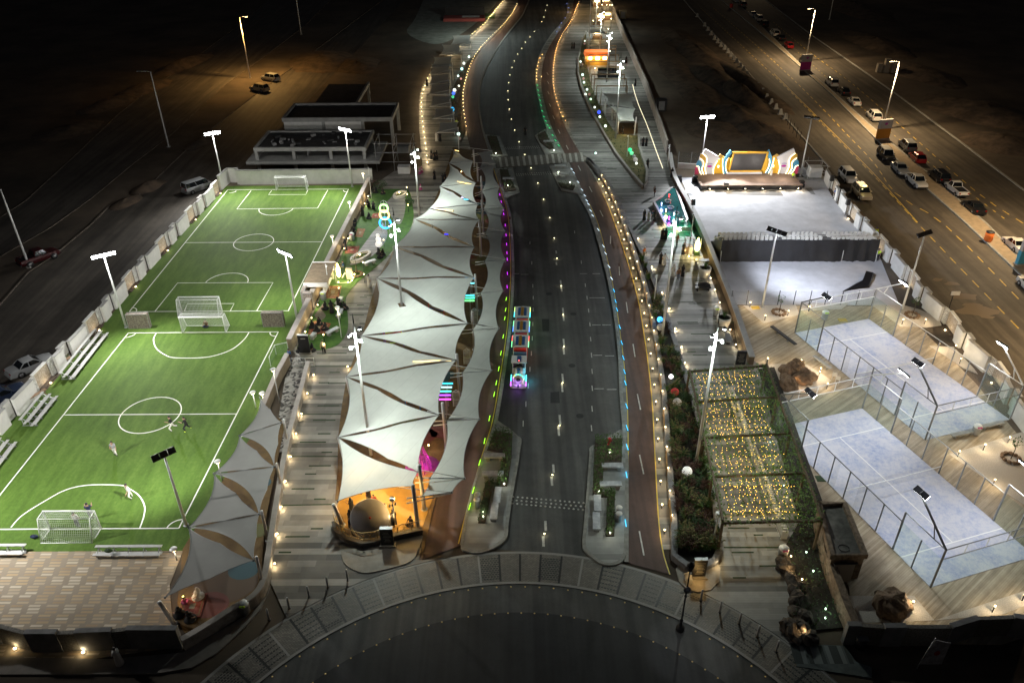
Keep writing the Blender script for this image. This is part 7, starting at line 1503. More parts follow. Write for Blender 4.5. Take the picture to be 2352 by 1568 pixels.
src_ = thing('stand_seat', 'white seat in the rows on top of the temporary grandstand', 'seat', (0,0,-40), 0, 'white seats of the grandstand'); SE = CL['white']
MB().box((0,0,0),(.40,.38,.06)).build('seat_shell', SE, src_); MB().box((0,-.2,.04),(.40,.06,.42)).build('backrest', SE, src_); MB().box((0,0,-.3),(.12,.12,.3)).build('pedestal', DARK_METAL, src_)
M_ = Matrix.Translation(c4) @ Matrix.Rotation(ay, 4, 'Z'); fst = True
for i in range(5):
 for k in range(34):
  x = -Wb/2+.6+k*(Wb-1.2)/33
  if k in (11,12,22,23): continue
  p = M_ @ Vector((x+(.2 if i % 2 else 0), .5+i*.85, Hb-.55-i*.2+.3))
  if fst: src_.location = p; src_.rotation_euler.z = ay; fst = False
  else: dup(src_, p, ay)
o = MB(); pts = [zR(470,468), zR(600,445), zR(665,440), zR(700,345), zR(640,335), zR(640,385), zR(560,420)]
k = sum(pts, Vector())/len(pts); hs = [.05,.1,.3,.75,.9,.5,.3]; n_ = len(pts); o.add([(p.x-k.x,p.y-k.y,.04) for p in pts]+[(p.x-k.x+(k.x-p.x)*.15,p.y-k.y+(k.y-p.y)*.15,.1+h_*.5) for p, h_ in zip(pts, hs)]+[(0,0,.35)], [(i,(i+1)%n_,n_+(i+1)%n_,n_+i) for i in range(n_)]+[(n_+i,n_+(i+1)%n_,2*n_) for i in range(n_)], 0, False); o = o.build('sheet_heap', m); o.location = (k.x,k.y,0); tag(o, 'crumpled black sheet dumped on the forecourt before the padel fence', 'plastic sheet')
# thin fence between forecourt and deck
fa, fb = zS(735,1078), zR(680,560); t = thing('wire_fence', 'low wire fence with dark posts between the forecourt and the padel deck', 'fence', fa); d = fb-fa
for i in range(10): p = d*(i/9); MB().bar((p.x,p.y,0),(p.x,p.y,2.0),.07).build('post', DARK_METAL, t)
MB().add([(0,0,.05),(d.x,d.y,.05),(d.x,d.y,1.9),(0,0,1.9)], [(0,1,2,3)]).build('wire_mesh', PMS, t)
fa, fb = zS(340,140), zE(340,1240); fa = G(1556,386); fb = G(1880,400); t = thing('stage_wall', 'low cream wall with wire fencing behind the stage', 'wall', fa); q = [Vector((0,0,0)), fb-fa]; MB().slab(q, .3, 0, .9).build('wall_body', PLASTER, t)
for i in range(12): p = q[1]*(i/11); MB().bar((p.x,p.y,.9),(p.x,p.y,2.9),.05).build('fence_post', GREY_METAL, t)
MB().add([(0,0,.95),(q[1].x,q[1].y,.95),(q[1].x,q[1].y,2.8),(0,0,2.8)], [(0,1,2,3)]).build('wire_mesh', PMS, t)
p = zE(275,1235); t = thing('generator_cage', 'white mesh cage with a generator box behind the right stage end', 'cage', (p.x,p.y,0)); MB().box((0,0,.2),(2.0,1.6,1.7)).build('generator', PLASTER, t); f = MB()
for x in (-1.5,1.5):
 for y in (-1.3,1.3): f.bar((x,y,0),(x,y,2.4),.06)
for z in (1.2,2.4):
 for y in (-1.3,1.3): f.bar((-1.5,y,z),(1.5,y,z),.05)
 for x in (-1.5,1.5): f.bar((x,-1.3,z),(x,1.3,z),.05)
f.build('cage_frame', WHITE_METAL, t); MB().box((0,0,0),(3.2,2.8,.2)).build('base_slab', CONCRETE, t)
# promenade wall along the forecourt
wall_thing('promenade_wall', 'long low rendered wall with a wide pale coping between the right promenade and the forecourt', smooth([zS(310,60), zS(345,230), zS(480,480), zS(610,780), zS(735,1085), zS(875,1500)], 3), 1.05, .55, (mat('bronze_render', (.14,.10,.065), .8, 0, .15, 1), mat('pale_coping', (.36,.35,.34), .8, 0, .1, 1)), cop=True)
wall_thing('promenade_wall', 'tall translucent wall along the outer edge of the far right promenade', smooth([G(1404,22), G(1425,75), G(1455,145), G(1483,212), G(1508,285), G(1530,352)], 3), 2.3, .25, (mat('pinkish_render', (.34,.31,.30), .75, 0, .2, .6), COPE), cop=True)
# ================================================================ fountain pool beside the forecourt wall
fp = [h4(455,215,.7), h4(560,150,.7), h4(660,60,.7), h4(740,-10,.7), h4(800,-10,.7), h4(1020,620,.7), h4(665,615,.7)]
c0 = sum((Vector((p.x,p.y,0)) for p in fp), Vector())/7; t = thing('fountain_pool', 'raised fountain pool with colour-lit water jets beside the promenade wall', 'fountain', c0); q = [p-Vector((c0.x,c0.y,.7)) for p in fp]
MB().prism([xy(p) for p in q], 0, .52).build('basin', mat('basin_dark', (.05,.05,.055), .6), t); MB().slab(q+[q[0]], .34, 0, .72).build('rim', mat('basin_rim', (.28,.26,.26), .5), t)
m = mat('pool_water', (.03,.13,.13), .06, spec=.8, bump=.35, var=.2, scale=4); MB().prism([xy(p*.96) for p in q], .5, .6).build('water', m, t)
for i, (u, v, col, cn) in enumerate(((690,160,(1,.06,.06),'red'),(570,295,(.45,.55,1),'blue'),(640,395,(1,.95,.35),'yellow'),(690,515,(.9,.1,1),'purple'),(765,455,(.5,1,1),'cyan'))):
 p = h4(u, v, .6); o = thing('fountain_jet', '%s lit water jet in the fountain pool' % cn, 'water jet', p, 0, 'coloured jets of the fountain'); MB().lathe([(.05,0),(.05,.3),(.10,.5),(.03,.65)], (0,0,0), 8).build('water_plume', glow('jet_'+cn, col, 4), o); MB().lathe([(.2,.0),(.22,.08)], (0,0,0), 10).build('nozzle', DARK_METAL, o); lamp('POINT', (0,-.4,.5), 55, col, .25, o)
lamp('POINT', h4(930,540,1.5), 130, (.05,1,.45), .3); lamp('POINT', h4(640,300,1.5), 90, (.15,.2,1), .3); lamp('POINT', h4(720,580,1.2), 90, (.05,1,.6), .3)
for i, (u, v) in enumerate(((670,240),(715,340),(800,430),(890,540))):
 p = h4(u, v, .55); o = thing('bowl_planter', 'round stone bowl standing in the fountain pool, %s from the back' % ORD[i], 'stone bowl', p, 0, 'stone bowls of the fountain'); MB().lathe([(.2,0),(.45,.2),(.52,.4),(.46,.42),(.3,.3)], (0,0,0), 14).build('bowl', CONCRETE, o); MB().lathe([(.3,.3),(.42,.36)], (0,0,0), 12).build('water', m, o)
for a, b in ((h4(555,500,.25),h4(640,690,.25)),(h4(665,640,.3),h4(1000,635,.3))):
 o = thing('step_light', 'warm strip light along the %s foot of the fountain pool' % ('left' if a.x < c0.x-1 and abs(a.x-b.x) < 2.2 else 'near'), 'strip light', (a.x,a.y,.25)); d = b-a; MB().bar((0,0,0), d, .12, .07).build('strip', glow('lit_step', (1,.85,.5), 7), o); MB().bar((0,.1,-.1), d+Vector((0,.1,-.1)), .2, .3).build('step', CONCRETE, o); lamp('POINT', d*.5+Vector((-.3,-.6,.25)), 60, (1,.8,.45), .3, o)
# lit kiosk corner and pots along that wall
def pot(label, c, r_, h):
 t = thing('plant_pot', label, 'plant pot', c); MB().lathe([(r_*.74,0),(r_*.98,h*.8),(r_,h),(r_*.88,h),(r_*.84,h*.9)], (0,0,0), 18).build('pot', mat('pot_white', (.60,.57,.50), .6), t); MB().lathe([(r_*.5,h*.86),(r_*.86,h*.9)], (0,0,0), 14).build('soil', LEAFD, t); k = MB()
 for i in range(7): a = i*.9; k.tube([(0,0,h*.9),(math.cos(a)*.18,math.sin(a)*.18,h+.5),(math.cos(a)*.42,math.sin(a)*.42,h+.85)], [.02,.05,.01], 4)
 k.build('leaves', LEAFG, t)
pot('big white planter pot beside the dark bench on the right promenade', h4(1240,1400,.1), .78, 1.35); pot('big white planter pot lower down the wall, beside the green-lidded bin', zS(680,1235,.1), .82, 1.4)
t = thing('lit_kiosk', 'small kiosk with a glowing yellow sign shape and lamps by the promenade wall', 'kiosk', h4(1120,1050,.1)); MB().box((-1.2,.6,0),(1.2,1.0,1.1)).build('counter', WOOD, t); MB().lathe([(.05,0),(.30,.3),(.34,1.0),(.05,2.0)], (0,0,.5), 12).build('glowing_leaf', glow('lit_leaf', (1,.82,.25), 14), t); MB().box((0,0,0),(.7,.6,.5)).build('base', LEAFG, t); MB().box((-.9,-.2,.0),(.5,.06,1.15)).build('board', CL['white'], t); MB().tube([(.5,.3,0),(.5,.3,2.3)], .04, 6).build('post', WHITE_METAL, t)
lamp('POINT', (-.2,-.5,1.2), 85, (1,.8,.3), .3, t)
kl = bollard_src('string_lamp', 'bright warm lamp on the ground before the glowing kiosk', 'lamps around the glowing kiosk', .3, glow('lit_kiosk', (1,.85,.35), 22), 24, (1,.8,.4), 'lamp', .6); row_of(kl, [(h4(*p)+Vector((0,0,.1)),) for p in [(995,1110),(930,1050),(885,1055),(1115,1170)]])
for i, (u, v, lab) in enumerate(((1195,1190,'dark bench behind the upper white pot on the right promenade'),(1200,1560,'dark table set by the wall halfway along the right promenade'),(1215,1610,'dark bench nearer than the dark table on the right promenade'))):
 o = thing('bench', lab, 'bench', h4(u, v, .1), .0); MB().box((0,0,.42),(1.9,.7,.1)).build('seat', DARK_METAL, o)
 for s in (-1,1): MB().box((s*.7,0,0),(.12,.6,.42)).build('leg', DARK_METAL, o)
o = thing('bench', 'slatted grey bench beside the promenade wall near the pergola', 'bench', zS(715,1330,.1), R(80)); MB().box((0,0,.42),(1.9,.6,.08)).build('seat', GREY_METAL, o); MB().box((0,0,0),(1.6,.4,.42)).build('base', DARK_METAL, o)
t = thing('menu_board', 'black menu board by the far end of the pergola against the wall', 'menu board', zS(800,1500,.1)); MB().box((0,0,0),(1.2,.5,.15)).build('foot', APR, t); MB().box((0,0,.15),(1.0,.22,1.7)).build('board', BLACK, t); w_ = MB()
for i in range(7): w_.box((rp.uniform(-.06,.06),-.118,.5+i*.16),(rp.uniform(.4,.75),.008,.035))
w_.build('lettering', MATS['board_text'], t)
for u, v in ((470,640),(390,640)):
 pass
t = thing('display_table', 'low wooden display stand below the fountain steps', 'display stand', h4(1010,870,.1)); MB().box((0,0,.75),(1.4,.8,.06)).build('top', WOOD, t)
for x in (-.6,.6):
 for y in (-.3,.3): MB().box((x,y,0),(.07,.07,.75)).build('leg', WOOD, t)
# ================================================================ garden lawn furniture
RUGR, RUGB = mat('rug_red', (.20,.035,.025), .95, 0, .45, 4, col2=(.32,.10,.07)), mat('rug_brown', (.16,.09,.04), .95, 0, .4, 3, col2=(.34,.22,.11))
def rug(label, pts, m_):
 p = [xy(q) for q in pts]; cx, cy = sum(a for a, b in p)/len(p), sum(b for a, b in p)/len(p); t = thing('rug', label, 'rug', (cx,cy,.137)); L_ = [(a-cx,b-cy) for a, b in p]; MB().prism(L_, 0, .02).build('pile', m_, t); MB().prism([(a*.86,b*.86) for a, b in L_], .02, .026).build('border', RUGB if m_ is RUGR else RUGR, t); MB().prism([(a*.74,b*.74) for a, b in L_], .026, .032).build('field', m_, t); MB().prism([(a*.25,b*.25) for a, b in L_], .032, .038).build('medallion', CL['khaki'], t)
rug('brown patterned rug with a pale diamond in the lawn garden', [h3(800,385),h3(1050,380),h3(1005,580),h3(790,580)], RUGB); rug('red rug with a picnicking group on the lawn garden', [h3(620,930),h3(880,970),h3(790,1130),h3(520,1140),h3(560,1000)], RUGR)
rug('oval-looking red rug by the wall lamps in the lawn garden', [h2(1140,1130),h2(1330,1130),h2(1290,1250),h2(1090,1245)], RUGR); rug('red rug at the far end of the lawn garden', [h2(1540,615),h2(1650,610),h2(1630,690),h2(1500,690)], RUGR); rug('grey-brown rug beside the wall near the red-banded bin', [h2(1300,850),h2(1420,860),h2(1370,990),h2(1250,985)], RUGB)
for f_, u, v, a, lab in ((h3,908,1110,.9,'marble bench near the picnic rug on the lawn'),(h3,1020,830,1.5,'grey bench behind the tall mushroom lamp on the lawn'),(h3,1010,640,1.4,'grey bench between the seated women on the lawn'),(h2,1492,1400,.7,'pale bench beside the oval planter on the lawn'),(h3,605,1180,1.3,'white cube seat beside the menu board on the lawn')): bench(lab, f_(u, v, .13), a, 1.7 if 'cube' not in lab else .8, .5, 'benches of the lawn garden')
for f_, u, v, rx, ry, rz, lab in ((h2,1345,1300,1.65,.75,1.0,'white oval planter ring with a lamp in the middle of the lawn'),(h2,1962,325,1.35,.75,1.15,'white oval planter ring at the far end of the lawn')):
 t = thing('oval_planter', lab, 'planter', f_(u, v, .13), rz); pts = [Vector((rx*math.cos(k*math.pi/14), ry*math.sin(k*math.pi/14), 0)) for k in range(28)]; MB().slab(pts+[pts[0]], .34, 0, .42).build('ring', mat('oval_white', (.55,.50,.45), .6), t); k = MB(); leaves(k, [(rp.uniform(-.7,.7)*rx*.7, rp.uniform(-.7,.7)*ry*.7, rp.uniform(.1,.5)) for _ in range(90)], .1); k.build('foliage', LEAFG, t); MB().prism([xy(p*.92) for p in pts], 0, .1).build('soil', SOIL, t); MB().ball((0,.1,.5), .11, 8).build('lamp', LIT_WARM, t); lamp('POINT', (0,-.1,.8), 24, (1,.85,.5), .1, t)
t = thing('snowman_lantern', 'stack of three white globes on the curved path of the lawn garden', 'lantern', h2(1630,1130,.14))
for z, r_ in ((.45,.46),(1.2,.36),(1.78,.27)): MB().ball((0,0,z), r_, 14).build('globe', glow('lit_snow', (.9,.86,.85), .55), t)
t = thing('ring_sculpture', 'light sculpture of stacked green, amber and blue glowing rings on the lawn', 'light sculpture', h2(1745,930,.14)); H = height_at(t.location, 402+560/6.827)
for z, r_, col, nm in ((1.75,.80,(.05,.45,1),'blue'),(3.0,.66,(1,.72,.3),'amber'),(4.0,.58,(.55,1,.4),'green')): MB().tube([(r_*math.cos(k*math.pi/12), .0, z+r_*math.sin(k*math.pi/12)) for k in range(24)], .13, 8, closed=True).build('glow_ring', glow('ring_'+nm, col, 1.8), t)
MB().tube([(-.5,.25,0),(-.5,.25,4.4),(-.35,.25,4.9),(0,.25,5.1),(.35,.25,4.9),(.5,.25,4.4),(.5,.25,0)], .035, 6).build('arch_frame', WHITE_METAL, t); MB().tube([(0,.25,0),(0,.25,5.1)], .03, 5).build('pole', WHITE_METAL, t); lamp('POINT', (.2,-.7,1.8), 60, (.1,.5,1), .5, t); lamp('POINT', (.2,-.7,3.6), 30, (.7,1,.5), .5, t)
t = thing('photo_kiosk', 'white photo corner with a glowing panel and cut-out frames on the lawn', 'photo stand', h3(1010,310,.13)); MB().lathe([(.05,0),(.26,.3),(.28,1.1),(.05,2.0)], (-.1,.6,.4), 12).build('glowing_panel', glow('lit_leaf', (1,.82,.25), 14), t); MB().box((1.2,1.0,0),(.75,.4,1.5)).build('cabinet', mat('cabinet_cream', (.6,.5,.36), .6), t); MB().bar((-.3,-.2,0),(1.4,-.2,.05),.09).build('floor_tube', CL['white'], t); MB().bar((1.4,-.2,.05),(1.7,1.0,.05),.09).build('floor_tube', CL['white'], t); MB().tube([(.3,.5,.4),(.7,.8,1.0),(.9,.9,.3)], .07, 6).build('white_figure', CL['white'], t); lamp('POINT', (.3,.2,1.2), 120, (1,.82,.4), .3, t)
row_of(bollard_src('string_lamp', 'bright yellow lamp on the ground around the photo corner of the lawn', 'lamps around the photo corner of the lawn', .35, MATS['lit_kiosk'], 26, (1,.85,.4), 'lamp', .7), [(h3(*p)+Vector((0,0,.13)),) for p in [(1000,350),(1155,350),(1210,325),(1232,275),(1250,225),(905,160)]])
gl_ = bollard_src('garden_lamp', 'small warm lamp at the foot of the garden wall beside the lawn', 'lamps along the garden wall of the lawn', .5, LIT_BOL, 34, (1,.78,.45), 'wall light'); row_of(gl_, [(f(*p)+Vector((.15,0,.13)),) for f, p in [(h3,(750,525)),(h3,(660,725)),(h3,(565,930)),(h3,(465,1150)),(h2,(1080,1210)),(h2,(1140,1050)),(h2,(1395,500)),(h2,(1450,385)),(h3,(905,170))]])
row_of(bollard_src('garden_post_light', 'slim garden post light standing in the grass of the lawn', 'slim post lights on the lawn', 1.3, LIT_BOL, 30, (1,.9,.5), 'post light', 1.3), [(f(*p)+Vector((0,0,.13)),) for f, p in [(h3,(1395,140)),(h3,(1020,550)),(h3,(1025,965)),(h3,(785,1290)),(h2,(2075,320)),(h2,(2085,430)),(h2,(2098,600)),(h2,(1715,1155)),(h3,(1410,330)),(h3,(800,1440))]])
t = thing('menu_board', 'tall black menu board by the garden wall at the near end of the lawn', 'menu board', h3(480,1420,.12)); MB().box((0,0,0),(1.3,.5,.15)).build('foot', APR, t); MB().box((0,0,.15),(1.15,.25,2.2)).build('board', BLACK, t); MB().box((0,-.13,1.9),(.5,.01,.12)).build('lettering', MATS['board_text'], t); MB().box((0,0,2.35),(1.2,.3,.05)).build('top_cap', GREY_METAL, t)
# dark far yard beside the lawn: heap of planting
for i, (u, v, w, m_, lab) in enumerate(((1650,215,1.3,LEAFD,'dark shrub at the far corner of the lawn'),(1560,190,1.0,LEAFP,'russet shrub at the far corner of the lawn by the wall'),(2110,480,.8,LEAFD,'dark shrub on the narrow grass strip by the lawn path'))):
 s_ = shrub_src(lab, None, m_, 1.2, w, 260); s_.location = h2(u, v, .12)
# glass guard and gate at the pitch corner
pts = [h3(215,1395,.1), h3(20,1440,.1), zM(320,985,.1), zM(325,1000,.1)]; c0 = Vector((pts[0].x,pts[0].y,.1)); t = thing('glass_guard', 'glass guard rail at the pitch corner by the pebble path', 'guard rail', c0); k = MB(); f = MB()
for a, b in zip(pts, pts[1:]): a, b = a-c0, b-c0; k.add([a, b, b+Vector((0,0,1.2)), a+Vector((0,0,1.2))], [(0,1,2,3)]); f.bar(a+Vector((0,0,1.22)), b+Vector((0,0,1.22)), .05); f.bar(a, a+Vector((0,0,1.22)), .05)
k.build('glass_panel', PGL, t); f.build('rail', WHITE_METAL, t)
t = thing('gate', 'low white tube gate across the entry to the pebble path', 'gate', zM(560,985,.1), .05); f = MB()
for z in (.1,.6,1.1): f.tube([(-1.5,0,z),(1.0,0,z)], .03, 5)
for x in (-1.5,-.7,.1,1.0): f.tube([(x,0,0),(x,0,1.1)], .03, 5)
f.build('gate_frame', WHITE_METAL, t); MB().add([(-1.45,.02,.1),(.95,.02,.1),(.95,.02,1.08),(-1.45,.02,1.08)], [(0,1,2,3)]).build('gate_infill', PMS, t)
# slim posts on the pavers left and right of the road mouth
vb = thing('bollard_post', 'slim silver post on the inner edge of the roundabout pavers', 'bollard', (0,0,-30), 0, 'slim posts around the roundabout'); MB().tube([(0,0,0),(0,0,1.15)], .075, 7).build('post_shaft', SILV, vb); MB().lathe([(.12,0),(.12,.04)], (0,0,0), 8).build('base_ring', DARK_METAL, vb); MB().ball((0,0,1.15), .075, 7).build('cap', WHITE_METAL, vb)
row_of(vb, [(f(*p)+Vector((0,0,.06)),) for f, p in [(zV,(300,1145)),(zV,(435,1068)),(zV,(568,995)),(zV,(695,930)),(zV,(828,880)),(zX,(460,1070)),(zX,(575,1140)),(zX,(693,1210)),(zX,(803,1290)),(zX,(918,1380))]])
# ================================================================ far promenades
# small canopies of the far left promenade
for i, (u, v) in enumerate(((520,470),(505,520),(500,590),(500,660),(510,745),(530,830),(560,925),(580,385),(650,320))):
 if i >= 7: w = 1.6
 a = zC(u-130, v, 3.0); b = zC(u+20, v-8, 3.4); c = zC(u+20, v-75, 3.4); d = zC(u-110, v-70, 3.0)
 sail('small dim shade sail over the far left promenade, %s from the crosswalk' % ORD[(6-i) % 9 if i < 7 else i], [a, b, c, d], [.04,.04,.04,.05], group='dim sails of the far left promenade')
 o = Vector((b.x,b.y,0)); t = thing('canopy_strut', 'thin white post with a triangular bracket on the far left promenade', 'strut', o, 0, 'brackets of the far left promenade sails'); MB().tube([(0,0,0),(0,0,4.2)], .09, 6).build('post_shaft', WHITE_METAL, t); MB().tube([(0,0,4.1), a-o], .05, 5).build('tie_rod', WHITE_METAL, t); MB().tube([(0,0,3.2), a-o], .05, 5).build('strut_tube', WHITE_METAL, t)
bl = [((585,615),.3,(.95,1,.9),2.5,'white'),((600,565),.3,(1,.5,.45),1.4,'coral'),((555,650),.5,(.8,.95,.9),5,'white'),((548,672),.5,(.08,.2,1),2.5,'deep blue'),((543,695),.4,(.1,.9,.4),1.6,'green'),((540,785),.55,(.06,.55,1),3,'sky blue'),((545,808),.4,(.6,.6,.6),0,'grey'),((568,870),.4,(.4,.5,.1),.5,'olive'),((583,955),.4,(.75,1,.9),5,'mint'),((590,985),.35,(.7,.5,.45),.2,'pinkish'),((655,412),.35,(.6,1,.75),5,'mint'),((620,460),.45,(.8,1,.95),8,'white'),((606,498),.4,(.5,1,.95),6,'aqua'),((580,545),.3,(.7,1,.9),5,'mint')]
for i, ((u, v), r_, col, e, cn) in enumerate(bl): ball_lantern(zC(u, v, .1), r_*.8, '%s ball lantern in the far left dark bed, %s from the near end' % (cn, ORD[i]), col, e*.4, e > 2)
bl = [((1462,300),.3,(.9,1,.8),5,'white'),((1460,320),.35,(.8,.45,.42),.4,'rosy'),((1432,445),.3,(.6,1,.85),5,'mint'),((1440,472),.5,(.8,.62,.58),.5,'pale pink'),((1446,538),.35,(.6,1,.9),5,'mint'),((1452,565),.35,(.75,.5,.45),.3,'rosy'),((1456,590),.3,(.6,1,.9),5,'mint'),((1477,640),.3,(.7,1,.8),5,'mint'),((1466,675),.35,(.8,1,1),5,'white'),((1493,676),.35,(.65,.35,.3),.3,'dusky'),((1503,708),.3,(.6,1,.6),4,'light green'),((1530,765),.3,(.8,1,.95),5,'white'),((1560,803),.45,(.06,.12,1),3,'blue'),((1566,832),.3,(.8,1,.7),5,'pale lime'),((1605,897),.32,(.85,1,.8),5,'pale'),((1775,1068),.45,(.05,.9,.4),2.6,'emerald'),((1787,1090),.42,(.2,1,.45),2.4,'bright green'),((1803,1113),.4,(.4,.42,.38),.1,'grey'),((1813,1138),.5,(.75,.72,.7),.45,'cream'),((1820,1158),.3,(.85,1,.9),6,'white'),((1537,1085),.25,(.8,1,.9),6,'mint')]
for i, ((u, v), r_, col, e, cn) in enumerate(bl): ball_lantern(zC(u, v, .35), r_*.8, '%s ball lantern on the far right planted wedge, %s from the top' % (cn, ORD[i]), col, e*.4, e > 3)
# planted wedge beds
WG = mat('wedge_turf', (.085,.085,.03), .95, 0, .4, 1, col2=(.15,.13,.05))
wedge = [zC(*p) for p in [(1470,235),(1440,300),(1418,420),(1415,520),(1440,620),(1485,730),(1530,830),(1600,960),(1680,1090),(1780,1220),(1868,1322),(1890,1280),(1895,1210),(1865,1120),(1840,1040),(1838,960),(1680,950),(1620,860),(1560,740),(1510,620),(1480,480),(1475,330)]]
c0 = Vector((25,150,0)); t = thing('planted_wedge', 'raised planted wedge with a pale rim between the two arms of the far right promenade', 'planting bed', c0); q = [p-c0 for p in wedge]; MB().prism([xy(p) for p in q], 0, .38).build('soil', WG, t); MB().slab(q[:16], .4, 0, .75).build('rim', mat('wedge_rim', (.30,.29,.27), .8, 0, .1, 1), t)
k = MB(); cnt = 0
while cnt < 900:
 p = Vector((rp.uniform(12,45), rp.uniform(118,215), .4))
 if inside(p, wedge): leaves(k, [p-c0+Vector((0,0,rp.uniform(0,.35)))], .16); cnt += 1
k.build('low_foliage', LEAFD, t)
dbed = [zC(*p) for p in [(600,1000),(640,905),(620,800),(612,700),(630,560),(680,440),(740,340),(700,390),(650,430),(590,520),(545,620),(530,720),(545,850),(570,950)]]
c0 = Vector((-12,170,0)); t = thing('planting_bed', 'dark planting bed between the far left promenade and its bollards', 'planting bed', c0); MB().prism([xy(p-c0) for p in dbed], 0, .2).build('soil', SOIL, t); k = MB(); cnt = 0
while cnt < 500:
 p = Vector((rp.uniform(-30,0), rp.uniform(130,240), .2))
 if inside(p, dbed): leaves(k, [p-c0+Vector((0,0,rp.uniform(0,.6)))], .18); cnt += 1
k.build('low_foliage', LEAFD, t)
# pavilion sails and pergola frames of the far right promenade
wa, wb, wc, wd, we, wf = zC(1590,650,3.4), zC(1800,655,3.4), zC(1815,760,3.2), zC(1810,845,3.0), zC(1700,845,3.0), zC(1690,740,3.2)
sail('white far sail on the promenade wedge, upper one of the pair', [wa, wb, wc, zC(1620,730,3.2)], [.05,.05,.04,.06], group='far white sails'); sail('white far sail on the promenade wedge, lower one of the pair', [zC(1625,735,3.2), wc, wd, we], [.04,.05,.05,.06], group='far white sails')
sail('pale far sail beyond the pergola frames near the top of the picture', [h6(510,515,3.2), h6(740,520,3.2), h6(880,650,3.2), h6(500,620,3.2)], [.05,.06,.06,.05], group='far white sails')
for u, v in ((1570,650),(1600,730),(1650,760),(1690,850),(1808,860)):
 p = zC(u, v+80, .3); o = thing('canopy_post', 'white post of the far sail pair on the promenade wedge', 'post', p, 0, 'posts of the far white sails'); MB().tube([(0,0,0),(.1,0,3.4)], .13, 7).build('post_shaft', WHITE_METAL, o); MB().lathe([(.25,0),(.25,.08)], (0,0,0), 8).build('base_plate', GREY_METAL, o)
lamp('POINT', zC(1750,900,1.6), 120, (1,.72,.35), .3); lamp('POINT', zC(1700,720,1.6), 60, (1,.8,.5), .3)
mb = MB(); mb.sheet([xy(p) for p in (zC(1690,945), zC(1690,870), zC(1830,870), zC(1830,945))], .385); st('play_floor', mb, MATS['play_rubber'])
FRM = mat('frame_timber', (.30,.21,.12), .7)
for i, (v, xl, xr) in enumerate(((275,1480,1640),(320,1485,1680),(345,1490,1680),(385,1490,1700),(430,1495,1710),(470,1500,1720),(520,1510,1740),(550,1530,1755),(600,1545,1760))):
 a, b = zC(xl, v, 3.0), zC(xr, v, 3.0); o = Vector((a.x,a.y,0)); t = thing('timber_arch', 'thin timber goal-shaped frame of the far pergola row, %s from the far end' % ORD[i], 'pergola frame', o, 0, 'timber frames of the far pergola row'); MB().bar(a-o, b-o, .16, .22).build('cross_beam', FRM, t)
 for e in (a, b): MB().bar((e.x-o.x,e.y-o.y,.1), e-o, .14).build('post', FRM, t)
t = thing('food_kiosk', 'glowing orange-roofed food kiosk among the far pergola frames', 'kiosk', h6(630,1210,.1)); OR = glow('kiosk_orange', (1,.22,.03), 1.6)
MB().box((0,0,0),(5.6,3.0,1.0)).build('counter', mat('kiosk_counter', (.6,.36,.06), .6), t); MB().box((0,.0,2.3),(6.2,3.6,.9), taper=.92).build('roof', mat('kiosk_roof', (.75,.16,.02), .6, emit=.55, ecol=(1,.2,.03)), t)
for x in (-2.7,2.7):
 for y in (-1.4,1.4): MB().box((x,y,1.0),(.15,.15,1.3)).build('post', WHITE_METAL, t)
for x in (-1.7,0.2,2.0): MB().box((x,-1.3,1.35),(1.0,.1,.75)).build('lit_sign', glow('kiosk_sign', (1,.78,.3), 8), t)
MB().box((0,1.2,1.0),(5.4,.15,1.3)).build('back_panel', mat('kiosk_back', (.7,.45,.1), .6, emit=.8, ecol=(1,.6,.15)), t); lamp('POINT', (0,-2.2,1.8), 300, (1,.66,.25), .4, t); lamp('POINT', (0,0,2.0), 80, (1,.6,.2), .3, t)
fk = thing('stall', 'warm lit stall in the cluster at the top of the far right promenade', 'stall', (0,0,-40), 0, 'stalls in the far lit cluster'); MB().box((0,0,0),(2.6,2.0,1.0)).build('counter', WOOD, fk); MB().box((0,0,2.3),(3.0,2.4,.25)).build('roof', CL['khaki'], fk); MB().box((0,-.9,1.5),(1.6,.12,.6)).build('lit_sign', glow('stall_sign', (1,.75,.35), 7), fk)
for x in (-1.2,1.2):
 for y in (-.9,.9): MB().box((x,y,1.0),(.12,.12,1.3)).build('post', WHITE_METAL, fk)
lamp('POINT', (0,-1.8,1.8), 160, (1,.72,.36), .3, fk); row_of(fk, [(h6(*p)+Vector((0,0,.1)),) for p in [(650,740),(840,380),(700,420),(820,110),(640,130)]])
tw = bollard_src('festoon_lamp', 'bright festoon lamp in the glittering cluster at the top of the far right promenade', 'festoon lamps of the far lit cluster', 3.0, glow('lit_festoon', (1,.86,.5), 26), 24, (1,.8,.45), 'lamp', 3.0); row_of(tw, [(h6(*p)+Vector((0,0,.1)),) for p in [(650,330),(820,290),(880,290),(755,210),(785,120),(840,150),(780,60),(690,460),(765,500),(905,560),(570,600),(680,590),(850,760),(600,1540),(880,1200),(735,280),(750,440),(860,30),(920,290)]])
lamp('POINT', h6(760,250,5), 260, (1,.78,.45), .5); lamp('POINT', h6(780,0,5), 500, (1,.72,.38), .5); lamp('POINT', h6(260,-60,5), 600, (1,.6,.22), .5)
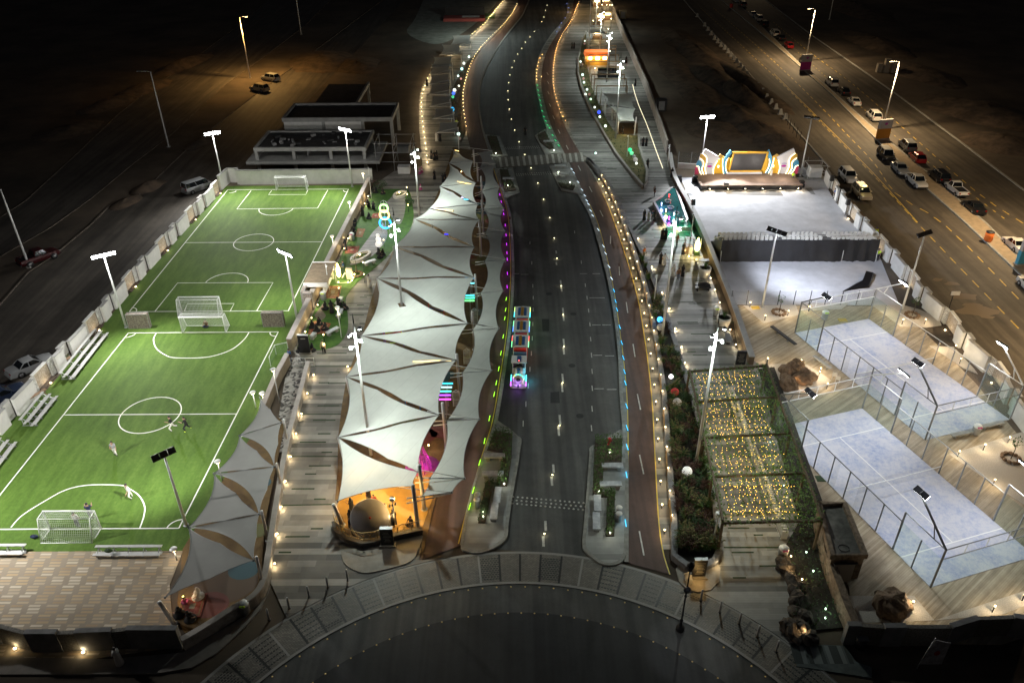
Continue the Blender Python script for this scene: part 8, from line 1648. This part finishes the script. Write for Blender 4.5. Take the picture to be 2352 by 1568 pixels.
for i, (u, v, lab) in enumerate(((640,470,'brown canopy table in the far lit cluster'),(930,1340,'dark sofa set under the far pergola frames'),(760,1320,'leafy planter beside the orange kiosk'),(860,1450,'long dark counter under the nearest far pergola frames'))):
 o = thing('outdoor_furniture', lab, ('table','sofa','planter','counter')[i], h6(u, v, .1)); MB().box((0,0,0),(2.4,1.2,.55) if i != 3 else (5.0,1.6,1.0)).build('base', WOOD if i == 0 else CL['black'], o); MB().box((0,.5,.55) if i == 1 else (0,0,.55 if i != 3 else 1.0),(2.4,.25,.5) if i == 1 else (2.5 if i != 3 else 5.1,1.3 if i != 3 else 1.7,.08)).build('top', CL['black'] if i != 2 else LEAFG, o)
pl2 = smooth([zC(*p) for p in [(1795,600),(1810,660),(1840,750),(1890,870),(1930,980),(1965,1080),(2005,1185)]], 3); o = Vector((pl2[0].x,pl2[0].y,.2)); t = thing('rope_light', 'thin glowing rope light along the inner edge of the far outer promenade arm', 'rope light', o); MB().tube([p-Vector((o.x,o.y,-.1)) for p in pl2], .04, 5).build('rope', glow('lit_rope', (1,.85,.6), 2.2), t); MB().slab([p-Vector((o.x,o.y,0)) for p in pl2], .14, -.1, .06).build('kerb', CONCRETE, t)
# red and white ramp structure on the pale lot, and the kiosk island at the very top of the road
t = thing('red_stage', 'low red and white stage with a dark back panel on the pale lot far left', 'stage', zC(625,140)); MB().box((0,0,0),(13,6,.9)).build('deck', mat('deck_red', (.32,.07,.06), .8), t); MB().box((2,.6,.9),(5.5,2.5,.06)).build('white_panel', CL['white'], t); MB().box((0,2.9,.9),(12.5,.3,2.4)).build('back_panel', CL['black'], t); MB().box((7.5,4,.2),(4,6,.5)).build('green_mat', CL['lime'] if 0 else LEAFG, t)
lamp('POINT', zC(760,40,9), 5000, (.8,.95,.9), .5)
for lab, u, v in (('dark service box on the dirt beside the outer promenade wall',770,770),('pale water tank on the dirt outside the far promenade wall',505,130)):
 p = zD(u, v); o = thing('service_box', lab, 'utility box', (p.x,p.y,0)); MB().box((0,0,0),(2.2,1.8,2.4)).build('casing', DARK_METAL if 'dark' in lab else CL['khaki'], o); MB().box((0,-.92,.3),(1.2,.04,1.8)).build('door', GREY_METAL, o)
# ================================================================ street furniture of the right-hand street
street_light(zE(220,425), 65/3.034, 'tall lit street light on the median with a white and magenta banner at its foot', 19000)
street_light(zE(757,900), 430/3.034, 'tall lit street light on the median with a white and orange banner at its foot', 19000)
street_light(G(2362,545), 300, 'tall street light on the median at the right picture edge above the blue banner', 19000)
street_light(zE(385,140), -30, 'distant thin street light beyond the right street, cut by the top edge', 0, lit=False)
street_light(G(1748,-60), -200, 'street light beyond the top edge of the picture on the right street', 19000); street_light(G(2560,860), 560, 'street light outside the right picture edge', 19000);
street_light(G(575,180), 40, 'tall lit amber street light over the two parked cars at the far left', 18000, side=1, group='left street lights', col=(1,.55,.16))
for b, ty, lab in (((388,338),165,'tall unlit pole on the dark left street median'),((68,614),435,'tall unlit pole near the left picture edge'),((692,80),-40,'faint unlit pole in the dark behind the concrete building')): street_light(G(*b), ty, lab, 0, group='unlit left street poles', lit=False)
def banner(label, p, cols, mark=True):
 t = thing('banner_board', label, 'banner', p, R(12)); MB().box((0,0,.1),(2.6,.5,1.9)).build('lower_panel', cols[1], t); MB().box((0,0,2.0),(2.6,.5,1.7)).build('upper_panel', cols[0], t); MB().box((0,0,0),(2.8,.8,.14)).build('foot', CONCRETE, t)
 e = MB().ball((0,-.26,2.9), .34, 10, sc=(1,.06,.7)).build('emblem', MATS['emblem_magenta'], t)
 for j in range(7):
  a = R(25+j*21); MB().bar((math.cos(a)*.4,-.26,2.95+math.sin(a)*.25),(math.cos(a)*.62,-.26,2.95+math.sin(a)*.42),.05).build('emblem_ray', MATS['emblem_violet'], t)
BW2, BM, BO2, BB2 = mat('banner_white', (.42,.40,.40), .7), mat('banner_magenta', (.36,.02,.20), .7), mat('banner_orange', (.50,.20,.02), .7), mat('banner_blue', (.06,.32,.50), .7)
banner('white and magenta banner board on the median at the far street light', zE(215,490,.16), (BW2,BM)); banner('white and orange banner board on the median at the middle street light', zE(752,968,.16), (BW2,BO2)); banner('white and blue banner board at the right picture edge', G(2352,605,.16), (BW2,BB2))
for lab, p, col in (('orange litter bin on the median at the right',zR(1488,110,.16),'orange'),('red litter bin on the far median near the top edge',zD(1262,55,.16),'red')):
 t = thing('litter_bin', lab, 'litter bin', p); MB().lathe([(.42,0),(.55,.2),(.55,1.3)], (0,0,0), 12).build('body', CL[col], t); MB().lathe([(.58,1.3),(.5,1.42)], (0,0,0), 12).build('lid', DARK_METAL, t)
jb = thing('concrete_barrier', 'pale concrete barrier block in the row along the near edge of the right street', 'barrier', (0,0,-30), 0, 'barrier blocks along the right street'); MB().box((0,0,0),(.9,.55,1.15), taper=.5).build('block', CONCRETE, jb); MB().box((0,0,0),(1.1,.75,.18)).build('base', CONCRETE, jb)
row_of(jb, [(zD(*p),) for p in [(1025,120),(1078,185),(1100,215),(1122,245),(1145,278),(1168,300),(1190,325),(1215,345),(1238,370),(1258,395),(1280,418),(1300,440),(1325,470),(1347,495),(1372,530),(1448,612),(1480,650),(1508,690),(1540,725),(1572,760),(1603,798),(1637,830)]])
rp2 = [zD(1640,845), zD(1670,905), zD(1700,940), zD(1745,1000)]; t = thing('wire_fence', 'thin fence of dark posts at the dug edge of the right street', 'fence', rp2[0])
for i, (p, a) in enumerate(walk([q-rp2[0] for q in rp2], 2.6)): MB().bar((p.x,p.y,0),(p.x,p.y,2.0),.07).build('post', DARK_METAL, t)
MB().tube([q-rp2[0]+Vector((0,0,1.8)) for q in rp2], .02, 4).build('wire', DARK_METAL, t)
for lab, p, w in (('group of pale blank boards beyond the far kerb of the right street',zE(775,505),1),):
 t = thing('utility_cabinet', lab, 'cabinets', p);
 for x, y, h in ((-1.5,.4,2.0),(0,0,3.2),(1.6,-.4,2.4),(2.4,.6,1.8)): MB().box((x,y,0),(1.2,1.0,h)).build('cabinet', mat('cabinet_pale', (.30,.26,.21), .8), t)
t = thing('post_sign', 'small white sign on a dark post beside the right boundary wall', 'sign', zR(1215,590)); MB().bar((0,0,0),(0,0,2.2),.07).build('post', DARK_METAL, t); MB().box((.2,0,2.0),(1.0,.12,.5)).build('panel', CL['white'], t)
t = thing('banner_flag', 'white and red flag hanging on the dark outside corner at the bottom right', 'flag', zY(940,1480)); MB().add([(-.75,0,.5),(.75,0,.5),(.8,.1,2.6),(-.3,.1,2.9),(-.75,.05,.5),(.75,.05,.5),(.8,.15,2.6),(-.3,.15,2.9)], [(0,1,2,3),(7,6,5,4),(0,4,5,1),(1,5,6,2),(2,6,7,3),(3,7,4,0)]).build('cloth', mat('flag_cloth', (.4,.4,.42), .8, 0, .3, 2), t); MB().tube([(-.8,.02,0),(-.35,.12,3.1)], .04, 6).build('flag_pole', GREY_METAL, t); MB().ball((.1,-.02,1.7), .2, 8, sc=(1,.1,1.3)).build('emblem', CL['red'], t)
t = thing('access_ramp_bin', 'dark bin outside the near right corner wall', 'litter bin', zY(520,1345)); MB().lathe([(.35,0),(.4,.9)], (0,0,0), 10).build('body', DARK_METAL, t); MB().box((0,0,.9),(.8,.5,.08)).build('lid', GREY_METAL, t)
# ================================================================ cars
SA = R(-25+0)   # run of the right street at each place comes from its median
def street_dir(p):
 b = min(range(len(med_l)-1), key=lambda i: abs((med_l[i].y+med_l[i+1].y)/2-p.y)); d = med_l[b]-med_l[b+1]; return math.atan2(d.y, d.x)-R(90)
def park(kind, paint, label, p, flip=False, roof=None, rz=None, cat='car', name='parked_car', group='cars parked along the right street'):
 p = Vector((p.x, p.y, .02)); return car(name, kind, paint, label, cat, p, (street_dir(p) if rz is None else rz)+(math.pi if flip else 0), roof, group)
park('suv','white','white SUV parked beside the median, next to a black saloon', zE(398,595)); park('sedan','black','black saloon parked beside the median between two white cars', zE(483,655)); park('sedan','white','white saloon parked right behind the black saloon', zE(555,725)); park('suv','white','white SUV standing alone beside the orange-bannered street light', zE(690,830))
park('suv','grey','grey SUV with a pale roof on the far side of the median', zE(922,1040), roof='silver'); park('hatch','red','red hatchback parked behind the grey SUV', zE(992,1120)); park('suv','black','black SUV with a white roof on the near side of the median', zE(775,1105), True, 'white'); park('sedan','silver','silver saloon parked between the white-roofed SUV and the white pickup', zE(872,1195), True); park('pickup','white','white double-cab pickup on the near side of the median', zE(985,1290), True, cat='pickup', name='parked_pickup')
park('suv','black','black SUV parked across the median from the white pickup', zE(1142,1255)); park('truck','white','white single-cab pickup with an open empty bed', zE(1262,1345), cat='pickup', name='parked_pickup'); park('sedan','black','black saloon at the near end of the row beyond the median', zE(1385,1465))
park('suv','white','white SUV parked by the boundary wall behind the forecourt', zE(510,1255), True); tx = park('suv','tan','tan SUV with a glowing roof sign by the boundary wall', zE(605,1370), True); s_ = MB().box((0,.4,1.84),(.5,.22,.16)).build('roof_sign', glow('lit_taxi', (1,.9,.2), 8), tx); lamp('POINT', (0,1.4,2.2), 12, (1,.9,.4), .1, tx)
park('sedan','silver','silver saloon at the far top end of the right street row', zD(1293,14)); park('suv','grey','grey car just behind the farthest silver saloon', zD(1340,48)); park('sedan','silver','pale saloon, first of the three parked nose to tail near the top', zD(1412,115)); park('suv','silver','pale SUV, middle of the three parked nose to tail near the top', zD(1450,145)); park('suv','black','black car, last of the three parked nose to tail near the top', zD(1488,185)); park('suv','white','white SUV followed by two dark cars on the upper right street', zD(1562,250)); park('sedan','black','black saloon between the white SUV and the dark red car', zD(1605,278)); park('hatch','red','dark red car behind the black saloon on the upper right street', zD(1660,333)); park('suv','black','black car half behind the white and magenta banner', zE(210,445))
park('sedan','white','white saloon beside the median at the right picture edge', zR(1675,160)); park('sedan','white','white car cut off by the right picture edge', G(2368,668), True)
for kind, paint, p, rz, lab in (('van','silver',G(456,438),R(-40),'pale van with red tail lights outside the far left corner of the pitch'),('sedan','silver',G(74,848),R(-38),'silver saloon parked outside the left boundary wall'),('sedan','navy',G(8,918),R(-38),'dark blue saloon cut by the left picture edge'),('suv','silver',G(622,186),R(60),'pale SUV under the amber street light, further one'),('suv','tan',G(597,210),R(60),'tan SUV under the amber street light, nearer one')):
 park(kind, paint, lab, p, rz=rz, group='cars on the left street', cat='van' if kind == 'van' else 'car')
park('pickup','maroon','dark red pickup barely visible beside the unlit pole at far left', G(92,600), rz=R(-38), cat='pickup', name='parked_pickup', group='cars on the left street')
# ================================================================ people
pz = .1
P_ = person
# players
P_(zL(1210,1430,.03), R(120), 'player in black shirt and white trousers sliding for the ball at the centre circle', 'black', 'white', 'run'); P_(zL(1310,1435,.03), R(100), 'bare-armed player in black with bright yellow shoes right of the centre circle', 'black', 'black', 'run', shoe=True); P_(zL(808,1605,.03), R(200), 'player in dark shirt and white trousers walking below the centre circle', 'grey', 'white', 'walk')
P_(zU(885,325,.03), R(150), 'player in white on the penalty arc of the near pitch', 'white', 'white', 'walk'); P_(zU(530,520,.03), R(0), 'goalkeeper in pale clothes standing on the near goal line', 'white', 'grey', 'stand'); P_(zU(620,460,.03), R(20), 'player in a dark shirt and grey trousers before the near goal', 'navy', 'grey', 'hold'); P_(zL(1440,705,.03), R(180), 'person in dark clothes sitting in the nearer back-to-back goal', 'brown', 'navy', 'sit')
# lawn garden
pc_ = [(590,1020,'woman in black on the red picnic rug, nearest the wall',.5),(650,1080,'woman in black sitting at the front of the red picnic rug',0),(800,1040,'woman in black on the right side of the red picnic rug',2),(700,960,'woman in black at the back of the red picnic rug',3)]
for u, v, lab, a in pc_: woman(h3(u, v, .16), a, lab, 'sit', 'women on the red picnic rug')
for u, v, lab, a in ((800,720,'woman in black seated by the pebble patch, leftmost of four',1.5),(895,790,'woman in black in the middle of the seated four on the lawn',.3),(990,690,'woman in black beside the grey bench, third of the seated four',-1),(1085,720,'woman in black at the promenade edge, rightmost of the seated four',-2)): woman(h3(u, v, .14), a, lab, 'chair' if 'bench' in lab else 'stand' if 'middle' in lab else 'sit', 'women seated on the lawn', 1.0)
woman(h3(400,1390,.13), 1, 'woman in black left of the tall menu board', 'sit'); woman(h3(590,1370,.13), 2.5, 'woman in black with a red bag right of the tall menu board', 'sit')
P_(h3(770,1425,.13), R(180), 'man in a pale shirt and dark trousers standing at the lawn edge', 'khaki', 'black'); P_(h3(250,1560,.1), R(140), 'man in a blue shirt leaning by the pebble path wall', 'blue', 'navy'); P_(h3(1490,385,.1), R(160), 'man in a long white robe walking on the promenade beside the lawn', robe='white', pose='walk', h=1.05)
P_(h3(1080,110,.13), R(90), 'man in blue beside the glowing photo corner', 'blue', 'grey', 'chair')
for u, v, lab in ((1640,1290,'woman in black under the snowman lantern, front'),(1700,1250,'woman in black under the snowman lantern, right'),(1620,1230,'woman in black under the snowman lantern, back')): woman(h2(u, v, .14), rp.uniform(0,6), lab, 'sit', 'women by the snowman lantern')
for u, v, lab in ((1270,800,'person in black leaning at the garden wall'),(1460,500,'dark clothed visitor at the far wall lamps'),(1550,530,'dark clothed visitor beside the far red rug'),(1380,640,'woman in black sitting at the wall left of the far red rug'),(1480,680,'woman in black sitting at the front of the far red rug'),(1590,275,'visitor in dark clothes at the far lawn corner'),(1690,290,'second visitor in dark clothes at the far lawn corner'),(1255,930,'woman in black beside the grey-brown rug'),(1110,1180,'woman in black on the oval-looking red rug')): woman(h2(u, v, .13), rp.uniform(0,6), lab, rp.choice(('sit','chair','stand')))
# platform
P_(zV(970,390,.14), 2, 'child in red beside the tilted disc planter', 'red', 'red', h=.7); P_(zV(1010,385,.14), R(180), 'boy in a red jacket and white trousers behind the tilted disc', 'red', 'white', h=.85); woman(zV(975,345,.14), 1, 'woman in black with a red bag behind the tilted disc', h=.95); woman(zV(855,510,.14), 1.5, 'woman in black left of the tilted disc', h=1.05); woman(zV(860,420,.14), 1.0, 'woman in black holding up a phone left of the disc', 'hold', h=.95); P_(zV(1060,425,.14), 2, 'child in white crouching right of the tilted disc', 'white', 'grey', 'sit', h=.8); P_(zV(1085,430,.14), 1, 'second child in white right of the tilted disc', 'white', 'denim', h=.7); woman(zV(1140,500,.14), .3, 'woman in black beside the camera pole on the platform'); P_(zV(1255,500,.14), 2.6, 'man in dark clothes sitting with a phone by the platform railing', 'black', 'black', 'sit')
# small-canopy corner
woman(zU(1215,1110,.1), 1, 'woman in black on the rug beneath the nearest small canopy', 'sit'); woman(zU(1275,1140,.1), -1, 'second woman in black on the rug beneath the nearest small canopy', 'sit'); P_(zU(1250,1035,.1), .5, 'child in pink beneath the nearest small canopy', 'pink', 'pink', 'sit', h=.75); P_(zU(1345,985,.1), 2, 'person in white bending beneath the nearest small canopy', robe='white', head='ghutra', pose='sit')
rug('brown rug with seated people beneath the nearest small canopy', [zU(1245,1010),zU(1400,970),zU(1350,1130),zU(1200,1130)], RUGR); q_ = bollard_src('glow_toy', 'glowing yellow toy wand on the rug beneath the nearest small canopy', None, .4, glow('lit_toy', (1,.9,.2), 8), 30, (1,.6,.25), 'toy', .8); q_.location = zU(1240,1005,.12)
P_(zU(815,1445,.0), R(70), 'man in a long white robe pointing beside the bottom left wall', robe='white', head='hair', pose='hold', h=1.05)
# right promenade and others
for f_, u, v, z, lab, kw in ((h4,460,140,pz,'man in black walking past the fountain',dict(top='black',legs='black',pose='walk')),(h4,290,1110,pz,'worker in an orange vest and white helmet on the right promenade',dict(top='orange',legs='khaki',head='helmet')),(h4,605,1210,pz,'man in a long white robe walking with a woman in black',dict(robe='white',pose='walk')),(h4,755,1385,pz,'man in a long white robe beside the large white planter pot',dict(robe='white',head='ghutra')),(h4,830,1450,pz,'man in jeans and a dark shirt, nearest of the three by the white pot',dict(top='brown',legs='denim',pose='walk')),(h4,370,515,pz,'child in grey in the group left of the fountain',dict(robe='grey',h=.8)),(h4,420,520,pz,'man in blue in the group left of the fountain',dict(top='navy',legs='black')),(h4,905,1045,pz,'man in a dark robe at the glowing kiosk',dict(robe='black',head='hair')),(h4,810,905,pz,'visitor in a checked shirt by the display stand',dict(top='brown',legs='grey'))):
 P_(f_(u, v, z), rp.uniform(2,4), lab, **kw)
for u, v, lab in ((555,1190,'woman in black walking with the white-robed man'),(900,1390,'woman in black at the right of the three by the white pot'),(300,510,'woman in black at the left of the fountain group'),(465,520,'woman in black at the right of the fountain group'),(580,810,'woman in black below the fountain, left of the pair'),(630,810,'woman in black below the fountain, right of the pair')): woman(h4(u, v, pz), rp.uniform(2,4), lab)
for f_, u, v, lab in ((zC,1372,340,'woman in black on the far plank promenade, left of the pair'),(zC,1387,340,'woman in black on the far plank promenade, right of the pair'),(zC,1868,1018,'woman in black on the outer far arm, left of the pair'),(zC,1890,1018,'woman in black on the outer far arm, right of the pair'),(zC,1812,600,'figure in black by the translucent wall'),(zC,1898,1172,'figure in black beyond the planted wedge tip'),(zC,1048,940,'figure in black walking on the main road beyond the crosswalk'),(zC,415,1250,'woman in black on the left promenade near the red cones'),(zC,395,1108,'woman in black in the group on the far left promenade'),(zC,415,1115,'second woman in black in the group on the far left promenade'),(zC,432,1112,'third woman in black in the group on the far left promenade'),(zC,455,985,'woman in black beside the white-robed man on the far left promenade'),(zC,475,1275,'woman in black beside the first grey sail, left of the pair'),(zC,490,1268,'woman in black beside the first grey sail, right of the pair'),(zC,362,600,'figure in black on the far curve of the left promenade'),(zS,325,190,'woman in black at the stage end of the promenade wall'),(zC,1725,935,'woman in black below the far white sails'),(zC,1805,910,'woman in black at the right post of the far white sails'),(h6,1195,1190,'figure in black on the outer arm near the translucent wall'),(h6,900,1390,'woman in black on the far dark sofa, left'),(h6,1000,1375,'woman in black on the far dark sofa, right')): woman(f_(u, v, .1), rp.uniform(2,4), lab)
P_(zC(430,985,.1), R(180), 'man in a long white robe on the far left promenade', robe='white', head='ghutra'); P_(zC(1348,230,.1), R(180), 'man in a long white robe at the top left of the far plank promenade', robe='white', head='ghutra')
for f_, u, v, z, lab in ((h5,2028,690,.1,'worker in a lime vest at the right end of the stage'),(zR,715,245,.03,'worker in a lime vest beside the right end of the black sheeting'),(zR,700,95,.03,'worker in a lime vest at the far right corner of the grandstand')): P_(f_(u, v, z), R(160), lab, 'lime', 'navy', head='cap')
P_(zE(415,1385,.03), 1.2, 'person in blue leaning at the loudspeaker by the street wall', 'blue', 'black');
for i, (f_, u, v, lab) in enumerate(((zC,312,1210,'pink traffic cone on the dark left promenade'),(zC,326,1200,'second pink traffic cone on the dark left promenade'),(zC,318,1320,'traffic cone with a white band beside the far mast'))):
 p = f_(u, v, .1); t = thing('traffic_cone', lab, 'traffic cone', p); MB().lathe([(.24,.04),(.05,.95)], (0,0,0), 10).build('cone', CL['pink'], t); MB().lathe([(.165,.42),(.13,.6)], (0,0,0), 10).build('band', CL['white'], t); MB().box((0,0,0),(.55,.55,.05)).build('base', CL['pink'], t)
for i, (f_, u, v, lab) in enumerate(((zU,235,590,'blue sports bag beside the near goal'),(zU,735,685,'green sports bag on the bench behind the near goal'))):
 p = f_(u, v, .03 if i == 0 else .6); t = thing('sports_bag', lab, 'bag', p); MB().ball((0,0,.16), .3, 8, sc=(1.2,.6,.55)).build('bag_body', CL['navy'] if i == 0 else LEAFD, t); MB().tube([(-.2,0,.3),(0,0,.42),(.2,0,.3)], .025, 5).build('strap', BLACK, t)
